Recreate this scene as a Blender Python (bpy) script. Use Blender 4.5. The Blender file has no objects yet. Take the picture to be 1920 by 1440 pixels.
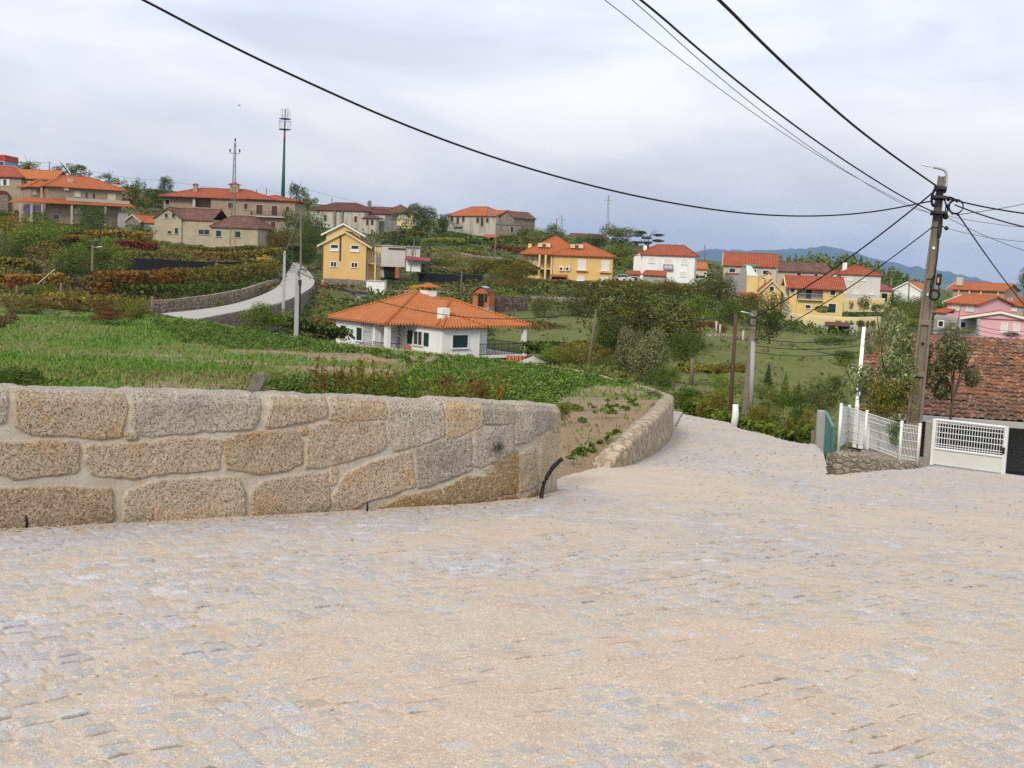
import bpy, math, random
import numpy as np
from mathutils import Vector, Matrix
R = math.radians
random.seed(11)
rng = np.random.default_rng(11)
sc = bpy.context.scene
COL = sc.collection
# ------------------------------------------------------------------ camera model
F, CX, CY = 2200.0, 960.0, 720.0
EYE = np.array([0.0, 0.0, 1.65])
pit, rol = math.atan(235 / F), R(2.2)
fw = np.array([0, math.cos(pit), -math.sin(pit)])
_r0 = np.array([1.0, 0, 0]); _u0 = np.array([0, math.sin(pit), math.cos(pit)])
rt = _r0 * math.cos(rol) + _u0 * math.sin(rol)
up = -_r0 * math.sin(rol) + _u0 * math.cos(rol)

def ray(px, py):
    return fw + rt * (px - CX) / F - up * (py - CY) / F

def P(px, py, d):
    return EYE + d * ray(px, py)

def proj(p):
    v = np.asarray(p, float) - EYE
    d = v @ fw
    return CX + F * (v @ rt) / d, CY - F * (v @ up) / d, d

# ------------------------------------------------------------------ mesh helpers
def link(o, parent=None):
    COL.objects.link(o)
    if parent is not None:
        o.parent = parent
    return o

def np_mesh(name, V, Fa, mat, parent=None, smooth=False, attrs=None):
    """V (n,3) and Fa (m,k) with k = 3 or 4 -> one mesh object"""
    V = np.asarray(V, np.float32); Fa = np.asarray(Fa, np.int32)
    me = bpy.data.meshes.new(name)
    k = Fa.shape[1]
    me.vertices.add(len(V)); me.vertices.foreach_set('co', V.ravel())
    me.loops.add(Fa.size); me.loops.foreach_set('vertex_index', Fa.ravel())
    me.polygons.add(len(Fa))
    me.polygons.foreach_set('loop_start', np.arange(0, Fa.size, k, dtype=np.int32))
    me.update(calc_edges=True)
    if smooth:
        me.polygons.foreach_set('use_smooth', np.ones(len(Fa), bool))
    for an, (ty, arr) in (attrs or {}).items():
        a = me.attributes.new(an, ty, 'POINT')
        if ty == 'FLOAT':
            a.data.foreach_set('value', np.asarray(arr, np.float32).ravel())
        else:
            a.data.foreach_set('color', np.asarray(arr, np.float32).ravel())
    me.materials.append(mat)
    me.validate()
    return link(bpy.data.objects.new(name, me), parent)

class MB:
    """collects simple shapes into one mesh; uv in metres from each face's own plane"""
    def __init__(s):
        s.v = []; s.f = []
    def add(s, pts, faces):
        b = len(s.v)
        s.v += [tuple(map(float, p)) for p in pts]
        s.f += [tuple(b + i for i in f) for f in faces]
        return s
    def quad(s, *pts):
        return s.add(pts, [tuple(range(len(pts)))])
    def box(s, x0, x1, y0, y1, z0, z1):
        p = [(x, y, z) for z in (z0, z1) for y in (y0, y1) for x in (x0, x1)]
        return s.add(p, [(0, 2, 3, 1), (4, 5, 7, 6), (0, 1, 5, 4), (2, 6, 7, 3), (0, 4, 6, 2), (1, 3, 7, 5)])
    def obox(s, c, ax, ay, az, hx, hy, hz):
        c, ax, ay, az = (np.asarray(q, float) for q in (c, ax, ay, az))
        p = [c + ax * hx * i + ay * hy * j + az * hz * k for k in (-1, 1) for j in (-1, 1) for i in (-1, 1)]
        return s.add(p, [(0, 2, 3, 1), (4, 5, 7, 6), (0, 1, 5, 4), (2, 6, 7, 3), (0, 4, 6, 2), (1, 3, 7, 5)])
    def prism(s, poly, d):
        """poly: list of 3-D points (planar), extruded by the vector d"""
        n = len(poly); d = np.asarray(d, float)
        a = [np.asarray(p, float) for p in poly]
        fs = [tuple(range(n))[::-1], tuple(range(n, 2 * n))]
        fs += [(i, (i + 1) % n, n + (i + 1) % n, n + i) for i in range(n)]
        return s.add(a + [p + d for p in a], fs)
    def tube(s, pts, r, n=6, r1=None, caps=True):
        pts = [np.asarray(p, float) for p in pts]
        r1 = r if r1 is None else r1
        m = len(pts); ring = []
        for i, p in enumerate(pts):
            t = pts[min(i + 1, m - 1)] - pts[max(i - 1, 0)]
            t = t / (np.linalg.norm(t) + 1e-9)
            a = np.array([0, 0, 1.0]) if abs(t[2]) < .9 else np.array([1.0, 0, 0])
            e1 = np.cross(t, a); e1 /= np.linalg.norm(e1); e2 = np.cross(t, e1)
            rr = r + (r1 - r) * i / max(1, m - 1)
            ring += [p + rr * (math.cos(2 * math.pi * k / n) * e1 + math.sin(2 * math.pi * k / n) * e2) for k in range(n)]
        fs = [(i * n + k, i * n + (k + 1) % n, (i + 1) * n + (k + 1) % n, (i + 1) * n + k) for i in range(m - 1) for k in range(n)]
        if caps:
            fs += [tuple(range(n))[::-1], tuple((m - 1) * n + k for k in range(n))]
        return s.add(ring, fs)
    def ball(s, c, rx, ry=None, rz=None, n=8, m=6):
        ry = ry or rx; rz = rz or rx; pts = []; fs = []
        for i in range(m + 1):
            th = math.pi * i / m
            for k in range(n):
                ph = 2 * math.pi * k / n
                pts.append((c[0] + rx * math.sin(th) * math.cos(ph), c[1] + ry * math.sin(th) * math.sin(ph), c[2] + rz * math.cos(th)))
        for i in range(m):
            for k in range(n):
                fs.append((i * n + k, (i + 1) * n + k, (i + 1) * n + (k + 1) % n, i * n + (k + 1) % n))
        return s.add(pts, fs)
    def torus(s, c, ax, ay, r, t, n=20, arc=2 * math.pi):
        c, ax, ay = (np.asarray(q, float) for q in (c, ax, ay))
        return s.tube([c + r * (math.cos(arc * k / n) * ax + math.sin(arc * k / n) * ay) for k in range(n + 1)], t, 5)
    def build(s, name, mat, parent=None, smooth=False, bevel=0):
        me = bpy.data.meshes.new(name)
        me.from_pydata(s.v, [], s.f)
        me.update()
        uv = me.uv_layers.new(name='UVMap')
        for pl in me.polygons:
            n = pl.normal
            if abs(n.z) > .995:
                h = Vector((1, 0, 0)); w = Vector((0, 1, 0))
            else:
                h = Vector((0, 0, 1)).cross(n).normalized(); w = n.cross(h)
            for li in pl.loop_indices:
                co = me.vertices[me.loops[li].vertex_index].co
                uv.data[li].uv = (co.dot(h), co.dot(w))
        if smooth:
            for pl in me.polygons: pl.use_smooth = True
        me.materials.append(mat)
        o = link(bpy.data.objects.new(name, me), parent)
        if bevel:
            b = o.modifiers.new('edge', 'BEVEL'); b.width = bevel; b.segments = 2; b.limit_method = 'ANGLE'
        return o

def tag(o, label=None, cat=None, group=None, kind=None):
    if label: o['label'] = label
    if cat: o['category'] = cat
    if group: o['group'] = group
    if kind: o['kind'] = kind
    elif cat: o['kind'] = 'thing'
    return o

def empty(name, loc, label=None, cat=None, group=None, rz=0.0):
    o = bpy.data.objects.new(name, None); COL.objects.link(o)
    o.location = tuple(float(c) for c in loc); o.rotation_euler = (0, 0, rz); o.empty_display_size = .3
    return tag(o, label, cat, group)

# ------------------------------------------------------------------ numpy noise
def _hash(ix, iy, seed):
    h = (ix.astype(np.int64) * 374761393 + iy.astype(np.int64) * 668265263 + seed * 1442695041) & 0xFFFFFFFF
    h = ((h ^ (h >> 13)) * 1274126177) & 0xFFFFFFFF
    return ((h ^ (h >> 16)) & 0xFFFFFF) / float(0xFFFFFF)

def vnoise(x, y, seed=0):
    x = np.asarray(x, float); y = np.asarray(y, float)
    ix = np.floor(x); iy = np.floor(y); fx = x - ix; fy = y - iy
    fx = fx * fx * (3 - 2 * fx); fy = fy * fy * (3 - 2 * fy)
    a = _hash(ix, iy, seed); b = _hash(ix + 1, iy, seed); c = _hash(ix, iy + 1, seed); d = _hash(ix + 1, iy + 1, seed)
    return (a * (1 - fx) + b * fx) * (1 - fy) + (c * (1 - fx) + d * fx) * fy

def fbm(x, y, seed=0, oct=4):
    s = 0; a = .5; t = 0
    for k in range(oct):
        s = s + a * vnoise(x * 2 ** k, y * 2 ** k, seed + 17 * k); t += a; a *= .5
    return s / t

def sstep(a, b, t):
    t = np.clip((np.asarray(t, float) - a) / (b - a), 0, 1)
    return t * t * (3 - 2 * t)

class TPS:
    def __init__(s, pts, lam=0.0):
        p = np.asarray(pts, float); n = len(p)
        s.xy = p[:, :2] / 50.0
        K = s._u(np.linalg.norm(s.xy[:, None] - s.xy[None], axis=2)) + lam * np.eye(n)
        Q = np.c_[np.ones(n), s.xy]
        A = np.block([[K, Q], [Q.T, np.zeros((3, 3))]])
        s.w = np.linalg.solve(A, np.r_[p[:, 2], 0, 0, 0])
    @staticmethod
    def _u(r):
        return np.where(r > 1e-9, r * r * np.log(np.maximum(r, 1e-9)), 0)
    def __call__(s, x, y):
        x = np.asarray(x, float); sh = x.shape
        q = np.c_[x.ravel(), np.asarray(y, float).ravel()] / 50.0
        out = np.empty(len(q))
        for i in range(0, len(q), 20000):
            c = q[i:i + 20000]
            out[i:i + 20000] = s._u(np.linalg.norm(c[:, None] - s.xy[None], axis=2)) @ s.w[:-3] + s.w[-3] + c @ s.w[-2:]
        return out.reshape(sh)

def inside(x, y, poly):
    x = np.asarray(x, float); y = np.asarray(y, float); r = np.zeros(x.shape, bool)
    n = len(poly)
    for i in range(n):
        x0, y0 = poly[i][:2]; x1, y1 = poly[(i + 1) % n][:2]
        c = (y0 > y) != (y1 > y)
        r ^= c & (x < (x1 - x0) * (y - y0) / ((y1 - y0) if y1 != y0 else 1e-9) + x0)
    return r

def segdist(x, y, poly, closed=True):
    x = np.asarray(x, float); y = np.asarray(y, float); d = np.full(x.shape, 1e9)
    n = len(poly)
    for i in range(n if closed else n - 1):
        a = np.asarray(poly[i][:2], float); b = np.asarray(poly[(i + 1) % n][:2], float)
        e = b - a; t = np.clip(((x - a[0]) * e[0] + (y - a[1]) * e[1]) / (e @ e + 1e-12), 0, 1)
        d = np.minimum(d, np.hypot(x - a[0] - t * e[0], y - a[1] - t * e[1]))
    return d

def densify(pts, step):
    out = []
    pts = [np.asarray(p, float) for p in pts]
    for a, b in zip(pts[:-1], pts[1:]):
        n = max(1, int(np.linalg.norm(b - a) / step))
        out += [a + (b - a) * i / n for i in range(n)]
    return out + [pts[-1]]

def smooth_line(pts, it=2):
    pts = [np.asarray(p, float) for p in pts]
    for _ in range(it):                                   # Chaikin
        q = [pts[0]]
        for a, b in zip(pts[:-1], pts[1:]):
            q += [a * .75 + b * .25, a * .25 + b * .75]
        pts = q + [pts[-1]]
    return pts

# ------------------------------------------------------------------ materials
class NT:
    def __init__(s, name):
        s.m = bpy.data.materials.new(name); s.m.use_nodes = True
        s.t = s.m.node_tree; s.b = s.t.nodes['Principled BSDF']
        s.b.inputs['Specular IOR Level'].default_value = .25
        s.tc = None
    def n(s, ty, ins=None, **props):
        nd = s.t.nodes.new('ShaderNode' + ty)
        for k, v in props.items(): setattr(nd, k, v)
        for k, v in (ins or {}).items(): s.set(nd.inputs[k], v)
        return nd
    def set(s, sock, v):
        if hasattr(v, 'outputs'): v = v.outputs[0]
        if hasattr(v, 'is_linked'): s.t.links.new(v, sock)
        else:
            if isinstance(v, (tuple, list)) and len(v) == 3 and sock.type == 'RGBA': v = (*v, 1)
            sock.default_value = v
    def coord(s, which='Object'):
        if s.tc is None: s.tc = s.n('TexCoord')
        return s.tc.outputs[which]
    def mapped(s, scale, which='Object', rot=(0, 0, 0), loc=(0, 0, 0)):
        sc_ = scale if isinstance(scale, tuple) else (scale,) * 3
        return s.n('Mapping', {'Vector': s.coord(which), 'Scale': sc_, 'Rotation': rot, 'Location': loc}).outputs[0]
    def noise(s, scale, detail=4, which='Object', rough=.55, vec=None, dist=0):
        return s.n('TexNoise', {'Vector': vec if vec is not None else s.coord(which), 'Scale': scale, 'Detail': detail, 'Roughness': rough, 'Distortion': dist}).outputs['Fac']
    def ramp(s, fac, stops, interp='LINEAR'):
        r = s.n('ValToRGB', {'Fac': fac}); cr = r.color_ramp; cr.interpolation = interp
        while len(cr.elements) < len(stops): cr.elements.new(.5)
        for e, (p, c) in zip(cr.elements, stops):
            e.position = p; e.color = (*c, 1) if len(c) == 3 else c
        return r.outputs['Color']
    def mix(s, fac, a, b, mode='MIX'):
        m = s.n('Mix', data_type='RGBA', blend_type=mode)
        s.set(m.inputs[0], fac); s.set(m.inputs[6], a); s.set(m.inputs[7], b)
        return m.outputs[2]
    def math(s, op, a, b=0.0, c=None, clamp=False):
        m = s.n('Math', operation=op, use_clamp=clamp)
        s.set(m.inputs[0], a); s.set(m.inputs[1], b)
        if c is not None: s.set(m.inputs[2], c)
        return m.outputs[0]
    def bump(s, h, strength=.5, dist=.02):
        return s.n('Bump', {'Height': h, 'Strength': strength, 'Distance': dist}).outputs[0]
    def out(s, col, rough=.85, normal=None, metal=0, spec=None):
        s.set(s.b.inputs['Base Color'], col); s.set(s.b.inputs['Roughness'], rough)
        if normal is not None: s.set(s.b.inputs['Normal'], normal)
        if metal: s.b.inputs['Metallic'].default_value = metal
        if spec is not None: s.b.inputs['Specular IOR Level'].default_value = spec
        return s.m

def mul(c, k): return tuple(min(1, x * k) for x in c)

def plain(name, c, var=.25, scale=2.0, rough=.8, bump=.15, metal=0, spec=None):
    k = NT(name)
    n1 = k.noise(scale, 5); n2 = k.noise(scale * 9, 3)
    col = k.mix(n1, mul(c, 1 - var), mul(c, 1 + var))
    col = k.mix(k.math('MULTIPLY', n2, .35), col, mul(c, 1 - var))
    return k.out(col, rough, k.bump(n2, bump, .02), metal, spec)

def plaster(name, c, stain=(.30, .27, .22), amt=.35):
    k = NT(name)
    streak = k.noise(1.0, 5, vec=k.mapped((.9, .9, .18)))
    blot = k.noise(.45, 4)
    f = k.math('MULTIPLY', k.ramp(streak, [(.45, (0, 0, 0)), (.8, (1, 1, 1))]), amt)
    col = k.mix(f, k.mix(blot, mul(c, .88), mul(c, 1.07)), stain)
    return k.out(col, .9, k.bump(k.noise(30, 2), .2, .01))

def ashlar(name, c1, c2, mortar, bw=.6, bh=.3, stain=.3):
    k = NT(name)
    uv = k.coord('UV')
    b = k.n('TexBrick', {'Vector': uv, 'Color1': c1, 'Color2': c2, 'Mortar': mortar, 'Scale': 1.0, 'Mortar Size': .018,
                         'Mortar Smooth': .3, 'Brick Width': bw, 'Row Height': bh, 'Bias': 0.0})
    col = k.mix(k.math('MULTIPLY', k.noise(.7, 6), .55), b.outputs['Color'], mul(c2, .55))
    col = k.mix(k.math('MULTIPLY', k.ramp(k.noise(.9, 5, vec=k.mapped((.8, .8, .2))), [(.5, (0, 0, 0)), (.75, (1, 1, 1))]), stain), col, mul(c1, .35))
    return k.out(col, .9, k.bump(b.outputs['Fac'], -.4, .02))

def rubble(name, cols, mortar, scale=3.2, which='Object', zs=1.5, bump=.9):
    k = NT(name)
    v = k.mapped((scale, scale, scale * zs), which)
    v = k.n('Mix', data_type='VECTOR', ).outputs[1] if False else v
    nz = k.n('TexNoise', {'Vector': v, 'Scale': 1.4, 'Detail': 2})
    add = k.n('VectorMath', {0: v, 1: nz.outputs['Color']}, operation='ADD').outputs[0]
    vo = k.n('TexVoronoi', {'Vector': add, 'Scale': 1.0, 'Randomness': .85})
    ed = k.n('TexVoronoi', {'Vector': add, 'Scale': 1.0, 'Randomness': .85}, feature='DISTANCE_TO_EDGE')
    wn = k.n('TexWhiteNoise', {'Vector': vo.outputs['Color']})
    n = len(cols)
    col = k.ramp(wn.outputs['Value'], [(i / max(1, n - 1), c) for i, c in enumerate(cols)])
    gr = k.noise(14, 4)
    col = k.mix(k.math('MULTIPLY', gr, .6), col, mul(cols[0], .5))
    gap = k.ramp(ed.outputs['Distance'], [(.02, (1, 1, 1)), (.10, (0, 0, 0))])
    col = k.mix(gap, col, mortar)
    h = k.math('ADD', k.ramp(ed.outputs['Distance'], [(0, (0, 0, 0)), (.22, (1, 1, 1))]), k.math('MULTIPLY', gr, .25))
    return k.out(col, .92, k.bump(h, bump, .07))

def tiles(name, c, c2, lich=(.42, .38, .30), lamt=.25, old=False):
    """clay roof tiles: uv u along the eave, v up the slope, in metres"""
    k = NT(name)
    uv = k.coord('UV')
    sp = k.n('SeparateXYZ', {0: uv})
    u = k.math('MULTIPLY', sp.outputs[0], 1 / .30); v = k.math('MULTIPLY', sp.outputs[1], 1 / .38)
    wave = k.math('SINE', k.math('MULTIPLY', u, 2 * math.pi))
    saw = k.math('FRACT', v)
    cell = k.n('CombineXYZ', {0: k.math('FLOOR', u), 1: k.math('FLOOR', v)})
    wn = k.n('TexWhiteNoise', {'Vector': cell})
    col = k.mix(wn.outputs['Value'], c, c2)
    groove = k.ramp(wave, [(0, (1, 1, 1)), (.45, (0, 0, 0))])
    col = k.mix(k.math('MULTIPLY', groove, .75), col, mul(c2, .42))
    edge = k.ramp(saw, [(0, (1, 1, 1)), (.14, (0, 0, 0))])
    col = k.mix(k.math('MULTIPLY', edge, .4), col, mul(c2, .4))
    li = k.ramp(k.noise(.8 if not old else 1.6, 7, rough=.7), [(.48, (0, 0, 0)), (.72, (1, 1, 1))])
    col = k.mix(k.math('MULTIPLY', li, lamt), col, lich)
    dk = k.ramp(k.noise(.35, 5, rough=.7), [(.45, (0, 0, 0)), (.75, (1, 1, 1))])
    col = k.mix(k.math('MULTIPLY', dk, lamt), col, mul(c2, .45))
    h = k.math('ADD', wave, k.math('MULTIPLY', saw, -.6))
    return k.out(col, .85, k.bump(h, 1.0, .07))

def leafmat(name, cols, trans=.25, hue=.5):
    cols = [(c[0] * 1.55, c[1] * 1.36, c[2] * .85) for c in cols]
    k = NT(name)
    g = k.n('NewGeometry'); oi = k.n('ObjectInfo')
    n = len(cols)
    col = k.ramp(g.outputs['Random Per Island'], [(i / max(1, n - 1), c) for i, c in enumerate(cols)])
    vr = k.math('MULTIPLY_ADD', oi.outputs['Random'], .5, .75)
    hs = k.n('HueSaturation', {'Color': col, 'Value': vr, 'Hue': k.math('MULTIPLY_ADD', oi.outputs['Random'], .03, .485)})
    k.out(hs.outputs[0], .75, spec=.2)
    tr = k.n('BsdfTranslucent', {'Color': hs.outputs[0]})
    mx = k.n('MixShader', {0: trans, 1: k.b.outputs[0], 2: tr.outputs[0]})
    k.t.links.new(mx.outputs[0], k.t.nodes['Material Output'].inputs[0])
    return k.m

M = {}
M['white'] = plaster('white_render', (.80, .80, .78), amt=.2)
M['offwhite'] = plaster('offwhite_render', (.62, .60, .55), amt=.3)
M['greyrend'] = plaster('grey_render', (.40, .38, .35), amt=.3)
M['modern'] = plaster('warm_grey_render', (.58, .53, .50), amt=.2)
M['beige'] = plaster('beige_render', (.52, .46, .38), amt=.25)
M['lime'] = plaster('weathered_limewash', (.48, .44, .37), (.12, .10, .08), .8)
M['yellow'] = plaster('ochre_render', (.68, .45, .17), amt=.22)
M['yellow2'] = plaster('lemon_render', (.72, .52, .20), amt=.2)
M['palewall'] = plaster('cream_render', (.66, .54, .30), amt=.2)
M['pink'] = plaster('pink_render', (.74, .40, .44), amt=.1)
M['salmon'] = plaster('salmon_render', (.50, .28, .19), amt=.25)
M['orangebrick'] = ashlar('red_hollow_brick', (.62, .19, .06), (.52, .145, .045), (.36, .13, .06), .3, .2, .3)
M['concrete'] = plain('bare_concrete', (.30, .29, .27), .25, 1.2, .9)
M['concrete2'] = plain('pale_concrete', (.42, .41, .39), .2, 2.2, .9)
M['ashlar'] = ashlar('granite_ashlar', (.44, .36, .255), (.36, .29, .20), (.27, .22, .15), .7, .33)
M['ashlar2'] = ashlar('warm_granite_ashlar', (.42, .315, .215), (.34, .255, .175), (.25, .19, .13), .8, .34)
M['ashlar3'] = ashlar('pale_granite_ashlar', (.52, .44, .315), (.43, .36, .255), (.33, .275, .195), .6, .3, .25)
M['rubble'] = rubble('rubble_granite', [(.34, .27, .20), (.22, .18, .14), (.42, .36, .29), (.28, .21, .14)], (.07, .06, .045))
M['rubble_old'] = rubble('old_rubble', [(.30, .26, .21), (.40, .36, .30), (.20, .17, .13), (.34, .27, .2)], (.16, .13, .10), 2.2)
M['drywall'] = rubble('dry_stone', [(.42, .335, .24), (.30, .24, .165), (.52, .43, .33), (.36, .275, .19)], (.075, .06, .042), 2.0)
M['tile'] = tiles('new_clay_tiles', (.70, .20, .06), (.60, .155, .045), lamt=.18)
M['tile_b'] = tiles('bright_clay_tiles', (.78, .26, .075), (.68, .205, .055), lamt=.2)
M['tile_red'] = tiles('red_clay_tiles', (.58, .14, .055), (.49, .11, .045), lamt=.22)
M['tile_dk'] = tiles('dark_old_tiles', (.25, .075, .05), (.18, .06, .042), (.16, .13, .10), .5)
M['tile_br'] = tiles('brown_old_tiles', (.30, .13, .085), (.21, .09, .065), (.30, .25, .19), .55)
M['slate'] = plain('grey_fibre_cement', (.16, .16, .17), .2, 1.5, .8)
M['glass'] = plain('window_glass', (.03, .035, .04), .3, 1.0, .12, 0, 0, .5)
M['green_sh'] = plain('dark_green_shutter', (.010, .036, .034), .2, 3, .6)
M['white_sh'] = plain('white_shutter', (.66, .65, .60), .14, 3, .6)
M['cream_sh'] = plain('cream_shutter', (.62, .52, .36), .1, 3, .6)
M['frame'] = plain('white_frame', (.72, .72, .70), .06, 3, .5)
M['trim'] = plain('granite_trim', (.44, .40, .34), .2, 4, .85)
M['dark'] = plain('dark_interior', (.02, .018, .016), .3, 2, .9)
M['brownwood'] = plain('brown_joinery', (.07, .035, .02), .3, 3, .6)
M['iron'] = plain('dark_railing', (.02, .022, .024), .2, 3, .5)
M['galv'] = plain('galvanised_steel', (.38, .39, .40), .15, 2, .45, .1, .4)
M['polecon'] = plain('pole_concrete', (.20, .165, .125), .5, 3.5, .95, .6)
M['polegrey'] = plain('grey_pole', (.34, .34, .335), .2, 2.5, .8, .2)
M['wood'] = plain('weathered_wood', (.17, .13, .095), .35, 3, .9, .4)
M['rust'] = plain('rusty_steel', (.10, .052, .036), .4, 4, .8, .3)
M['black'] = plain('black_rubber', (.012, .012, .013), .2, 5, .55, .05)
M['wire'] = plain('black_cable', (.010, .010, .012), .2, 5, .6, 0)
M['thinwire'] = plain('grey_wire', (.10, .10, .11), .2, 5, .6, 0)
M['whitepaint'] = plain('white_paint', (.74, .74, .71), .14, 5, .5, .08)
M['redpaint'] = plain('red_paint', (.45, .03, .03), .2, 3, .6)
M['dkred'] = plain('dark_red_sheet', (.23, .03, .035), .2, 2, .6)
M['mastgreen'] = plain('green_mast', (.012, .085, .062), .15, .6, .5)
M['mastred'] = plain('red_mast', (.20, .02, .015), .15, .6, .5)
M['teal'] = plain('teal_sheet_metal', (.11, .24, .23), .14, 1.3, .5, .1)
M['granite'] = plain('grey_granite', (.34, .31, .28), .35, 9, .9, .6)
M['bluepanel'] = plain('blue_panel', (.12, .25, .45), .1, 3, .3)
M['soil'] = plain('bare_soil', (.20, .13, .085), .3, 1.2, .95, .5)
M['bark'] = plain('grey_bark', (.12, .095, .07), .35, 5, .95, .5)
M['cloth'] = plain('washing_cloth', (.25, .16, .45), .6, 2.5, .9)
# ================================================================== road of setts
def sp_(t, k=1.2):
    t = np.asarray(t, float)
    return np.logaddexp(0, t * k) / k

def road_z(x, y):
    x = np.asarray(x, float); y = np.asarray(y, float)
    return -.09 * sp_(y - 5) - .07 * sp_(x - 3) * sstep(6, 20, y) + .03 * (fbm(x * .35, y * .35, 3, 2) - .5)

def G(px, py, fn=None, d0=2.0, d1=120.0):
    """the point where the sight line through a pixel meets the ground sheet fn"""
    fn = fn or road_z; r = ray(px, py)
    ds = np.geomspace(d0, d1, 700); q = EYE + ds[:, None] * r
    g = q[:, 2] - fn(q[:, 0], q[:, 1])
    i = np.argmax(g < 0) if (g < 0).any() else len(ds) - 1
    a, b = ds[max(0, i - 1)], ds[i]
    for _ in range(24):
        m = (a + b) / 2; p = EYE + m * r
        if p[2] - float(fn(p[0], p[1])) < 0: b = m
        else: a = m
    return EYE + (a + b) / 2 * r

def Pz(px, py, z):
    r = ray(px, py)
    return EYE + r * (z - EYE[2]) / r[2]

# -------- foot of the block wall on the road
wall_foot = [G(*p) for p in [(0, 992), (225, 980), (455, 969), (690, 956), (830, 948), (930, 941), (985, 935), (1012, 930), (1024, 926)]]
wall_foot = [wall_foot[0] + (wall_foot[0] - wall_foot[2]) * 2.2] + wall_foot
e = wall_foot[-1]
wall_foot += [e + np.array([.10, .22, 0]), e + np.array([.10, .55, 0])]
WF = np.array(smooth_line(densify([p[:2] for p in wall_foot], .5), 2))
WF = np.array(densify(WF, .02))
_t = np.gradient(WF, axis=0); _t /= np.linalg.norm(_t, axis=1)[:, None]
for _k in range(60): _t[1:-1] = (_t[:-2] + _t[1:-1] * 2 + _t[2:]) / 4
_t /= np.linalg.norm(_t, axis=1)[:, None]
WN = np.c_[_t[:, 1], -_t[:, 0]]                       # towards the road
WS = np.r_[0, np.cumsum(np.linalg.norm(np.diff(WF, axis=0), axis=1))]
WZ = road_z(WF[:, 0], WF[:, 1]) - .02
WTH = .36

# -------- rim of the field: foot and top of its retaining wall
rim_foot = [G(*p) for p in [(1147, 878), (1185, 871), (1207, 861), (1228, 850), (1247, 836), (1257, 823), (1261, 815)]]
rim_h = [.06, .27, .376, .49, .58, .66, .71]
rim = [np.r_[p[:2], p[2] + h] for p, h in zip(rim_foot, rim_h)]
rim += [P(1263, 745, 23.4), P(1252, 740, 25.5), P(1232, 733, 28), P(1195, 722, 31.3), P(1150, 711, 36.5), P(1100, 697, 42), P(985, 681, 48),
        P(880, 668, 54), P(640, 645, 62), P(480, 622, 72), P(400, 605, 82), P(352, 597, 88)]
RIM = np.array(smooth_line(rim, 2))

def wall_back(off):
    q = WF - WN * off
    return [q[i] for i in range(0, len(q), 20)]

field_ctl = [tuple(p) for p in rim]
field_ctl += [(-12, 5.5, -.1), (-6, 8.3, -.3), (-3, 9.5, -.45), (-1, 11, -.55), (.4, 11.6, float(road_z(.4, 11.6)) - .0), (.8, 13, float(road_z(.8, 13)) + .01)]
field_ctl += [tuple(P(500, 690, 30)), tuple(P(300, 690, 28)), tuple(P(900, 720, 27)), tuple(P(0, 640, 60)), tuple(P(0, 595, 80)), tuple(P(200, 605, 84)),
              (-50, 60, -3.2), (-45, 85, -3.2), (-40, 25, -1.2), (-25, 9, -.2), tuple(P(1100, 770, 20)), tuple(P(1050, 830, 14.5))]
FZ = TPS(field_ctl, .0004)

ENT = [(.3, 11.3), (.75, 11.6), tuple(np.array(rim[0][:2]) + (.15, -.2))]
def field_z(x, y):
    x = np.asarray(x, float); y = np.asarray(y, float)
    en = sstep(.1, 1.3, segdist(x, y, ENT, False))
    return (FZ(x, y) * en + (road_z(x, y) - .03) * (1 - en)) + .10 * (fbm(x * .45, y * .45, 9, 3) - .5) * sstep(12, 16, y) + .02 * (fbm(x * 2.5, y * 2.5, 5, 2) - .5)

_wb = wall_back(WTH - .06)
_rt = np.gradient(RIM[:, :2], axis=0); _rt /= np.linalg.norm(_rt, axis=1)[:, None]
RIN = RIM[:, :2] + np.c_[-_rt[:, 1], _rt[:, 0]] * .16
FIELD = [tuple(np.array(rim[0][:2]) + (.2, -.3))] + [tuple(p) for p in RIN[2:]] + [(-30, 92), (-48, 90), (-62, 60), (-45, 20), (-24, 3.0)] + [tuple(p) for p in _wb[3:]] + [(.62, 11.3)]
RIMI = [p[:2] for p in RIM]

# -------- the road's own outline
edge_px = [(1263, 773), (1367, 792), (1387, 804), (1440, 815), (1466, 824), (1493, 829), (1529, 833), (1543, 848), (1549, 870), (1550, 890), (1579, 890), (1600, 887), (1662, 881), (1721, 878), (1744, 874), (1881, 889), (1920, 895)]
edge = [G(*p) for p in edge_px]
EDGE = [p[:2] for p in edge]
ROAD = [tuple(p) for p in wall_back(.12)] + [(.45, 11.9)] + [tuple(p - np.array([.12, -.05])) for p in [q[:2] for q in rim[:7]]] + [(3.4, 26), (3.6, 29), (3.4, 31)] + \
       [tuple(p) for p in EDGE] + [(24, 19), (26, -6), (-24, -6)]

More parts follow.
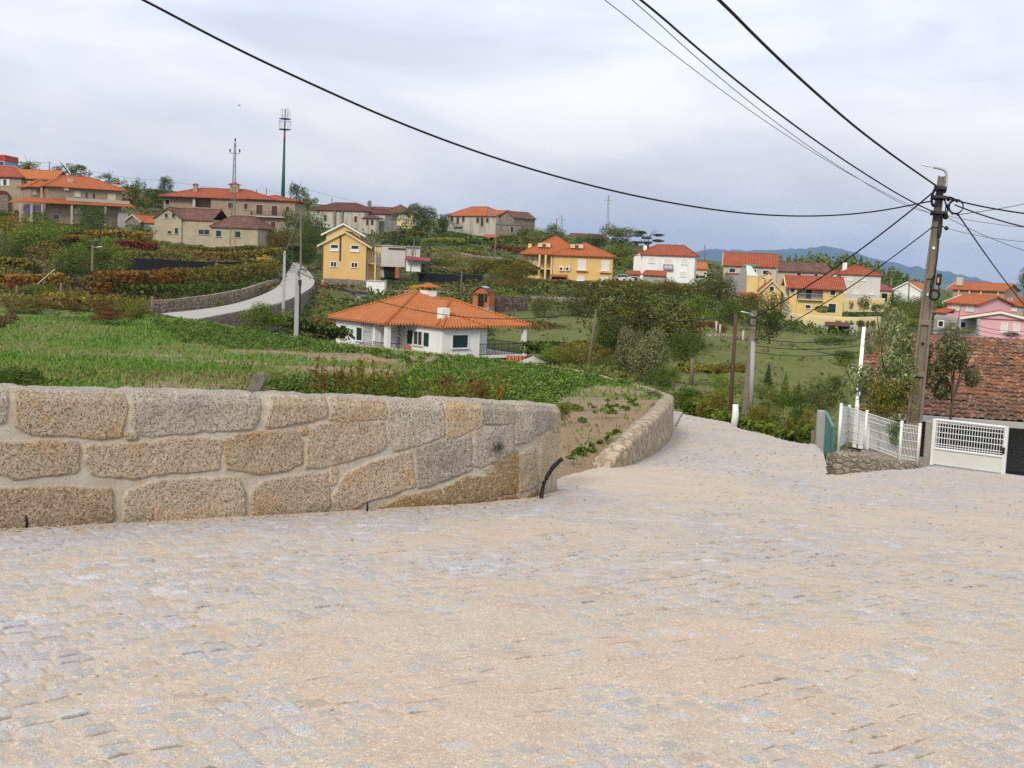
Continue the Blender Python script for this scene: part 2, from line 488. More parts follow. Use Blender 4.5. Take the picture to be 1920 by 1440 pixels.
# -------- setts: height and colour on a grid that follows the sight lines
def setts():
    yy = np.r_[np.linspace(-1.2, 3.0, 10), 1 / np.linspace(1 / 3.2, 1 / 40, 640)]
    aa = np.r_[np.linspace(-3.2, -.64, 26), np.linspace(-.62, .62, 840), np.linspace(.64, 3.2, 26)]
    A, Y = np.meshgrid(aa, yy)
    X = A * np.maximum(Y + 1.5, 1.0)
    base = road_z(X, Y)
    wx = X + .09 * (fbm(X * .9, Y * .9, 31, 3) - .5) + .05 * (fbm(X * 5, Y * 5, 32, 2) - .5); wy = Y + .09 * (fbm(X * .9 + 7, Y * .9, 33, 3) - .5) + .05 * (fbm(X * 5 + 3, Y * 5, 34, 2) - .5)
    an = R(33)
    r = -math.sin(an) * wx + math.cos(an) * wy; th = math.cos(an) * wx + math.sin(an) * wy
    rw = .104
    row = np.floor(r / rw); fr = r / rw - row
    u = th / (.100 + .03 * _hash(row, row * 0, 7)) + _hash(row, row * 0 + 3, 8) * 7
    u = u + .30 * (vnoise(u * .8, row * 3.1, 12) - .5)
    cell = np.floor(u); fu = u - cell
    h1 = _hash(cell, row, 1); h2 = _hash(cell, row, 2); h3 = _hash(cell, row, 3); h4 = _hash(cell, row, 4)
    gw = .045 + .05 * h4
    eu = np.minimum(fu, 1 - fu); er = np.minimum(fr, 1 - fr)
    wob = .03 * (vnoise(X * 60, Y * 60, 44) - .5)
    ed = np.minimum(eu, er) + wob
    top = sstep(gw * .3, gw + .10, ed)
    stone = -.012 + .012 * top + .007 * (h1 - .5) + .006 * (h2 - .5) * (fu - .5) * 2 + .008 * (h3 - .5) * (fr - .5) * 2 + .004 * (fbm(X * 25, Y * 25, 6, 2) - .5)
    sand = -.0004 + .024 * (fbm(X * .5 + 3, Y * .6, 21, 3) - .5) + .018 * (fbm(X * 3.2, Y * 3.2, 22, 3) - .5) + .006 * (fbm(X * 40, Y * 40, 23, 2) - .5)
    dist = segdist(X, Y, [tuple(p) for p in WF[::40]], False)
    sand += .010 * np.exp(-dist / .12) - .0035 * sstep(7, 12, Y) - .0012 - .012 * np.exp(-((dist - .45) / .3) ** 2)
    ent = np.hypot(X - .7, Y - 12.7); sand += .02 * np.exp(-(ent / 1.6) ** 2)
    z = np.maximum(stone, sand)
    h5 = _hash(cell, row, 5); h6 = _hash(cell, row, 6); rag = .12 * (vnoise(X * 26, Y * 26, 45) - .5)
    open_ = sstep(-.010, -.001, stone + .014 * (1 - top) - sand) * sstep(.36, .55, vnoise(X * 1.6, Y * 1.6, 46))
    slit = sstep(.13, .05, fr + rag) * (h5 > .74) * sstep(.02, .2, fu + rag) * sstep(.98, .8, fu + rag) * open_
    z = z - .011 * slit
    st = np.clip((stone - sand) / .016 + .52, 0, 1)
    Z = base + z
    tint = np.stack([.86 + .28 * h2, .86 + .28 * h2 + .02 * (h3 - .5), .84 + .28 * h2 + .12 * (h3 - .5), np.ones_like(h1)], -1)
    tint[h4 > .86] *= np.array([1.08, .86, .66, 1]); tint[h4 < .05] *= np.array([1.35, 1.35, 1.35, 1])
    tint[..., :3] *= np.array([.97, 1.0, 1.05])
    tint[..., 3] = 1 - slit
    n0, n1 = X.shape
    idx = np.arange(n0 * n1).reshape(n0, n1)
    Fa = np.stack([idx[:-1, :-1], idx[:-1, 1:], idx[1:, 1:], idx[1:, :-1]], -1).reshape(-1, 4)
    c = (X[:-1, :-1] + X[1:, 1:]) / 2, (Y[:-1, :-1] + Y[1:, 1:]) / 2
    keep = inside(c[0], c[1], ROAD).ravel()
    Fa = Fa[keep]
    used = np.unique(Fa); remap = np.full(n0 * n1, -1); remap[used] = np.arange(len(used))
    V = np.stack([X, Y, Z], -1).reshape(-1, 3)[used]
    k = NT('granite_setts')
    a = k.n('Attribute', attribute_name='stone'); tc = k.n('Attribute', attribute_name='tint')
    g1 = k.noise(170, 3, rough=.8); g2 = k.noise(55, 3, rough=.7); big = k.ramp(k.noise(.7, 5), [(.4, (0, 0, 0)), (.6, (1, 1, 1))]); mid = k.ramp(k.noise(3.5, 5, rough=.65), [(.36, (0, 0, 0)), (.66, (1, 1, 1))])
    sandc = k.mix(big, (.575, .465, .36), (.56, .48, .395))
    sandc = k.mix(k.math('MULTIPLY', mid, .5), sandc, (.47, .36, .255))
    sandc = k.mix(k.ramp(g1, [(.37, (1, 1, 1)), (.50, (0, 0, 0))]), sandc, (.26, .19, .13))
    sandc = k.mix(k.ramp(g2, [(.56, (0, 0, 0)), (.68, (1, 1, 1))]), sandc, (.68, .58, .46))
    stc = k.mix(1.0, k.mix(g2, (.37, .365, .375), (.50, .495, .505)), tc.outputs['Color'], 'MULTIPLY')
    stc = k.mix(k.ramp(g1, [(.38, (1, 1, 1)), (.50, (0, 0, 0))]), stc, (.19, .18, .175))
    stc = k.mix(k.ramp(g2, [(.58, (0, 0, 0)), (.70, (1, 1, 1))]), stc, (.62, .60, .58))
    stc = k.mix(k.math('MULTIPLY', mid, .45), stc, (.44, .365, .28))
    fm = k.math('ADD', a.outputs['Fac'], k.math('ADD', k.math('MULTIPLY', k.math('SUBTRACT', g1, .5), .9), k.math('MULTIPLY', k.math('SUBTRACT', k.noise(24, 4, rough=.7), .5), 1.1)))
    fm = k.ramp(fm, [(.40, (0, 0, 0)), (.74, (.80, .80, .80))])
    k.out(k.mix(tc.outputs['Alpha'], (.10, .075, .06), k.mix(fm, sandc, stc)), .92, k.bump(k.math('ADD', g1, k.math('MULTIPLY', g2, .6)), .5, .006))
    o = np_mesh('cobbled_road', V, remap[Fa], k.m, smooth=True, attrs={'stone': ('FLOAT', st.ravel()[used]), 'tint': ('FLOAT_COLOR', tint.reshape(-1, 4)[used])})
    tag(o, 'sandy grey granite sett road sloping down and away', kind='structure')
setts()

# ================================================================== the block wall beside the road
def px_to_wall(px, py):
    """pixel -> (s, height above foot) on the wall's face"""
    kk = (CY - py) / F
    v0 = np.c_[WF, WZ] - EYE
    a, b = v0 @ up, up[2]; c, e_ = v0 @ fw, fw[2]
    z = (kk * c - a) / (b - kk * e_)
    v = v0 + z[:, None] * np.array([0, 0, 1.0])
    X = CX + F * (v @ rt) / (v @ fw)
    w = np.abs(X - px) + 1e3 * (np.arange(len(WS)) > len(WS) - 15)
    i = int(np.argmin(w))
    # beyond the frame: extrapolate along the first straight part
    return WS[i], z[i]

def Z5(l): return [(x / 3.4286, 700 + y / 3.4286) for x, y in l]
def Z6(l): return [(520 + x / 3.4286, 680 + y / 3.4286) for x, y in l]
stones = [
    (Z5([(-60, 118), (40, 118), (50, 200), (35, 310), (-60, 320)]), 0),
    (Z5([(100, 128), (790, 150), (800, 230), (770, 405), (640, 415), (420, 395), (200, 380), (110, 330), (105, 200)]), 1),
    (Z5([(870, 160), (1670, 180), (1665, 300), (1620, 350), (1300, 365), (960, 395), (890, 380), (850, 310)]), 0),
    ([(513, 756), (612, 759), (611, 781), (564, 790), (520, 799), (500, 800), (503, 780)], 2),
    (Z5([(815, 390), (870, 395), (880, 415), (820, 420)]), 2),
    (Z5([(-60, 455), (300, 445), (490, 455), (490, 625), (380, 640), (120, 670), (0, 640), (-60, 640)]), 1),
    (Z5([(555, 480), (1000, 450), (1100, 425), (1440, 430), (1410, 500), (1405, 610), (1000, 640), (860, 670), (740, 660), (600, 640), (545, 560)]), 1),
    ([(426, 826), (440, 818), (500, 811), (552, 811), (566, 830), (564, 866), (540, 880), (480, 886), (430, 878), (424, 858)], 2),
    (Z6([(230, 410), (450, 395), (680, 390), (690, 520), (640, 570), (500, 610), (300, 665), (190, 675), (195, 560), (205, 450)]), 1),
    (Z6([(150, 420), (190, 420), (195, 455), (150, 455)]), 2),
    (Z5([(-60, 758), (300, 740), (715, 752), (725, 930), (640, 975), (300, 1010), (-60, 1030)]), 3),
    (Z5([(830, 770), (960, 705), (1250, 685), (1530, 675), (1560, 750), (1555, 935), (1200, 960), (900, 975), (810, 940), (800, 830)]), 1),
    ([(471, 930), (478, 914), (500, 903), (560, 893), (612, 889), (616, 945), (600, 965), (540, 974), (475, 976)], 1),
    (Z6([(355, 280), (690, 275), (695, 355), (560, 365), (400, 378), (345, 365)]), 2),
    (Z6([(730, 285), (1060, 285), (1070, 460), (1000, 490), (900, 530), (745, 560), (730, 500)]), 0),
    (Z6([(1090, 268), (1310, 268), (1310, 400), (1200, 450), (1090, 485)]), 2),
    (Z6([(1330, 288), (1520, 292), (1525, 385), (1340, 390)]), 0),
    (Z6([(1535, 290), (1650, 290), (1655, 470), (1600, 510), (1530, 520)]), 0),
    (Z6([(1670, 290), (1780, 290), (1770, 420), (1690, 450), (1665, 460)]), 0),
    (Z6([(440, 720), (600, 645), (860, 585), (870, 790), (700, 850), (560, 890), (450, 955), (360, 960), (370, 860)]), 1),
    (Z6([(345, 680), (380, 685), (375, 760), (350, 780)]), 2),
    (Z6([(900, 560), (1050, 510), (1230, 485), (1240, 690), (1100, 740), (960, 790), (905, 800)]), 4),
    (Z6([(1270, 440), (1510, 405), (1510, 560), (1400, 630), (1300, 670), (1260, 660)]), 4),
    (Z6([(1340, 680), (1390, 675), (1390, 710), (1345, 710)]), 2),
    (Z6([(600, 965), (800, 870), (1040, 820), (1050, 945), (800, 968), (620, 990)]), 5),
    (Z6([(1085, 810), (1200, 745), (1380, 740), (1400, 830), (1405, 925), (1200, 938), (1075, 950)]), 5),
    (Z6([(1400, 640), (1535, 570), (1545, 690), (1540, 820), (1440, 850), (1405, 820)]), 5),
    (Z6([(1560, 600), (1650, 540), (1665, 700), (1670, 780), (1560, 830), (1555, 700)]), 2),
    (Z6([(1690, 470), (1740, 440), (1745, 740), (1690, 760)]), 2),
    (Z6([(1430, 880), (1530, 855), (1560, 895), (1540, 915), (1430, 920)]), 5),
    (Z6([(1600, 850), (1680, 820), (1690, 880), (1600, 900)]), 5)]
stone_cols = [(.50, .44, .365), (.47, .385, .285), (.51, .41, .285), (.42, .315, .21), (.44, .385, .335), (.38, .28, .155)]
top_px = [(0, 733), (40, 734), (60, 737), (230, 740), (240, 743), (262, 740), (480, 746), (498, 751), (512, 745), (600, 749), (700, 752), (800, 758), (818, 760), (832, 754), (905, 757), (960, 760), (1030, 762), (1038, 764)]

def block_wall():
    ss = np.arange(0, WS[-1], .009); nz = 116
    ix = np.interp(ss, WS, np.arange(len(WS)))
    fx = lambda arr: np.interp(ix, np.arange(len(WS)), arr)
    X0, Y0, Z0, NX, NY = fx(WF[:, 0]), fx(WF[:, 1]), fx(WZ), fx(WN[:, 0]), fx(WN[:, 1])
    tp = [px_to_wall(*q) for q in top_px]
    order = np.argsort([t[0] for t in tp])
    tops = np.interp(ss, [tp[i][0] for i in order], [tp[i][1] for i in order])
    tops += .012 * (fbm(ss * 9, ss * 0, 71, 3) - .5)
    end = ss[-1] - ss
    tops -= .10 * np.exp(-end / .03)
    polys = [(np.array([px_to_wall(*q) for q in pg]), c) for pg, c in stones]
    for pg, _ in polys:                                      # the top course reaches the wall's top
        tt = np.interp(pg[:, 0], ss, tops); q = pg[:, 1] > tt - .085; pg[q, 1] = tt[q] + .05
    s_in = min(p[:, 0].min() for p, _ in polys)
    E = WS[-1]
    for zb, zt, a in ((-.06, .27, .47), (.30, .56, .50), (.59, .95, .44)): polys.append((np.array([(E - a, zb), (E + .1, zb), (E + .1, zt), (E - a + .02, zt)]), 2))
    rr = random.Random(5)                                    # the wall runs on past the picture's edge
    for zb, zt in ((-.05, .24), (.30, .52), (.58, .84)):
        x = s_in - .05 + rr.uniform(-.2, .1)
        while x > 0:
            w = rr.uniform(.45, .8)
            polys.append((np.array([(x - w, zb), (x - .05, zb + .02), (x - .04, zt), (x - w + .03, zt + .01)]), rr.choice([0, 1, 1, 2])))
            x -= w + .03
    T = np.linspace(0, 1, nz)
    S2, T2 = np.meshgrid(ss, T)
    Zl = T2 * tops[None] - (1 - T2) * .12
    mask = np.zeros_like(S2); col = np.zeros(S2.shape + (3,)); col[:] = (.45, .41, .345)
    sw = S2 + .022 * (fbm(S2 * 15, Zl * 15, 3, 4) - .5); zw = Zl + .022 * (fbm(S2 * 14, Zl * 14, 4, 3) - .5)
    for i, (pg, c) in enumerate(polys):
        a, b = pg.min(0) - .06, pg.max(0) + .06
        js = np.where((ss > a[0]) & (ss < b[0]))[0]
        if len(js) < 2: continue
        sl = slice(js[0], js[-1] + 1)
        sm = [tuple(q) for q in smooth_line(densify(list(pg) + [pg[0]], .025), 2)]
        ins = inside(sw[:, sl], zw[:, sl], sm); d = segdist(sw[:, sl], zw[:, sl], sm)
        dd = np.where(ins, d, -d) + .021; m = sstep(0, .016, dd); ins = dd > 0; d = np.abs(dd)
        mask[:, sl] = np.maximum(mask[:, sl], m)
        v = rr.uniform(.88, 1.12); cc = np.array(stone_cols[c]) * v
        f = np.clip(np.where(ins, sstep(-.002, .008, d), 0), 0, 1)[..., None]
        patch = sstep(.55, .72, fbm(S2[:, sl] * 3.5 + i, Zl[:, sl] * 3.5, 50 + i, 3))[..., None]
        c2 = cc * np.array([1.06, .90, .70]) if c in (1, 2, 3, 5) else cc * np.array([.72, .72, .78])
        if c == 4:
            pc = pg.mean(0) + np.array([.05, .03]); q = np.exp(-(((S2[:, sl] - pc[0]) / .09) ** 2 + ((Zl[:, sl] - pc[1]) / .07) ** 2))[..., None]
            c3 = cc * (1 - .6 * q * (.3 + 1.4 * patch))
        else: c3 = cc * (1 - patch * .8) + c2 * patch * .8
        col[:, sl] = col[:, sl] * (1 - f) + c3 * f
    disp = .013 * mask + .014 * mask * (fbm(S2 * 6, Zl * 6, 8, 4) - .5) * 2 + .006 * (fbm(S2 * 40, Zl * 40, 9, 2) - .5) * (.35 + mask) + .006 * (fbm(S2 * 12, Zl * 12, 19, 3) - .5)
    disp += .004 * (fbm(S2 * 5, Zl * 5, 10, 2) - .5)
    crown = sstep(.93, 1.0, T2); disp -= .03 * crown ** 2
    mort = 1 - np.clip(mask * 1.5, 0, 1)
    foot_shade_dirt = sstep(.13, 0, Zl) * .6 * fbm(S2 * 3, Zl * 3, 77, 2)  # contact shade and dirt painted into the tint towards the wall's foot
    col *= (1 - foot_shade_dirt)[..., None]
    for pxl in ((966, 938, .012, .13), (1006, 925, .016, .05)):    # red paint marks
        s0, z0 = px_to_wall(pxl[0], pxl[1])
        q = np.exp(-(((S2 - s0) / pxl[2]) ** 4 + ((Zl - z0 - pxl[3] * .4) / (pxl[3] * .55)) ** 4))[..., None]
        col = col * (1 - q) + np.array([.40, .035, .03]) * q
    FX = X0[None] + NX[None] * disp; FY = Y0[None] + NY[None] * disp; FZ_ = Z0[None] + Zl
    nt = 14; U = np.linspace(0, 1, nt)[1:, None]
    bump_t = .03 * (fbm(ss[None] * 10, U * 4 + 0 * ss[None], 61, 3) - .5) + .015 * np.sin(np.pi * U)
    disp_t = disp[-1][None] * (1 - U) - WTH * U
    TX = X0[None] + NX[None] * disp_t; TY = Y0[None] + NY[None] * disp_t
    TZ = (Z0 + tops)[None] + .012 + bump_t - .03 * U ** 8
    Bz = np.linspace(1, 0, 10)[1:, None]
    BX = np.repeat((X0 - NX * WTH)[None], 9, 0); BY = np.repeat((Y0 - NY * WTH)[None], 9, 0)
    BZ = TZ[-1][None] * Bz + (Z0 - .6)[None] * (1 - Bz)
    AX, AY, AZ = (np.concatenate(q, 0) for q in ((FX, TX, BX), (FY, TY, BY), (FZ_, TZ, BZ)))
    ct = np.zeros((nt - 1 + 9, len(ss), 3)); ct[:] = (.47, .42, .35)
    ct *= (.85 + .3 * fbm(ss[None] * 4 + 0 * np.arange(nt + 8)[:, None], np.arange(nt + 8)[:, None] * .3 + 0 * ss[None], 15, 2))[..., None]
    col = np.concatenate([col, ct], 0); mk = np.concatenate([np.clip(mask * 1.4, 0, 1), np.ones(ct.shape[:2])], 0)
    n0, n1 = AX.shape; idx = np.arange(n0 * n1).reshape(n0, n1)
    Fa = np.stack([idx[:-1, :-1], idx[:-1, 1:], idx[1:, 1:], idx[1:, :-1]], -1).reshape(-1, 4)
    V = np.stack([AX, AY, AZ], -1).reshape(-1, 3)
    # end cap
    m0 = len(V); er = idx[:, -1]; cen = V[er].mean(0); V = np.r_[V, [cen]]
    cap = np.array([(er[i], er[i + 1], m0, m0) for i in range(len(er) - 1)])
    k = NT('granite_blocks')
    a = k.n('Attribute', attribute_name='tint'); sm = k.n('Attribute', attribute_name='stone')
    g1 = k.noise(75, 3, rough=.8); g2 = k.noise(40, 3, rough=.75); g3 = k.noise(4, 5)
    c0 = k.mix(k.ramp(g1, [(.40, (1, 1, 1)), (.50, (0, 0, 0))]), a.outputs['Color'], k.mix(1.0, a.outputs['Color'], (.27, .235, .20), 'MULTIPLY'))
    c0 = k.mix(k.ramp(g2, [(.54, (0, 0, 0)), (.66, (.85, .85, .85))]), c0, k.mix(.55, a.outputs['Color'], (.72, .62, .50)))
    c0 = k.mix(k.math('MULTIPLY', g3, .3), c0, k.mix(1.0, c0, (.7, .62, .5), 'MULTIPLY'))
    mo = k.mix(k.math('MULTIPLY', k.ramp(k.noise(7, 6, rough=.7), [(.4, (0, 0, 0)), (.65, (1, 1, 1))]), .7), a.outputs['Color'], k.mix(1.0, a.outputs['Color'], (.82, .70, .52), 'MULTIPLY')); mo = k.mix(k.ramp(g1, [(.34, (.55, .55, .55)), (.46, (0, 0, 0))]), mo, (.2, .17, .13))
    h = k.math('MULTIPLY', k.math('ADD', g1, g2), k.math('MULTIPLY_ADD', sm.outputs['Fac'], .75, .25))
    k.out(k.mix(sm.outputs['Fac'], mo, c0), .92, k.bump(h, .9, .012))
    Fall = [tuple(f) for f in Fa]
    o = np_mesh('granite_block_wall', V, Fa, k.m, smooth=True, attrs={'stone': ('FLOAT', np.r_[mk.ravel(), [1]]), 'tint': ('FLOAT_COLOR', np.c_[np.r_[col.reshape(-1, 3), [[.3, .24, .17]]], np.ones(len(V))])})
    tag(o, 'low wall of large granite blocks with pale mortar joints beside the cobbled road', 'wall')
    b = MB(); b.add(V[er], [tuple(range(len(er)))]); 
    # the cut end of the wall
    e2 = b.build('wall_end', k.m, o); ca = e2.data.attributes.new('tint', 'FLOAT_COLOR', 'POINT'); cs = e2.data.attributes.new('stone', 'FLOAT', 'POINT')
    for i in range(len(e2.data.vertices)): ca.data[i].color = (.36, .28, .19, 1); cs.data[i].value = 1
    return tops
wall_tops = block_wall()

# ================================================================== field
def fan_sheet(name, poly, zf, mat, extra=None, y0=8, y1=95, na=330, ny=300, amax=1.0, label=None):
    yy = 1 / np.linspace(1 / y0, 1 / y1, ny); aa = np.linspace(-amax, .32, na)
    A, Y = np.meshgrid(aa, yy); X = A * Y
    Z = zf(X, Y)
    n0, n1 = X.shape; idx = np.arange(n0 * n1).reshape(n0, n1)
    Fa = np.stack([idx[:-1, :-1], idx[:-1, 1:], idx[1:, 1:], idx[1:, :-1]], -1).reshape(-1, 4)
    keep = inside((X[:-1, :-1] + X[1:, 1:]) / 2, (Y[:-1, :-1] + Y[1:, 1:]) / 2, poly).ravel()
    Fa = Fa[keep]; used = np.unique(Fa); rm = np.full(n0 * n1, -1); rm[used] = np.arange(len(used))
    V = np.stack([X, Y, Z], -1).reshape(-1, 3)[used]
    at = {kk: ('FLOAT', fn(X, Y).ravel()[used]) for kk, fn in (extra or {}).items()}
    o = np_mesh(name, V, rm[Fa], mat, smooth=True, attrs=at)
    return tag(o, label, kind='structure')

soil_spots = [(P(1120, 850, 14.5), 1.6, 1.0), (P(1150, 810, 17), 1.5, 1.0), (P(1200, 770, 20), 1.5, .9), (P(1090, 780, 18.5), 1.3, .75), (P(1180, 745, 25), 1.6, .7),
              (P(640, 690, 32), 2.2, .8), (P(700, 660, 48), 4, .75), (P(560, 650, 55), 4, .75), (P(250, 722, 19), 1.6, .75), (P(160, 728, 17.5), 1.3, .7), (P(330, 715, 21), 1.4, .65), (P(420, 672, 36), 2.4, .6), (P(300, 655, 44), 3, .5), (P(760, 700, 30), 1.6, .5), (P(480, 690, 31), 1.6, .35),
              (P(640, 650, 58), 3, .7), (P(1120, 725, 27), 1.6, .8), (P(1085, 760, 21), 1.4, .85), (P(1060, 860, 12.7), 1.0, 1.0)]
def soil_mask(x, y):
    s = np.zeros(np.shape(x))
    for p, r, w in soil_spots:
        s = np.maximum(s, w * np.exp(-((x - p[0]) ** 2 + ((y - p[1]) / 1.6) ** 2) / r ** 2))
    return np.clip(s * 1.35 + .9 * (fbm(np.asarray(x) * 1.3, np.asarray(y) * 1.3, 40, 4) - .56), 0, 1)

def field_mat():
    k = NT('field_turf')
    s = k.n('Attribute', attribute_name='soil')
    n1 = k.noise(.35, 5); n2 = k.noise(3, 5, rough=.7); n3 = k.noise(22, 4, rough=.7)
    g = k.ramp(n2, [(.3, (.075, .15, .018)), (.5, (.11, .20, .026)), (.68, (.17, .235, .05))])
    g = k.mix(k.ramp(n1, [(.5, (0, 0, 0)), (.68, (1, 1, 1))]), g, (.21, .20, .085))
    g = k.mix(k.math('MULTIPLY', k.ramp(n3, [(.35, (1, 1, 1)), (.55, (0, 0, 0))]), .6), g, (.035, .065, .015))
    so = k.mix(n2, (.24, .155, .09), (.38, .28, .175))
    so = k.mix(k.math('MULTIPLY', k.ramp(n3, [(.4, (1, 1, 1)), (.55, (0, 0, 0))]), .5), so, (.20, .13, .08))
    f = k.ramp(k.math('ADD', s.outputs['Fac'], k.math('ADD', k.math('MULTIPLY', k.math('SUBTRACT', n3, .5), 1.0), k.math('MULTIPLY', k.math('SUBTRACT', n2, .5), 1.3))), [(.38, (0, 0, 0)), (.62, (1, 1, 1))])
    return k.out(k.mix(f, g, so), .95, k.bump(k.math('ADD', n3, n2), .7, .06))
fan_sheet('field', FIELD, field_z, field_mat(), {'soil': soil_mask}, label='green grassy field behind the granite block wall')

# -------- retaining wall that curves round the field
def solid_wall(name, top, foot_z, th, mat, label, cat='wall', group=None, side=1, jit=.03, step=.35, batter=0.0):
    """top: list of (x, y, z); foot_z: callable or drop; thickness grows to the left of travel * side"""
    t = np.array(densify(top, step)); tg = np.gradient(t[:, :2], axis=0); tg /= np.linalg.norm(tg, axis=1)[:, None] + 1e-9
    nn = np.c_[-tg[:, 1], tg[:, 0]] * side
    rows = []; m = 7
    L = np.r_[0, np.cumsum(np.linalg.norm(np.diff(t, axis=0), axis=1))]
    fz = np.array([foot_z(p[0], p[1]) if callable(foot_z) else p[2] - foot_z for p in t])
    for j in range(m):
        f = j / (m - 1); z = fz + (t[:, 2] - fz) * f
        b = jit * 2 * (fbm(L * 3, z * 4, 5 + j, 2) - .5) * (j < m - 1) - batter * (1 - f)
        rows.append(np.c_[t[:, :2] + nn * b[:, None], z])
    for q, dz in ((.02, .03), (th * .5, .05), (th, .0)):
        rows.append(np.c_[t[:, :2] + nn * q, t[:, 2] + dz + .03 * (fbm(L * 4, L * 0 + q, 8, 2) - .5)])
    rows.append(np.c_[t[:, :2] + nn * th, fz])
    A = np.array(rows); n0, n1 = A.shape[:2]; idx = np.arange(n0 * n1).reshape(n0, n1)
    Fa = np.stack([idx[:-1, :-1], idx[:-1, 1:], idx[1:, 1:], idx[1:, :-1]], -1).reshape(-1, 4)
    if side > 0: Fa = Fa[:, ::-1]
    V = A.reshape(-1, 3)
    cap = []
    for c in (0, n1 - 1):
        for i in range(n0 // 2): cap.append((idx[i, c], idx[i + 1, c], idx[n0 - 2 - i, c], idx[n0 - 1 - i, c]))
    o = np_mesh(name, V, np.r_[Fa, np.array(cap)], mat)
    return tag(o, label, cat, group)

low_ctl = [(p[0], p[1], p[2] - h) for p, h in zip(rim[:7], rim_h)]
LOWZ = TPS([tuple(p) for p in rim_foot] + [(p[0], p[1], p[2]) for p in edge[:6]] + [(4.2, 28, -2.15), (5, 36, -2.75), (3.5, 32, -2.45), (4.2, 43, -3.2), (1, 51, -3.7), (-3, 59, -4.1), (-9, 67.5, -4.35),
            (-16, 77, -4.3), (-23.6, 86, -3.95), (-2, 54, -3.9), (-9, 62, -4.25), (-16, 72, -4.3)], .001)
solid_wall('field_retaining_wall', [RIM[0] - (0, 0, .16), RIM[1] - (0, 0, .04)] + list(RIM[2:]), lambda x, y: float(LOWZ(x, y)) - .25, .27, M['rub_warm'] if 'rub_warm' in M else
           rubble('warm_rubble', [(.52, .42, .30), (.43, .335, .23), (.57, .48, .36), (.48, .37, .25)], (.28, .21, .14), 4.5, zs=.8, bump=.6),
           'low tan rubble retaining wall curving round the field corner by the road', side=1, jit=.018, step=.25)

# ================================================================== far road
def resample(pts, n):
    p = np.array(pts); s = np.r_[0, np.cumsum(np.linalg.norm(np.diff(p, axis=0), axis=1))]
    t = np.linspace(0, s[-1], n)
    return np.stack([np.interp(t, s, p[:, i]) for i in range(3)], 1)
fl = smooth_line([Pz(*q) for q in [(300, 588, -3.85), (400, 578, -3.75), (467, 563, -3.55), (521, 540, -3.0), (531, 522, -2.45), (541, 508, -1.8), (546, 499, -1.35), (548, 492, -.95)]], 2)
fr = smooth_line([Pz(*q) for q in [(355, 602, -3.85), (450, 583, -3.75), (520, 570, -3.5), (567, 551, -3.2), (591, 534, -2.8), (588, 518, -2.25), (573, 503, -1.65), (560, 492, -1.0)]], 2)
low_out = smooth_line([(p[0], p[1], float(LOWZ(p[0], p[1]))) for p in [EDGE[0] + np.array([.3, 0]), (4.7, 38), (3.9, 44), (1.6, 51.5), (-3, 59), (-9, 67.5), (-16, 77)]] + [(fr[0][0] - .3, fr[0][1] + .2, -3.87)], 2)
low_in = [np.array([p[0], p[1], 0]) for p in RIM[20:]]
low_in = [np.array([p[0], p[1], float(LOWZ(p[0], p[1]))]) for p in low_in]
def ribbon(name, a, b, n, mat, label):
    a, b = resample(a, n), resample(b, n); m = 7
    V = np.concatenate([(a * (1 - t) + b * t)[None] for t in np.linspace(0, 1, m)], 0)
    V[:, :, 2] += .06 * np.sin(np.pi * np.linspace(0, 1, m))[:, None]
    idx = np.arange(m * n).reshape(m, n)
    Fa = np.stack([idx[:-1, :-1], idx[:-1, 1:], idx[1:, 1:], idx[1:, :-1]], -1).reshape(-1, 4)
    if (np.cross(V[0, 1] - V[0, 0], V[1, 0] - V[0, 0]))[2] > 0: pass
    else: Fa = Fa[:, ::-1]
    return tag(np_mesh(name, V.reshape(-1, 3), Fa, mat, smooth=True), label, kind='structure'), V
asph = plain('pale_concrete_road', (.38, .36, .32), .2, .5, .9, .2)
ribbon('village_road', fl, fr, 60, asph, 'pale road climbing between stone walls to the yellow house')
ribbon('lower_road', low_in, low_out, 60, asph, 'pale road passing below the far edge of the field')
FARROAD = [tuple(p[:2]) for p in fl] + [tuple(p[:2]) for p in fr[::-1]]
LOWROAD = [tuple(p[:2]) for p in low_in] + [tuple(p[:2]) for p in low_out[::-1]]
FRZ = TPS([tuple(p) for p in fl[::2]] + [tuple(p) for p in fr[::2]], .001)
LRZ = TPS([tuple(p) for p in low_in[::3]] + [tuple(p) for p in low_out[::3]], .001)

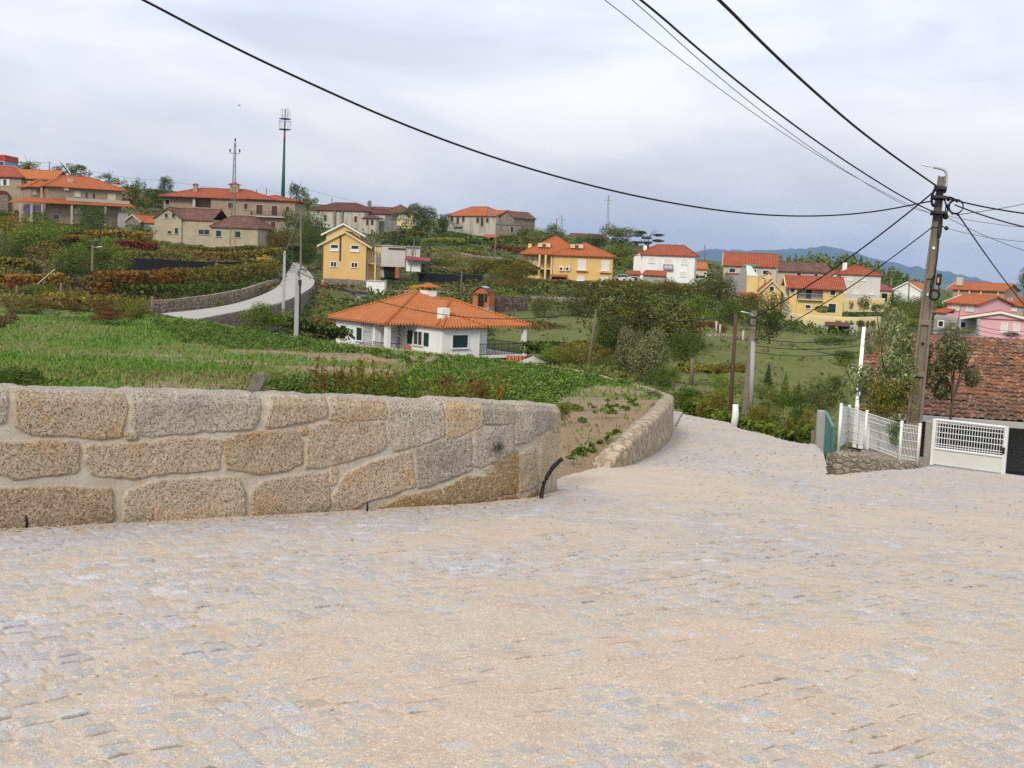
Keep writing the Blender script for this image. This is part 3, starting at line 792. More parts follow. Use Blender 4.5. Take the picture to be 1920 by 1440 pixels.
# ================================================================== the ground: one sheet to the horizon
ctl = [(-20, -10, -1), (20, -10, -1.5), (0, 0, -.7), (-15, 8, -1.2), (10, 10, -2.2), (0, 15, -2), (0, 28, -3.4), (-30, 40, -3.4), (-20, 70, -5), (7, 34, -3.2), (-40, 25, -2.4), (12, 26, -3.4)]
for q in [(1450, 760, 60), (1450, 720, 80), (1450, 650, 120), (1560, 640, 135), (1500, 612, 182), (1600, 603, 190), (1390, 806, 36), (1320, 790, 42),
          (1000, 690, 92), (1060, 640, 105), (1000, 600, 130), (1100, 575, 165), (1000, 562, 165), (910, 586, 150), (850, 540, 185), (850, 470, 250), (900, 447, 315), (700, 550, 170), (640, 546, 181), (690, 441, 310), (740, 425, 340),
          (1060, 532, 222), (1245, 530, 238), (1390, 565, 235), (1130, 450, 330), (1200, 470, 320), (1300, 490, 330), (1500, 545, 300), (1650, 575, 250), (1850, 642, 172), (1750, 622, 180), (1890, 575, 240), (1750, 562, 350),
          (100, 545, 130), (100, 480, 170), (100, 440, 200), (130, 420, 222), (15, 402, 235), (250, 505, 150), (250, 462, 190), (390, 468, 212), (450, 428, 258), (530, 376, 420), (300, 380, 330), (100, 340, 330), (0, 330, 280),
          (480, 495, 182), (580, 505, 238), (200, 590, 95), (60, 600, 85), (1300, 700, 75), (1150, 700, 62), (1180, 660, 90), (1230, 620, 110), (1290, 560, 200)]:
    ctl.append(tuple(P(*q)))
ctl += [(10, 32, -4.3), (16, 29, -4.4), (24, 30, -4.8), (20, 45, -5.2), (35, 60, -6.5), (-14, 97, -7.6), (0, 97, -7.7), (-6, 110, -7.2), (45, 100, -7.5), (70, 130, -8.5), (-5, 78, -6.7), (-11, 85, -6.9), (2, 80, -6.8), (0, 68, -5.9), (7, 74, -6.5), (-8, 90, -7.4), (5, 90, -7.4)]
ctl += [(-300, 600, 12), (0, 620, 8), (200, 550, -6), (350, 480, -16), (600, 700, -34), (-500, 300, 20), (500, 300, -26), (300, 100, -13), (160, 180, -9.5), (-300, 100, 0), (-150, 140, 0), (-200, -60, 0), (200, -60, -6), (0, -80, 0), (-120, 40, -2), (110, 350, -7)]
TZ_ = TPS(ctl, .002)
def ground_z(x, y):
    x = np.asarray(x, float); y = np.asarray(y, float)
    z = TZ_(np.clip(x, -650, 700), np.clip(y, -90, 720))
    far = sstep(500, 1500, np.hypot(x, y))
    z = z * (1 - far) - 60 * far
    return z + .5 * (fbm(x * .12, y * .12, 90, 3) - .5) * sstep(45, 90, y)
SHEETS = [(ROAD, road_z, .5), (FIELD, lambda x, y: FZ(x, y), .55), (FARROAD, FRZ, .3), (LOWROAD, LRZ, .35)]
def clip_ground(X, Y):
    Z = ground_z(X, Y)
    for poly, zf, gap in SHEETS:
        p = np.array(poly); bb = (X > p[:, 0].min() - 3) & (X < p[:, 0].max() + 3) & (Y > p[:, 1].min() - 3) & (Y < p[:, 1].max() + 3)
        if not bb.any(): continue
        xs, ys = X[bb], Y[bb]
        near = inside(xs, ys, poly) | (segdist(xs, ys, poly) < 1.0)
        zz = Z[bb]; zz[near] = np.minimum(zz[near], zf(xs[near], ys[near]) - gap); Z[bb] = zz
    return Z
def hz(x, y):
    return float(ground_z(np.array([x]), np.array([y]))[0])

def hill_mat():
    k = NT('hillside_ground')
    n1 = k.noise(.035, 6, rough=.65); n2 = k.noise(.35, 6, rough=.7); n3 = k.noise(2.5, 4, rough=.7)
    g = k.ramp(n2, [(.30, (.035, .050, .012)), (.46, (.075, .10, .022)), (.58, (.115, .125, .034)), (.72, (.16, .14, .055))])
    g = k.mix(k.ramp(n1, [(.45, (0, 0, 0)), (.62, (1, 1, 1))]), g, k.ramp(n2, [(.3, (.06, .10, .022)), (.7, (.11, .15, .04))]))
    g = k.mix(k.math('MULTIPLY', k.ramp(n3, [(.38, (1, 1, 1)), (.55, (0, 0, 0))]), .6), g, (.022, .030, .010))
    at = k.n('Attribute', attribute_name='meadow')
    md = k.mix(k.ramp(n3, [(.42, (0, 0, 0)), (.62, (.8, .8, .8))]), k.ramp(n2, [(.32, (.10, .12, .024)), (.5, (.15, .155, .036)), (.68, (.21, .185, .055))]), (.09, .115, .025))
    g = k.mix(at.outputs['Fac'], g, md)
    return k.out(g, .95, k.bump(k.math('ADD', n2, n3), .8, .3))
def terrain():
    xs = np.sinh(np.linspace(-1, 1, 301) * 5.2) / np.sinh(5.2) * 12000
    xs = np.unique(np.r_[xs, np.linspace(-90, 110, 180)])
    ys = np.unique(np.r_[np.linspace(-80, 240, 300), np.linspace(244, 700, 110), np.geomspace(720, 12000, 34), [-120, -300, -1000]])
    X, Y = np.meshgrid(xs, ys); Z = clip_ground(X, Y)
    n0, n1 = X.shape; idx = np.arange(n0 * n1).reshape(n0, n1)
    Fa = np.stack([idx[:-1, :-1], idx[:-1, 1:], idx[1:, 1:], idx[1:, :-1]], -1).reshape(-1, 4)
    o = np_mesh('ground', np.stack([X, Y, Z], -1).reshape(-1, 3), Fa, hill_mat(), smooth=True, attrs={'meadow': ('FLOAT', np.maximum(sstep(.09, .13, X / np.maximum(Y, 1)) * sstep(40, 50, Y) * sstep(178, 150, Y), .8 * sstep(-.03, .0, X / np.maximum(Y, 1)) * sstep(.085, .07, X / np.maximum(Y, 1)) * sstep(98, 106, Y) * sstep(160, 145, Y)))})
    tag(o, 'green and brown terraced hillside and valley floor', kind='structure')
terrain()

# -------- distant blue ridge
def mountains():
    prof = [(1050, 560), (1200, 500), (1270, 480), (1330, 467), (1400, 471), (1440, 468), (1500, 467), (1545, 462), (1580, 468), (1610, 476), (1640, 486), (1700, 499), (1760, 507), (1830, 522), (1880, 535), (1960, 552), (2050, 560), (2300, 590)]
    D = 9000.0
    xs = np.linspace(1050, 2300, 400)
    ys = np.interp(xs, [p[0] for p in prof], [p[1] for p in prof])
    top = np.array([P(a, b, D) for a, b in zip(xs, ys)])
    m = 24; rows = []
    for j in range(m):
        f = j / (m - 1)
        q = top.copy(); q[:, 1] -= (1 - f) * 2400; q[:, 0] -= (q[:, 0] / D) * (1 - f) * 1500
        q[:, 2] = -300 + (top[:, 2] + 300) * (f ** .8) + 80 * (fbm(q[:, 0] / 420, q[:, 1] / 420, 4, 4) - .5) * (f < .99) * math.sin(math.pi * f) + 16 * (vnoise(q[:, 0] / 30, q[:, 1] / 30, 6) - .3) * (f > .9)
        rows.append(q)
    back = top.copy(); back[:, 1] += 700; back[:, 2] = -300; rows.append(back)
    A = np.array(rows); n0, n1 = A.shape[:2]; idx = np.arange(n0 * n1).reshape(n0, n1)
    Fa = np.stack([idx[:-1, :-1], idx[:-1, 1:], idx[1:, 1:], idx[1:, :-1]], -1).reshape(-1, 4)
    k = NT('forested_ridge')
    n = k.noise(.0035, 8, rough=.75)
    k.out(k.ramp(n, [(.3, (.018, .035, .03)), (.6, (.04, .06, .045)), (.8, (.08, .085, .07))]), .95)
    tag(np_mesh('mountains', A.reshape(-1, 3), Fa, k.m, smooth=True), 'long blue wooded ridge on the horizon', kind='structure')
mountains()
# ================================================================== houses
class House:
    """local frame: origin under the left end of the front eave, x along the front, y away from the viewer, z = 0 at the base"""
    def __init__(s, name, label, cat, xl, yl, dl, xr, yr, yb, dr=None, group=None, W=None):
        A = P(xl, yl, dl)
        if dr is None:                                   # the depth that makes the front eave level
            r = ray(xr, yr); dr = (A[2] - EYE[2]) / r[2] if abs(r[2]) > 1e-6 else dl
            dr = min(max(dr, dl * .8), dl * 1.25)
        B = P(xr, yr, dr); B[2] = A[2]
        s.X = (B - A) / np.linalg.norm(B - A); s.Y = np.array([-s.X[1], s.X[0], 0]); s.W = W or float(np.linalg.norm(B - A))
        lo, hi = A[2] - 60, A[2]
        for _ in range(40):
            m = (lo + hi) / 2
            if proj([A[0], A[1], m])[1] > yb: lo = m
            else: hi = m
        s.H = float(A[2] - lo); s.O = np.array([A[0], A[1], lo]); s.d = dl
        s.root = empty(name, s.O, label, cat, group, rz=math.atan2(s.X[1], s.X[0]))
        s.root['kind'] = 'thing'
        s.wall = {}
    def loc(s, px, py, face='F', off=0.0):
        """pixel -> local coordinates on one of the house's upright faces (or on the level z = off for 'Z')"""
        r = ray(px, py); e = EYE - s.O
        rx, ry, rz = r @ s.X, r @ s.Y, r[2]; ex, ey, ez = e @ s.X, e @ s.Y, e[2]
        t = {'F': lambda: (off - ey) / ry, 'L': lambda: (off - ex) / rx, 'Z': lambda: (off - ez) / rz}[face]()
        return np.array([ex + t * rx, ey + t * ry, ez + t * rz])
    def zat(s, px, py, y=0.0): return float(s.loc(px, py, 'F', y)[2])
    def lx(s, px, py, y=0.0): return float(s.loc(px, py, 'F', y)[0])
    def part(s, mb, name, mat, parent=None, label=None, **k):
        o = mb.build(name, mat, parent or s.root, **k)
        if label: o['label'] = label
        return o
    def body(s, x0, x1, y0, y1, z0, z1, mat, name='wall', label=None):
        mb = MB(); mb.box(x0, x1, y0, y1, z0, z1)
        return s.part(mb, name, mat, label=label)
    def bodies(s, boxes, mat, name='wall', polys=(), label=None):
        mb = MB()
        for b in boxes: mb.box(*b)
        for pl, d in polys: mb.prism(pl, d)
        return s.part(mb, name, mat, label=label)
    def hip(s, x0, x1, y0, y1, ze, h, mat, ov=.45, ridge=None, t=.16, caps=True, label=None, mb=None, build=True, axis=None):
        mb = mb or MB(); sl = h / (min(x1 - x0, y1 - y0) / 2)
        x0 -= ov; x1 += ov; y0 -= ov; y1 += ov
        w, d = x1 - x0, y1 - y0; hh = ze + h
        ax = axis or ('x' if w >= d else 'y')
        if ax == 'x':
            ins = ridge if ridge is not None else min(d, w) / 2 * .999
            a, b = (x0 + ins, (y0 + y1) / 2, hh), (x1 - ins, (y0 + y1) / 2, hh)
            fs = [((x0, y0), (x1, y0), b, a), ((x1, y1), (x0, y1), a, b), ((x0, y1), (x0, y0), a), ((x1, y0), (x1, y1), b)]
        else:
            ins = ridge if ridge is not None else min(d, w) / 2 * .999
            a, b = ((x0 + x1) / 2, y0 + ins, hh), ((x0 + x1) / 2, y1 - ins, hh)
            fs = [((x0, y0), (x1, y0), a), ((x1, y1), (x0, y1), b), ((x0, y1), (x0, y0), a, b), ((x1, y0), (x1, y1), b, a)]
        for f in fs: mb.quad(*[(p[0], p[1], ze if len(p) == 2 else p[2]) for p in f])
        cs = [(x0, y0), (x1, y0), (x1, y1), (x0, y1)]
        for i in range(4):
            p, q = cs[i], cs[(i + 1) % 4]
            mb.quad((*p, ze - t), (*q, ze - t), (*q, ze), (*p, ze))
        mb.quad(*[(*c, ze - t) for c in cs[::-1]])
        if caps:
            lines = [(a, b)] if abs(a[0] - b[0]) + abs(a[1] - b[1]) > .05 else []
            for c in cs: lines.append(((*c, ze), a if (abs(c[0] - a[0]) + abs(c[1] - a[1])) <= (abs(c[0] - b[0]) + abs(c[1] - b[1])) else b))
            for p, q in lines: mb.tube([np.array(p) + (0, 0, .03), np.array(q) + (0, 0, .03)], .11, 6)
        if not build: return mb
        return s.part(mb, 'roof', mat, label=label)
    def gable(s, x0, x1, y0, y1, ze, h, mat, axis='x', ov=.45, ovg=.3, t=.18, wallmat=None, mid=.5, label=None, mb=None, build=True, wallpart=True, edge=None):
        mb = mb or MB()
        if axis == 'x':
            e0, e1, g0, g1 = y0 - ov, y1 + ov, x0 - ovg, x1 + ovg; mm = y0 + (y1 - y0) * mid
            pt = lambda c, g, z: (g, c, z)
        else:
            e0, e1, g0, g1 = x0 - ov, x1 + ov, y0 - ovg, y1 + ovg; mm = x0 + (x1 - x0) * mid
            pt = lambda c, g, z: (c, g, z)
        s0 = h / (mm - (y0 if axis == 'x' else x0)); s1 = h / ((y1 if axis == 'x' else x1) - mm)
        z0, z1 = ze - ov * s0 + .06, ze - ov * s1 + .06; zr = ze + h + .06
        for c0, za, c1, zb in ((e0, z0, mm, zr), (mm, zr, e1, z1)):
            mb.prism([pt(c0, g0, za), pt(c1, g0, zb), pt(c1, g0, zb - t), pt(c0, g0, za - t)], np.array(pt(0, g1 - g0, 0)))
        mb.tube([pt(mm, g0, zr), pt(mm, g1, zr)], .11, 6)
        if wallmat is not None and wallpart:
            for g in ((x0, x1 - .2) if axis == 'x' else (y0, y1 - .2)):
                wm = MB()
                if axis == 'x': wm.prism([(g, y0, ze), (g, y1, ze), (g, mm, ze + h)], (.2, 0, 0))
                else: wm.prism([(x0, g, ze), (x1, g, ze), (mm, g, ze + h)], (0, .2, 0))
                s.part(wm, 'gable_wall', wallmat)
        if edge is not None:
            em = MB()
            for c0, za, c1, zb in ((e0, z0, mm, zr), (mm, zr, e1, z1)):
                em.prism([pt(c0, g0 - .04, za + .03), pt(c1, g0 - .04, zb + .03), pt(c1, g0 - .04, zb - t - .1), pt(c0, g0 - .04, za - t - .1)], np.array(pt(0, .16, 0)))
            s.part(em, 'gable_trim', edge)
        if not build: return mb
        return s.part(mb, 'roof', mat, label=label)
    def win(s, px, py, wp, hp, kind='glass', face='F', off=0.0, sill=True, fr='frame', name='window', label=None, split=False):
        """opening on the front face (y = off) or on a side face (x = off): frame proud of the wall, pane inside it"""
        a = s.loc(px - wp / 2, py, face, off); b = s.loc(px + wp / 2, py, face, off)
        c = s.loc(px, py - hp / 2, face, off); d = s.loc(px, py + hp / 2, face, off)
        i = 0 if face == 'F' else 1
        u0, u1 = sorted((a[i], b[i])); z0, z1 = d[2], c[2]
        return s.winm(u0, u1, z0, z1, kind, face, off, sill, fr, name, label, split)
    def winm(s, u0, u1, z0, z1, kind='glass', face='F', off=0.0, sill=True, fr='frame', name='window', label=None, split=False):
        mats = {'glass': M['glass'], 'green': M['green_sh'], 'white': M['white_sh'], 'cream': M['cream_sh'], 'brown': M['brownwood'], 'dark': M['dark']}
        sg = -1 if face != 'R' else 1
        def bx(mb, ua, ub, d0, d1, za, zb):
            if face == 'F': mb.box(ua, ub, off + min(sg * d0, sg * d1), off + max(sg * d0, sg * d1), za, zb)
            else: mb.box(off + min(sg * d0, sg * d1), off + max(sg * d0, sg * d1), ua, ub, za, zb)
        f = MB(); t = min(.11, (u1 - u0) * .13)
        bx(f, u0 - t, u0, .003, .06, z0 - t, z1 + t); bx(f, u1, u1 + t, .003, .06, z0 - t, z1 + t)
        bx(f, u0, u1, .003, .06, z1, z1 + t)
        if sill: bx(f, u0 - t * 1.6, u1 + t * 1.6, .062, .16, z0 - t, z0 - t * .2); bx(f, u0, u1, .003, .06, z0 - t, z0)
        else: bx(f, u0, u1, .003, .06, z0 - t, z0)
        if split: bx(f, (u0 + u1) / 2 - .04, (u0 + u1) / 2 + .04, .022, .05, z0, z1)
        o = s.part(f, name, M[fr], label=label)
        p = MB()
        if kind == 'half':
            zm = z0 + (z1 - z0) * .45
            bx(p, u0, u1, .002, .02, z0, zm); s.part(p, 'pane', M['white_sh'], o)
            q = MB(); bx(q, u0, u1, .004, .03, zm, z1); s.part(q, 'shutter', M['green_sh'], o)
        else:
            bx(p, u0, u1, .002, .02, z0, z1)
            s.part(p, 'pane' if kind in ('glass', 'dark') else 'shutter', mats[kind], o)
        return o
    def chimney(s, x, y, z0, z1, w=.9, mat='offwhite', cap=None, roof=None, d=None):
        mb = MB(); d = d or w
        mb.box(x - w / 2, x + w / 2, y - d / 2, y + d / 2, z0, z1)
        o = s.part(mb, 'chimney', M[mat], roof)
        if cap:
            c = MB(); e_ = w * .72; f_ = d * .72
            for sx in (-1, 1):
                for sy in (-1, 1): c.box(x + sx * w * .38 - .08, x + sx * w * .38 + .08, y + sy * d * .38 - .08, y + sy * d * .38 + .08, z1 + .001, z1 + .28)
            c.box(x - e_, x + e_, y - f_, y + f_, z1 + .28, z1 + .36)
            for p in (((x - e_, y - f_), (x + e_, y - f_)), ((x + e_, y - f_), (x + e_, y + f_)), ((x + e_, y + f_), (x - e_, y + f_)), ((x - e_, y + f_), (x - e_, y - f_))):
                c.quad((*p[0], z1 + .36), (*p[1], z1 + .36), (x, y, z1 + .36 + w * .32))
            s.part(c, 'chimney_cap' if roof is None else 'chimney_cap', M[cap], roof)
        return o
    def rail(s, x0, x1, y0, y1, z, h=.95, mat='iron', n=14, sides='FLR'):
        mb = MB(); pts = []
        if 'L' in sides: pts.append(((x0, y1), (x0, y0)))
        if 'F' in sides: pts.append(((x0, y0), (x1, y0)))
        if 'R' in sides: pts.append(((x1, y0), (x1, y1)))
        for a, b in pts:
            mb.tube([(*a, z + h), (*b, z + h)], .035, 5); mb.tube([(*a, z + .08), (*b, z + .08)], .025, 5)
            L = math.hypot(b[0] - a[0], b[1] - a[1]); k = max(2, int(L / .16))
            for i in range(k + 1):
                t = i / k; q = (a[0] + (b[0] - a[0]) * t, a[1] + (b[1] - a[1]) * t)
                mb.tube([(*q, z), (*q, z + h)], .014 if i % 6 else .03, 4, caps=False)
        return s.part(mb, 'railing', M[mat])


# ---------------------------------------------------------------- the white house below the field
h = House('white_bungalow', 'white bungalow with green shutters and a wide orange tiled roof below the field', 'house', 828, 612, 95.5, 986, 608, 671, dr=101)
ze = h.H
mb = MB()
for x0, x1, y0, y1 in ((.45, 4.3, .5, 8), (-2.2, 9, 7, 13.1), (4.3, 5.7, 1.3, 9), (-2.2, 0, 6.6, 9)): mb.box(x0, x1, y0, y1, -2.2 + .01 * x0, ze - .17 + .004 * y0)
h.part(mb, 'wall', M['white'])
rm = MB(); q = lambda *pp: rm.quad(*[(x, y, ze + z) for x, y, z in pp])
PA, PB, PC = (4.0, 9.6, 2.45), (5.0, 5.8, 1.95), (2.35, 2.4, 1.0)
q((-2.8, 13.6, 0), (-2.8, 4, 0), PA); q((-2.8, 4, 0), (9.9, 4, 0), PA); q((10, 13.6, 0), (-2.8, 13.6, 0), PA); q((10, 4, 0), (10, 13.6, 0), PA)
q((0, 9, 0), (0, .6, 0), PB, (5, 9, 1.95)); q((0, .6, 0), (10, .6, 0), PB); q((10, .6, 0), (10, 9, 0), (5, 9, 1.95), PB)
q((0, 2.6, 0), (0, 0, 0), PC, (2.35, 5, 1)); q((0, 0, 0), (4.7, 0, 0), PC); q((4.7, 0, 0), (4.7, 2.6, 0), (2.35, 5, 1), PC)
ring = [(-2.8, 13.6), (-2.8, 4), (0, 4), (0, 0), (4.7, 0), (4.7, .6), (10, .6), (10, 13.6)]
for a, b in zip(ring, ring[1:] + ring[:1]): rm.quad((*a, ze - .16), (*b, ze - .16), (*b, ze), (*a, ze))
rm.quad(*[(*c, ze - .16) for c in ring[::-1]])
for a, b in (((-2.8, 13.6, 0), PA), ((-2.8, 4, 0), PA), ((0, .6, 0), PB), ((10, .6, 0), PB), (PB, (5, 8.4, 1.95)), (PA, (10, 13.6, 0)), ((0, 0, 0), PC), ((4.7, 0, 0), PC), (PC, (2.35, 3.2, 1.0))):
    rm.tube([(a[0], a[1], ze + a[2] + .03), (b[0], b[1], ze + b[2] + .03)], .12, 6)
roof = h.part(rm, 'roof', M['tile_b'])
h.chimney(1.5, 1.9, ze + .4, ze + 1.4, .75, 'white', None, roof)
h.chimney(6.5, 11.5, ze + 1.0, ze + 2.5, 1.1, 'white', 'tile_b', roof)
c = MB(); c.box(-2.5, -2.1, 4.3, 4.7, -2, ze - .165); h.part(c, 'column', M['white'])
c = MB(); c.box(9.35, 9.7, .85, 1.2, -3, ze - .165); h.part(c, 'column', M['white'])
c = MB(); c.box(4.31, 9.75, .8, 6.9, -.22, 0); h.part(c, 'balcony', M['white'])
c = MB(); c.box(-2.45, .44, 4.25, 6.59, -.4, -.1); h.part(c, 'porch', M['concrete2'])
h.rail(4.4, 9.3, .9, 6.8, .02, .95, sides='FR'); h.rail(-2.4, -.9, 4.5, 6.5, -.1, .95, sides='LF')
for yv in (9.1, 11.8): h.winm(yv - .45, yv + .45, .75, 1.85, 'green', 'L', -2.2, name='window')
h.winm(1.5, 3.05, .75, 1.8, 'green', 'F', .5)
h.winm(3.4, 4.6, .75, 1.85, 'glass', 'L', .45, split=True)
for yv in (2.75, 5.2):
    c = MB(); c.box(.36, .44, yv - .32, yv + .32, .75, 1.85); h.part(c, 'shutter', M['green_sh'])
h.winm(-1.6, -.7, 0, 2.0, 'white', 'F', 6.6, sill=False, name='door')
tag(MB().box(0, .55, 0, .55, 0, .01).ball((.28, .28, .45), .3, .3, .35).tube([(.28, .28, 0), (.28, .28, .3)], .2, 8, .26).build('flower_pot', M['orangebrick']), 'round terracotta pot standing on the porch of the white bungalow', 'plant pot')
pot = bpy.data.objects['flower_pot']; pot.location = tuple(h.O + h.X * -.3 + h.Y * 5.0 + np.array([0, 0, -.1])); pot['kind'] = 'thing'

# ---------------------------------------------------------------- yellow gabled house by the road
h = House('yellow_house', 'tall ochre gabled house with a brown drain pipe on its front by the village road', 'house', 604, 456, 183, 689, 456, 524, dr=183.2)
W, Hh, D = h.W, h.H, 11.0
h.bodies([(0, W, 0, D, -1.5, Hh)], M['yellow'])
rise = h.zat(640, 434, 0) - Hh
h.gable(0, W, 0, D, Hh, rise, M['tile_dk'], 'y', .75, .35, wallmat=M['yellow'], edge=M['palewall'])
for px, py, kk, sx in ((627, 464.5, 'half', 13), (665.5, 466, 'half', 13.5), (625.5, 495.5, 'glass', 10), (664.5, 497, 'glass', 10.5)):
    h.win(px, py, sx, 10.5 if kk == 'half' else 8.5, kk, split=kk == 'glass')
c = MB(); x = h.lx(638, 470); c.box(x - .11, x + .11, -.12, -.004, h.zat(637, 489), Hh + rise - .45); h.part(c, 'drain_pipe', M['brownwood'])
for px in (604.6, 687.5):
    x = h.lx(px, 490); c = MB(); c.box(x - .07, x + .07, -.13, -.005, 0, Hh - .35); h.part(c, 'drain_pipe', M['iron'])
c = MB(); c.box(W - .02, W + 1.3, 1.2, D, -1.2, 0.02); c.box(W, W + 1.3, 1.0, D, Hh * .47, Hh * .47 + .18); h.part(c, 'balcony', M['yellow'])
for y_ in (1.05, 5.2, 9.5): c = MB(); c.box(W + 1.05, W + 1.3, y_, y_ + .25, .02, Hh - .25); h.part(c, 'column', M['yellow2'])
h.rail(W + .02, W + 1.25, 1.05, D - .2, Hh * .47 + .18, .9, 'galv', sides='FR')
for y_ in (2.5, 6.5):
    h.winm(y_, y_ + 1.1, Hh * .47 + .2, Hh - .7, 'brown', 'R', W, sill=False, name='door'); h.winm(y_, y_ + 1.2, .1, 2.1, 'dark', 'R', W, sill=False, name='door')
h = House('rear_gabled_house', 'pale ochre house with white gable edge and dark grey roof behind the yellow house', 'house', 612, 435, 204, 676, 436, 500, dr=204.5)
W, Hh, D = h.W, h.H, 13
h.bodies([(0, W, 0, D, -1, Hh)], M['yellow2'])
h.gable(0, W, 0, D, Hh, h.zat(642, 419, 0) - Hh, M['slate'], 'y', .9, .5, wallmat=M['yellow2'], edge=M['whitepaint'])
for y_ in (2.2, 5.4): h.winm(y_, y_ + 1.3, Hh - 2.2, Hh - .9, 'white', 'R', W)
# stone base wall below
def upright(name, label, cat, mat, pts, ztop_px, zb, th=.35, jit=.03, **k):
    """wall along (px, py, d) points: py is the top edge, zb the depth below it"""
    top = [P(*p) for p in pts]
    return solid_wall(name, top, zb, th, mat, label, cat, jit=jit, step=.6, **k)
upright('stone_base_wall', 'dark rubble retaining wall under the ochre gabled house', 'wall', M['rubble'], [(607, 522, 182), (650, 524, 179.5), (690, 527, 178.5)], 0, 3.0, .4, .05)

# ---------------------------------------------------------------- modern block
h = House('flat_roofed_house', 'flat roofed pale grey modern house with a dark open garage below', 'house', 716, 461, 205, 789, 459.5, 500, dr=207)
W, Hh = h.W, h.H; x1 = h.lx(760, 470); x2 = h.lx(742, 500)
h.bodies([(0, x1, 0, 9, h.zat(730, 500), Hh - .1), (x1 + .004, W, .35, 9, h.zat(775, 489), Hh), (.6, 3, 2, 9, h.zat(730, 521), h.zat(730, 500)), (x2 - 1, x1, 3, 9, h.zat(745, 521), h.zat(745, 500) - .003)], M['modern'])
c = MB(); c.box(-.25, W + .05, -.05, 9.1, Hh + .003, Hh + .14); h.part(c, 'roof', M['concrete2'])
c = MB(); c.box(h.lx(728, 462), h.lx(760, 462), -.13, -.004, Hh - .55, Hh - .25); h.part(c, 'canopy', M['brownwood'])
c = MB(); c.box(.9, x2, .8, 8, h.zat(735, 521), h.zat(735, 501)); h.part(c, 'garage_opening', M['dark'])
c = MB(); c.box(x2, x2 + .6, -.1, .5, h.zat(747, 521), h.zat(747, 501)); h.part(c, 'column', M['orangebrick'])
c = MB()
for i in range(3): c.box(h.lx(772, 470) + i * .35, h.lx(772, 470) + i * .35 + .05, .24, .345, h.zat(772, 478), h.zat(772, 467))
h.part(c, 'vent', M['concrete'])
h.rail(.1, 1.9, .05, .1, h.zat(722, 469), .9, 'galv', sides='F')
h2 = House('dark_red_canopy', 'dark red sheet roof shelter beside the flat roofed house', 'shelter', 760, 488, 203, 806, 497, 503, dr=203)
c = MB(); c.prism([(0, -1, h2.H + .1), (h2.W, -1, h2.H - .1), (h2.W, 2.2, h2.H + .3), (0, 2.2, h2.H + .6)], (0, 0, .18)); h2.part(c, 'roof', M['dkred'])
c = MB(); c.box(.1, h2.W * .6, .5, 2, -.5, h2.H + .1); h2.part(c, 'wall', M['white'])
c = MB(); c.box(h2.W - .5, h2.W - .35, -.5, -.35, -.5, h2.H - .1); h2.part(c, 'post', M['iron'])

# ---------------------------------------------------------------- sheds between the road and the bungalow
h = House('grey_shed', 'grey block shed with a sagging tin roof below the ochre house', 'shed', 654, 549, 150, 695, 551, 571, dr=151)
W, Hh = h.W, h.H
h.bodies([(.9, W - .6, 0, 2.6, -.6, Hh)], M['greyrend'])
c = MB(); c.prism([(-.1, -.4, Hh + .25), (W, -.5, Hh + .02), (W, 2.8, Hh + .2), (-.1, 2.8, Hh + .45)], (0, 0, .09)); h.part(c, 'roof', M['rust'])
c = MB(); c.box(0, .14, -.2, -.06, -.6, Hh + .2); c.box(.4, .5, 0, .1, -.6, Hh + .2); h.part(c, 'post', M['wood'])
c = MB(); c.box(1.6, 2.3, -.6, -.1, -.5, .45); h.part(c, 'crate', M['rust'])
h = House('white_tank', 'white rendered water tank beside the ochre house base', 'tank', 687, 527, 168, 721, 528, 545, dr=168)
h.bodies([(0, h.W, 0, 2.6, -1, h.H)], M['white']); c = MB(); c.box(-.1, h.W + .1, -.1, 2.7, h.H + .002, h.H + .1); h.part(c, 'lid', M['concrete2'])
h = House('orange_brick_hut', 'small orange brick hut with a curved patched roof', 'hut', 887, 549, 148, 918, 550.5, 574, dr=147.5)
W, Hh = h.W, h.H
h.bodies([(0, W, 0, 2.6, .02, Hh)], M['orangebrick']); h.body(-.02, W + .02, -.02, 2.62, -1.8, .0, M['concrete'], 'base')
c = MB(); n = 8
arc = [(W * i / n, Hh - .1 + .85 * math.sin(math.pi * (i / n) * .92 + .12)) for i in range(n + 1)]
for (xa, za), (xb, zb) in zip(arc[:-1], arc[1:]): c.prism([(xa, -.2, za), (xb, -.2, zb), (xb, -.2, zb + .09), (xa, -.2, za + .09)], (0, 3.1, 0))
rf = h.part(c, 'roof', M['rust'])
c = MB(); xa, za = arc[4]; xb, zb = arc[6]; c.prism([(xa, -.3, za + .1), (xb, -.3, zb + .1), (xb, -.3, zb + .14), (xa, -.3, za + .14)], (0, 2.4, 0)); h.part(c, 'roof_sheet', M['galv'], rf)
c = MB(); c.prism([(xx, 0, zz - .1) for xx, zz in arc] + [(W, 0, Hh - .4), (0, 0, Hh - .4)], (0, .15, 0)); h.part(c, 'gable_wall', M['orangebrick'])
h.winm(.7, 1.45, -.3, 1.6, 'dark', sill=False, fr='wood', name='door'); h.winm(W - .75, W - .35, .7, 1.5, 'dark', fr='brownwood')

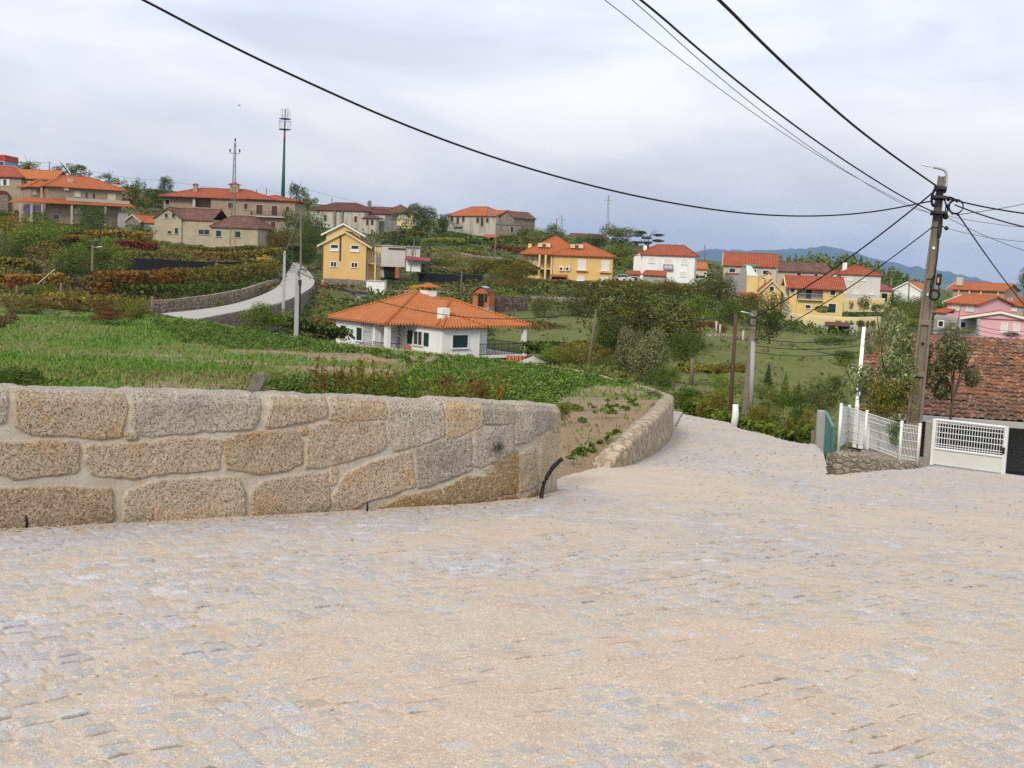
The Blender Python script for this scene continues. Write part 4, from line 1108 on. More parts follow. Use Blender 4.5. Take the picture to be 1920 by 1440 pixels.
# ---------------------------------------------------------------- yellow hipped house
h = House('hipped_yellow_house', 'large ochre house with a hipped orange roof, two air conditioners on its side', 'house', 1038, 477, 222, 1149, 483, 530, dr=221)
W, Hh, D = h.W, h.H, 12.0; xl = h.lx(983, 475, 2.5); xp = h.lx(1010, 476, 1.0)
h.bodies([(0, W, 0, D, -2.5, Hh), (xl, xp, 2.2, D, -2.5, Hh - .004), (xp + .003, 0, 3.2, D - .2, -2.5, Hh - .008)], M['yellow'])
mb = h.hip(xl, W * .5, 1.0, D, Hh, h.zat(1054, 444, D / 2) - Hh, None, .7, build=False)
h.hip(0, W, 0, D, Hh, h.zat(1090, 455, D / 2) - Hh, M['tile'], .6, mb=mb); roof = bpy.data.objects[[o.name for o in h.root.children if o.name.startswith('roof')][-1]]
h.chimney(xl + .9, 4.5, Hh + .2, Hh + 1.9, .7, 'yellow2', 'tile_dk', roof)
for px, py in ((1082, 461), (1021, 459)):
    p_ = h.loc(px, py, 'F', 3.2); c = MB(); c.box(p_[0] - 1.2, p_[0] + 1.2, 2.0, 4.2, p_[2] - .45, p_[2] + .28); d_ = h.part(c, 'skylight', M['palewall'], roof); c = MB(); c.box(p_[0] - .35, p_[0] + .35, 1.95, 1.998, p_[2] - .35, p_[2] + .1); h.part(c, 'pane', M['glass'], roof)
for px in (1011, 1022.5, 1034):
    x = h.lx(px, 500, .4); c = MB(); c.box(x - .18, x + .18, .3, .7, -2.4, Hh - .17); h.part(c, 'column', M['palewall'])
c = MB(); c.box(xp, -.01, .35, 3.19, h.zat(1022, 505, .4), h.zat(1022, 503, .4)); h.part(c, 'balcony', M['yellow2'])
for px, py, w_, h_ in ((993, 486, 5, 11), (1004, 487, 4, 10)): h.win(px, py, w_, h_, 'white', 'F', 2.2)
for px, py, w_, h_ in ((1091, 496, 13, 19), (1135, 498, 13, 19), (1089, 522, 12, 8), (1133, 524, 12, 8)): h.win(px, py, w_, h_, 'white')
for px, py in ((1091, 507), (1135, 510)): p_ = h.loc(px, py); c = MB(); c.box(p_[0] - 1.1, p_[0] + 1.1, -.6, -.002, p_[2] - .12, p_[2]); h.part(c, 'balcony', M['yellow2'])
for px in (1053, 1064.5):
    p_ = h.loc(px, 504); c = MB(); c.box(p_[0] - .42, p_[0] + .42, -.4, -.004, p_[2] - .4, p_[2] + .4); o = h.part(c, 'air_conditioner', M['whitepaint']); c = MB(); c.tube([(p_[0] - .08, -.43, p_[2]), (p_[0] - .08, -.402, p_[2])], .27, 12); h.part(c, 'fan', M['iron'], o)
p_ = h.loc(1048, 518); c = MB(); c.prism([(p_[0] - 1.6, -.8, p_[2] - .1), (p_[0] + 1.6, -.8, p_[2] - .1), (p_[0] + 1.6, -.005, p_[2] + .25), (p_[0] - 1.6, -.005, p_[2] + .25)], (0, 0, .1)); h.part(c, 'porch_roof', M['tile'])
h.winm(p_[0] - 1.3, p_[0] + 1.3, p_[2] - 2.2, p_[2] - .25, 'dark', sill=False, fr='brownwood', name='door')

# ---------------------------------------------------------------- white house with red roof
h = House('white_red_roofed_house', 'white two storey house with a red roof and a small iron balcony', 'house', 1205, 476, 236, 1303, 482, 528, dr=234)
W, Hh, D = h.W, h.H, 8.5
x0 = h.lx(1189, 474, 1.5)
h.bodies([(0, W, 0, D, -2.5, Hh), (x0, -.003, 1.2, D, -2.5, Hh - .4)], M['white'])
mb = h.hip(0, W, 0, D, Hh, h.zat(1240, 459, D / 2) - Hh, None, .5, ridge=3.0, build=False)
h.gable(x0, 1.5, 1.2, D, Hh - .3, 1.1, M['tile_red'], 'y', .4, .3, mb=mb, wallmat=M['white'])
h.chimney(.2, 3.0, Hh + .2, Hh + 1.7, .7, 'white')
for px, py, w_, h_ in ((1221.5, 488, 10, 8.5), (1253, 491, 13, 9), (1283, 491, 10, 8.5), (1221, 511, 10, 9), (1281, 514, 10, 8)): h.win(px, py, w_, h_, 'white')
p_ = h.loc(1253, 504); c = MB(); c.box(p_[0] - .95, p_[0] + .95, -.8, -.003, p_[2] - .15, p_[2]); h.part(c, 'balcony', M['concrete']); h.rail(p_[0] - .9, p_[0] + .9, -.75, 0, p_[2], .85)
h.body(-.1, W + .1, -.05, D, -2.6, h.zat(1250, 529), M['rubble_old'], 'base')
h = House('red_roofed_lean_to', 'low lean-to with orange tiles at the foot of the white house', 'shed', 1206, 516, 229, 1247, 520, 527, dr=228)
h.bodies([(0, h.W, 0, 3, -2, h.H)], M['greyrend']); c = MB(); c.prism([(-.3, -.4, h.H), (h.W + .3, -.4, h.H - .1), (h.W, 3, h.H + .9), (0, 3, h.H + .9)], (0, 0, .15)); h.part(c, 'roof', M['tile_red'])
h = House('small_tiled_garage', 'small grey garage with a tiled roof left of the white house', 'garage', 1179, 515, 231, 1200, 516, 527, dr=231)
h.bodies([(0, h.W, 0, 3, -2, h.H)], M['greyrend']); c = MB(); c.prism([(-.3, -.4, h.H), (h.W + .3, -.4, h.H), (h.W + .3, 3, h.H + .7), (-.3, 3, h.H + .7)], (0, 0, .15)); h.part(c, 'roof', M['tile_red']); h.winm(.4, h.W - .4, -.2, h.H - .4, 'brown', sill=False, name='door')

# ---------------------------------------------------------------- houses right of centre
h = House('cream_cottage', 'small cream house with a bright orange roof between white and grey houses', 'house', 1299, 502, 262, 1326, 502.5, 527, dr=262)
h.bodies([(0, h.W, 0, 6, -1, h.H)], M['palewall']); h.gable(0, h.W, 0, 6, h.H, 1.3, M['tile_b'], 'x'); h.win(1313, 519, 18, 5, 'green'); h.win(1322, 513, 5, 4, 'green')
h = House('grey_gabled_house', 'grey beige gabled house with green shuttered windows and a long red roof', 'house', 1357, 495, 240, 1456, 501, 560, dr=238)
W, Hh, D = h.W, h.H, 9.5
h.bodies([(0, W, 0, D, -2, Hh)], M['beige'])
h.gable(0, W, 0, D, Hh, h.zat(1345, 473, D / 2) - Hh, M['tile_red'], 'x', .5, .35, wallmat=M['beige'], edge=M['trim'])
for px, py, w_ in ((1373, 507, 11), (1413, 509, 10), (1436, 511, 11)): h.win(px, py, w_, 7.5, 'green')
h.win(1429, 522, 9, 4, 'green')
h = House('grey_lean_to', 'bare grey concrete lean-to with a green awning against the grey house', 'outbuilding', 1360, 513, 233, 1403, 516, 560, dr=231)
W, Hh = h.W, h.H; c = MB(); c.box(0, W, 0, 4, -2, Hh); c.prism([(W * .62, 0, Hh), (W, 0, Hh), (W, 0, Hh + 1.6), (W * .72, 0, Hh + 1.6)], (0, 4, 0)); h.part(c, 'wall', M['concrete'])
c = MB(); c.prism([(W * .72, -.3, Hh + 1.65), (W * 1.3, -.3, Hh + 1.6), (W * 1.3, 1.5, Hh + 1.95), (W * .72, 1.5, Hh + 1.95)], (0, 0, .08)); h.part(c, 'awning', plain('green_awning', (.05, .22, .12), .1))
c = MB(); c.prism([(0, -.2, Hh), (W * .6, -.2, Hh), (W * .6, .3, Hh + .12), (0, .3, Hh + .12)], (0, 0, .1)); h.part(c, 'coping', M['tile_red'])
h = House('yellow_annex', 'narrow lemon yellow annex with a slanted white parapet', 'outbuilding', 1401, 517, 226, 1426, 519, 556, dr=225)
W, Hh = h.W, h.H; h.bodies([(0, W - .4, 0, 4, -3.5, Hh), (W - .395, W + .6, .6, 4, -3.5, Hh - .5)], M['yellow2']); c = MB(); c.prism([(-.3, -.1, Hh + 2.0), (.5, -.1, Hh + 1.8), (1.9, -.1, Hh + .002), (0, -.1, Hh + .002)], (0, 1.2, 0)); h.part(c, 'parapet', M['white'])
c = MB(); c.prism([(-1.6, -.5, .3), (W + 1.0, -.5, .1), (W + 1.0, -.003, .55), (-1.6, -.003, .7)], (0, 0, .15)); h.part(c, 'porch_roof', M['tile_red']); h.winm(1.6, 2.6, -2.0, -.2, 'green', sill=False, name='door')

h = House('balcony_house', 'lemon yellow house with a green balcony door, outside stair and red roof', 'house', 1498, 537, 190, 1582, 541, 590, dr=189)
W, Hh, D = h.W, h.H, 9.0
xg0 = h.lx(1430, 536); xg1 = h.lx(1464, 536); xm = h.lx(1481, 538); xb = h.lx(1544, 540)
h.bodies([(xb, W, 0, D, -2.2, Hh), (xg0, xg1, -.8, 7, -2.2, Hh - .6), (xg1 + .003, xm - .003, 1.2, D, -2.2, Hh - .1), (xm, h.lx(1495, 538), -.2, D, -2.2, Hh - .15), (h.lx(1495, 538) + .003, xb - .003, 0, D, -2.2, h.zat(1520, 563))], M['yellow2'])
c = MB(); c.box(h.lx(1495, 538) + .006, xb - .006, 1.3, D - .1, h.zat(1520, 563) + .15, Hh - .02); h.part(c, 'loggia_wall', M['greyrend'])
c = MB(); c.box(h.lx(1495, 560), xb - .01, -.7, 1.3, h.zat(1520, 563) + .002, h.zat(1520, 563) + .15); h.part(c, 'balcony', M['palewall']); h.rail(h.lx(1497, 560), xb - .1, -.6, -.55, h.zat(1520, 563) + .15, .9, 'galv', sides='F')
h.gable(xm - .3, W, 0, D, Hh, h.zat(1476, 516, 4) - Hh - .1, M['tile_red'], 'x', .7, .45, wallmat=M['yellow2'], edge=M['palewall'])
h.gable(xg0, xg1, -.8, 7, Hh - .6, 1.4, M['tile_red'], 'y', .5, .4, wallmat=M['yellow2'], edge=M['palewall'])
h.win(1516.5, 552, 12, 18, 'green', 'F', 1.3, sill=False, name='door')
h.win(1447, 541.5, 8, 8.5, 'green', 'F', -.8); h.win(1486, 544.5, 8, 8.5, 'green', 'F', -.2); h.win(1561.5, 549, 9, 9, 'green'); h.win(1560, 578, 14, 17, 'green', sill=False, name='door')
h.win(1515, 575, 9, 6, 'glass', 'F', 0)
h.win(1473, 549, 8, 15, 'white', 'F', 1.2, sill=False, name='door')
c = MB(); za = h.zat(1470, 559); n = 12; xs0 = h.lx(1468, 560); xs1 = h.lx(1492, 585)
for i in range(n): c.box(xs0 + (xs1 - xs0) * i / n, xs0 + (xs1 - xs0) * (i + 1) / n, -1.9, -.82, -1.2, za - (za + .6) * (i + .5) / n)
h.part(c, 'stair', M['concrete'])
c = MB(); c.prism([(xs0, -2.0, za + .15), (xs1, -2.0, -.5), (xs1, -2.0, -.9), (xs0, -2.0, za - .25)], (0, .09, 0)); h.part(c, 'stair_parapet', M['palewall'])
h.chimney(xg0 + 1.2, 5, Hh, Hh + 1.6, .7, 'yellow2', 'tile')
h = House('cream_long_house', 'long cream house with a brown weathered roof behind the balcony house', 'house', 1485, 507, 256, 1550, 510, 540, dr=257)
W, Hh = h.W, h.H; x0 = h.lx(1458, 503)
h.bodies([(x0, W + 1, 0, 9, -2, Hh)], M['beige']); h.gable(x0 + .3, W + 1, 0, 9, Hh, h.zat(1471, 490, 4) - Hh - .1, M['tile_br'], 'x', .5, .4, wallmat=M['beige'], edge=M['trim'])
for px, py in ((1498, 514), (1530, 516)): h.win(px, py, 7, 5, 'glass')
h = House('tall_white_house', 'plain white three storey house with a brown red hipped roof', 'house', 1578, 513, 232, 1652, 517, 560, dr=231)
W, Hh = h.W, h.H; x0 = h.lx(1553, 511, 1)
h.bodies([(0, W, 0, 10, -2.5, Hh), (x0, -.003, 1.2, 9, -2.5, Hh - .7)], M['offwhite']); mb = h.hip(-.5, W, 0, 10, Hh, h.zat(1600, 498, 5) - Hh, None, .45, ridge=3.5, build=False)
h.gable(x0 + .2, 1.5, 1.2, 9, Hh - .7, 1.3, M['tile_red'], 'y', .5, .4, mb=mb, wallmat=M['white']); h.chimney(.9, 3.0, Hh + .3, Hh + 2.2, .8, 'white', None)
for px, py, w_, h_ in ((1594, 522, 8, 7), (1619, 523, 8, 7), (1606, 548, 8, 6), (1634, 549, 7, 6)): h.win(px, py, w_, h_, 'white')
h.rail(-2, W, -1.2, -1.1, h.zat(1600, 560), .8, 'galv', sides='F')
h = House('far_orange_roof', 'white bungalow with an orange roof half hidden behind the main pole', 'house', 1677, 541, 280, 1726, 548, 560, dr=276)
h.bodies([(0, h.W, 0, 7, -2, h.H)], M['white']); h.gable(0, h.W, 0, 7, h.H, 1.7, M['tile_b'], 'y', .5, .4, wallmat=M['white'], edge=M['whitepaint'])
h = House('red_flat_annex', 'low annex with a dark red roof beside the plain white house', 'outbuilding', 1650, 545, 245, 1672, 547, 562, dr=245)
h.bodies([(0, h.W, 0, 5, -2, h.H)], M['palewall']); c = MB(); c.prism([(-.3, -.4, h.H), (h.W + .3, -.4, h.H), (h.W + .3, 5, h.H + 1.1), (-.3, 5, h.H + 1.1)], (0, 0, .14)); h.part(c, 'roof', M['dkred']); h.winm(.4, 1.6, -.5, h.H - .5, 'dark')
# walls of the gardens
upright('cream_terrace_wall', 'long cream garden wall with arched openings below the balcony house', 'wall', M['palewall'], [(1466, 583, 188), (1500, 590, 183), (1560, 594, 180), (1610, 595.5, 179), (1652, 594, 180)], 0, 3.6, .3, .0)
upright('upper_cream_wall', 'short cream wall behind the paved yard of the balcony house', 'wall', M['palewall'], [(1580, 560, 214), (1660, 560, 216)], 0, 2.4, .3, .0)
h = House('goat_shed', 'low grey shed with a rusty red roof on the meadow', 'shed', 1549, 609, 172, 1602, 611, 623, dr=171)
W, Hh = h.W, h.H; h.bodies([(-1.3, -.004, .2, 3, -1, Hh), (W * .82, W + .5, .2, 3, -1, Hh), (0, W * .815, 2.2, 3, -1, Hh)], M['greyrend']); c = MB(); c.prism([(-.2, -.4, Hh - .1), (W * .85, -.4, Hh - .1), (W * .85, 3, Hh + .25), (-.2, 3, Hh + .25)], (0, 0, .1)); h.part(c, 'roof', M['tile_dk'])
c = MB(); c.box(.1, .25, -.2, -.05, -1, Hh - .12); h.part(c, 'post', M['whitepaint'])
c = MB(); c.box(.02, W * .81, 2.0, 2.19, -.9, Hh - .05); h.part(c, 'opening', M['dark'])

# ---------------------------------------------------------------- pink houses at the right
h = House('pink_house', 'two storey pink house with an orange gabled roof and white shutters', 'house', 1777, 565, 182, 1835, 570.5, 625, dr=177)
W, Hh, D = h.W, h.H, 7.5
h.bodies([(0, W, 0, D, -2, Hh)], M['pink']); h.gable(0, W, 0, D, Hh, h.zat(1868, 556, 4) - Hh, M['tile'], 'x', .55, .5, wallmat=M['pink'], edge=M['whitepaint'])
for px, py in ((1792, 576), (1818.5, 578)): h.win(px, py, 12, 10, 'white')
h = House('low_pink_house', 'low pink house with white shutters in front of the two storey pink house', 'house', 1838, 596, 160, 1920, 601, 632, dr=158)
W, Hh = h.W, h.H; xg = h.lx(1866, 600)
h.bodies([(0, W + 3, 0, 7, -2, Hh)], M['pink']); h.gable(xg - 4, xg + h.lx(1945, 600) - xg, -.3, 7, Hh, h.zat(1905, 586, 0) - Hh, M['tile'], 'y', .45, .4, wallmat=M['pink'], edge=M['whitepaint'])
for px, py in ((1883, 614), (1906, 616)): h.win(px, py, 11, 17, 'white', 'F', -.0, name='door')
h = House('brown_long_house', 'long salmon brown house with a wide orange roof behind the pink houses', 'house', 1780, 540, 242, 1880, 548, 580, dr=236)
W, Hh = h.W, h.H; h.bodies([(.8, W + .3, 0, 12, -2, Hh)], M['salmon'])
mb = h.gable(0, W + .3, 0, 12, Hh, h.zat(1803, 529, 5) - Hh, M['tile'], 'x', .7, .4, wallmat=M['salmon'], edge=M['beige'])
for px in (1798, 1818, 1840, 1872): x = h.lx(px, 545, -.5); c = MB(); c.box(x - .15, x + .15, -.65, -.35, Hh - 3.2, Hh - .4); h.part(c, 'column', M['beige'])
h.chimney(1.5, 2.0, Hh + .6, Hh + 2.3, 1.2, 'beige', None)
for y_ in (3, 6): h.winm(y_, y_ + 1.3, Hh - 2.8, Hh - 1.6, 'white', 'R', W + .3)
for px in (1888, 1901): pass
h = House('grey_extension', 'low grey house with an orange tiled roof behind the low pink house', 'house', 1889, 573, 205, 1925, 577, 590, dr=203)
h.bodies([(0, h.W + 2, 0, 6, -2, h.H)], M['greyrend']); c = MB(); c.prism([(-.3, -.5, h.H), (h.W + 3, -.5, h.H - .1), (h.W + 2, 5, h.H + 1.6), (0.5, 5, h.H + 1.6)], (0, 0, .15)); h.part(c, 'roof', M['tile']); h.win(1900, 580, 12, 5, 'white')
upright('grey_yard_wall', 'grey rendered yard wall with two small openings below the pink house', 'wall', M['greyrend'], [(1752, 592, 172), (1800, 594, 166), (1834, 597, 162)], 0, 3.4, .3, .0)
for i, (px, py) in enumerate(((1764, 607), (1806, 609))):
    pc = P(px, py, 170 - (px - 1752) * .12 - .3); w_ = MB(); w_.obox(pc, (.93, -.35, 0), (.35, .93, 0), (0, 0, 1), .45, .25, .5); o = w_.build('wall_opening', M['frame']); 
    o.parent = bpy.data.objects['grey_yard_wall']; w_ = MB(); w_.obox(pc, (.93, -.35, 0), (.35, .93, 0), (0, 0, 1), .3, .27, .36); w_.build('pane', M['dark'], o)
h = House('red_roofed_porch', 'low pink annex with an orange roof left of the two storey pink house', 'outbuilding', 1756, 586, 182, 1777, 588, 600, dr=180)
h.bodies([(0, h.W, 0, 4, -2, h.H)], M['pink']); c = MB(); c.prism([(-.6, -.4, h.H), (h.W, -.4, h.H), (h.W, 4, h.H + 1.2), (-.2, 4, h.H + 1.2)], (0, 0, .14)); h.part(c, 'roof', M['tile'])

# ---------------------------------------------------------------- hilltop houses in the middle
h = House('white_hilltop_house', 'white hilltop house with dark windows, an orange roof and an old granite wing', 'house', 840, 404, 322, 879, 403, 440, dr=316)
W, Hh = h.W, h.H; xr_ = h.lx(930, 405); xr2 = h.lx(958, 405)
h.bodies([(0, W, 0, 9, -3, Hh), (W + .004, xr_, .02, 9, -3, Hh - .01)], M['lime']); h.body(xr_ + .004, xr2, 1.0, 9, -3, Hh - .3, M['rubble_old'], 'granite_wing')
mb = h.hip(0, h.lx(912, 403), 0, 9, Hh, h.zat(888, 388, 4.5) - Hh, None, .5, build=False)
h.gable(h.lx(900, 403), xr_, 0, 9, Hh, h.zat(930, 395, 4.5) - Hh, None, 'x', .4, .2, mb=mb, build=False); h.part(mb, 'roof', M['tile'])
h.gable(xr_ + .3, xr2, 1.0, 9, Hh - .3, h.zat(944, 396, 1) - Hh + .3, M['tile_br'], 'y', .35, .3, wallmat=M['rubble_old'])
for px, py, w_, h_ in ((848, 411, 4.5, 10), (858.5, 413, 4.5, 14), (869, 411, 4.5, 10), (896, 413, 5, 10), (904, 416, 5, 16), (914, 413, 5, 9)): h.win(px, py, w_, h_, 'brown', sill=False, fr='trim')
c = MB(); p_ = h.loc(922, 402, 'F', 1.2); c.box(p_[0] - .6, p_[0] + .6, .5, 1.6, p_[2] - .1, p_[2] + .35); h.part(c, 'solar_panel', M['bluepanel'])
c = MB(); p_ = h.loc(860, 424); c.box(p_[0] - 1.9, p_[0] + 1.9, -1, -.004, p_[2] - .15, p_[2]); h.part(c, 'balcony', M['concrete2']); h.rail(p_[0] - 1.8, p_[0] + 1.8, -.95, 0, p_[2], .9)
h = House('ruined_stone_barn', 'roofless rubble barn with a flat lintel line below the hilltop house', 'ruin', 930, 421, 306, 977, 424, 446, dr=305)
c = MB(); c.box(0, h.W, 0, 5, -3, h.H); h.part(c, 'wall', M['rubble_old']); c = MB(); c.box(-.2, h.W * .97, -.2, 5, h.H + .003, h.H + .2); h.part(c, 'roof', M['slate']); h.win(960, 431, 4.5, 12, 'dark', fr='trim', sill=False, name='door')
h = House('small_tiled_canopy', 'small orange tiled canopy below the hilltop house', 'shelter', 908, 445, 290, 930, 446, 452, dr=290)
c = MB(); c.prism([(0, -.5, h.H), (h.W, -.5, h.H), (h.W, 2, h.H + .7), (0, 2, h.H + .7)], (0, 0, .15)); h.part(c, 'roof', M['tile']); c = MB(); c.box(.2, .4, 0, .2, -2, h.H - .02); c.box(h.W - .4, h.W - .2, 0, .2, -2, h.H - .02); c.box(.5, h.W - .5, 1.6, 1.8, -2, h.H + .2); h.part(c, 'wall', M['rubble'])
h = House('distant_red_roof', 'long low brown roofed barn on the crest behind the hipped house', 'barn', 1071, 444, 330, 1136, 446, 452, dr=330)
h.bodies([(0, h.W, 0, 5, -3, h.H)], M['rubble_old']); h.gable(0, h.W, 0, 5, h.H, 1.0, M['tile_br'], 'x', .5, .3)
h = House('cream_crest_house', 'cream house with a brown hipped roof on the crest', 'house', 722, 398, 338, 775, 398, 432, dr=338)
W, Hh = h.W, h.H; h.bodies([(0, W, 0, 9, -3, Hh)], M['palewall']); mb = h.hip(0, W, 0, 9, Hh, h.zat(750, 384, 4.5) - Hh, None, .5, build=False); h.gable(-4.5, 2, 1, 8, Hh, h.zat(722, 389, 4.5) - Hh, M['tile_br'], 'x', .3, .3, mb=mb)
for px, py, w_, h_, k_ in ((731, 406.5, 7, 6, 'white'), (744.5, 404, 6, 5, 'dark'), (757.5, 407, 7, 6, 'white')): h.win(px, py, w_, h_, k_)
h.chimney(-4.8, 2, Hh - 1, Hh + 3.2, 1.0, 'rubble_old'); h.chimney(-7, 3, Hh - 1, Hh + 1.9, .9, 'brownwood')
h = House('old_stone_house', 'old stained stone house with a dark red roof on the crest', 'house', 583, 393, 322, 683, 397, 444, dr=316)
W, Hh = h.W, h.H; xw = h.lx(722, 402, 3)
h.bodies([(0, W, 0, 9, -3, Hh), (W + .004, xw, 3, 10, -3, Hh - .5)], M['lime'])
mb = h.hip(0, W, 0, 9, Hh, h.zat(625, 380, 4.5) - Hh, None, .5, ridge=5.5, build=False); h.hip(W - 3, xw, 3, 10, Hh - .5, h.zat(690, 392, 6.5) - Hh + .5, None, .5, ridge=3.5, mb=mb, build=False); h.part(mb, 'roof', M['tile_dk'])
for px, py, w_, h_ in ((597, 397, 4, 6), (610, 409, 5, 11), (667, 411, 5, 11)): h.win(px, py, w_, h_, 'brown', sill=False, fr='trim')
for px in (629, 643):
    x = h.lx(px, 400); c = MB(); c.box(x - .3, x + .3, -.4, -.004, -2, Hh - .2); h.part(c, 'buttress', M['rubble_old'])
c = MB(); x0 = h.lx(680, 415, -1.5); x1 = h.lx(706, 415, -1.5); c.box(x0, x1, -1.5, -.004, -2, h.zat(690, 409, -1.5)); h.part(c, 'bay', M['lime']); h.hip(x0, x1, -1.5, 2, h.zat(690, 409, -1.5), .9, M['tile_dk'], .4, caps=False)
for px in (689, 698): h.win(px, 417, 5, 10, 'brown', 'F', -1.5, sill=False, fr='trim')

# ---------------------------------------------------------------- granite houses at the left
h = House('long_granite_house', 'long pale granite house with green windows and a brown stepped roof', 'house', 342, 411, 211, 484, 428, 462, dr=209)
W, Hh = h.W, h.H; xg = h.lx(290, 409, -.3); x1 = h.lx(399, 413); zl = h.zat(440, 426)
h.bodies([(xg, 0, -.35, 9, -2, h.zat(290, 407, -.35)), (.004, x1, 0, 8, -2, h.zat(370, 411)), (x1 + .004, W, -.2, 8, -2, zl)], M['ashlar3'])
h.gable(xg, 0, -.35, 9, h.zat(290, 407, -.35), h.zat(315, 389, -.35) - h.zat(290, 407, -.35), M['tile_br'], 'y', .3, .25, wallmat=M['ashlar3'], edge=M['tile_br'])
h.gable(-2, x1, 0, 8, h.zat(370, 411), h.zat(340, 391, 4) - h.zat(370, 411), M['tile_br'], 'x', .3, .02)
h.hip(x1, W, -.2, 8, zl, h.zat(440, 405, 4) - zl, M['tile_br'], .4, ridge=2.6, axis='x')
for px, py, w_, h_ in ((312, 404, 5.5, 7.5), (325.5, 404, 5.5, 7.5), (331, 433, 6, 11), (318, 435.5, 7, 5)): h.win(px, py, w_, h_, 'green', 'F', -.35, fr='trim')
h.win(382.5, 435, 20, 9, 'glass', split=True, fr='trim'); h.win(410, 438, 9.5, 11, 'green', 'F', -.2, fr='trim'); h.win(446.5, 439.5, 9, 11, 'green', 'F', -.2, fr='trim'); h.win(377, 461, 8, 5, 'green', fr='trim'); h.win(464, 465, 7, 6, 'dark', 'F', -.2, fr='trim')
h = House('large_granite_house', 'large granite house with a long red hipped roof and two capped chimneys', 'house', 364, 369, 252, 553, 381, 436, dr=252)
W, Hh = h.W, h.H; xl = h.lx(308, 369, 1.5); D = 11
h.bodies([(3.6, W, 0, D, -2, Hh), (xl, -.3, 1.0, D, -2, Hh - .1), (-.296, 3.596, 2.6, D, -2, Hh - .1), (-.296, 3.596, .02, 2.59, -2, h.zat(380, 389))], M['ashlar2'])
mb = h.hip(xl, W * .78, 0, D, Hh, h.zat(389, 353, D / 2) - Hh, None, .7, ridge=7.5, build=False); h.hip(W * .55, W, 0, D, Hh, h.zat(495, 366, 5) - Hh, None, .7, ridge=4.5, mb=mb, build=False); roof = h.part(mb, 'roof', M['tile_red'])
x = h.lx(367, 352, 3); h.chimney(x, 3, Hh + .3, h.zat(367, 349, 3), .85, 'ashlar2', 'tile_red', roof); x = h.lx(440, 355, 4); h.chimney(x, 4, Hh + .3, h.zat(440, 349.5, 4), 1.9, 'ashlar2', 'tile_red', roof, d=1.2)
x = h.lx(363.5, 380); c = MB(); c.box(x - .3, x + .3, .02, .5, h.zat(363, 389) + .003, Hh - .17); h.part(c, 'column', M['trim'])
for px, py, w_, h_, k_ in ((432.5, 385, 10, 10, 'glass'), (461, 387, 7, 11, 'brown'), (486.5, 393, 12, 18, 'brown'), (514.5, 395, 11, 18, 'brown'), (539, 393, 7, 11, 'glass'), (485, 419, 13, 9, 'brown'), (512, 421.5, 9, 11, 'brown'), (533, 423, 5, 8, 'white')): h.win(px, py, w_, h_, k_, fr='trim', sill=h_ < 15)
c = MB(); c.box(h.lx(471, 405), h.lx(537, 405), -1.2, -.004, h.zat(500, 407.5), h.zat(500, 405)); h.part(c, 'balcony', M['trim']); h.rail(h.lx(472, 405), h.lx(536, 405), -1.1, 0, h.zat(500, 405), .95)
h.win(314, 379, 7, 9, 'dark', 'F', 1.0, fr='trim')
h = House('granite_hut', 'small granite hut with a bright red roof beside the long granite house', 'hut', 235, 413, 214, 263, 413.5, 432, dr=213)
W, Hh = h.W, h.H; h.bodies([(0, W, 0, 6, -2, Hh)], M['rubble_old']); h.gable(0, W, 0, 6, Hh, h.zat(249, 402, 0) - Hh, M['tile'], 'y', .3, .25, wallmat=M['rubble_old'], edge=M['greyrend'])
c = MB(); c.box(W + .004, W + 2.8, .8, 5, -2, Hh - .4); h.part(c, 'lean_to_wall', M['greyrend']); c = MB(); c.prism([(W, .4, Hh - .4), (W + 3, .4, Hh - .4), (W + 3, 4, Hh + .9), (W, 4, Hh + .9)], (0, 0, .12)); h.part(c, 'lean_to_roof', M['tile'])
h = House('two_storey_stone_house', 'two storey stone house with cream shutters and an orange tiled veranda roof', 'house', 88, 348, 218, 228, 358, 408, dr=226)
W, Hh = h.W, h.H; D = 10; xl = h.lx(58, 350, 2)
z1 = h.zat(100, 379)
h.bodies([(0, W, 0, D, -2, Hh), (xl, -.004, 2.4, D, -2, Hh - .4)], M['ashlar2'])
mb = h.hip(0, W, 0, D, Hh, h.zat(150, 331, D / 2) - Hh, None, .7, ridge=5.4, build=False); h.hip(xl, 2, 2.2, D, Hh - .2, 1.3, None, .6, mb=mb, build=False); roof = h.part(mb, 'roof', M['tile'])
vm = MB(); xa = h.lx(32, 378, -1.8); xb = h.lx(249, 388, -1.0)
zz = lambda px, py: h.zat(px, py, -2.0)
vm.prism([(xa, -2.0, zz(40, 379)), (xb, -2.0, zz(240, 388)), (xb - .6, -.005, zz(240, 388) + .75), (xa + 1.8, -.005, zz(40, 379) + .9)], (0, 0, .14)); vm.prism([(xa, -2.0, zz(40, 379)), (xa + 1.8, -.005, zz(40, 379) + .9), (xa + 1.8, 6, zz(40, 379) + .9), (xa, 6, zz(40, 379))], (0, 0, .13)); h.part(vm, 'veranda_roof', M['tile'])
for px in (38, 59, 79, 134.5, 197.5): x = h.lx(px, 395, -1.7); c = MB(); c.box(x - .17, x + .17, -1.85, -1.5, -1, zz(px, 380 + (px - 38) * .045)); h.part(c, 'column', M['trim'])
x = h.lx(78, 360, .8); c = MB(); c.box(x - .15, x + .15, .7, 1.0, z1, Hh - .45); h.part(c, 'column', M['trim'])
for px, py, w_, h_, k_ in ((145, 364, 10.5, 10, 'cream'), (162, 366, 4.5, 10, 'glass'), (176, 367, 4.5, 10, 'glass'), (209, 371.5, 14, 16, 'cream'), (145, 396, 11, 9, 'cream'), (106, 407, 10, 8, 'glass')): h.win(px, py, w_, h_, k_, fr='trim')
h.win(65, 360, 6, 9, 'cream', 'F', 2.4, fr='trim')
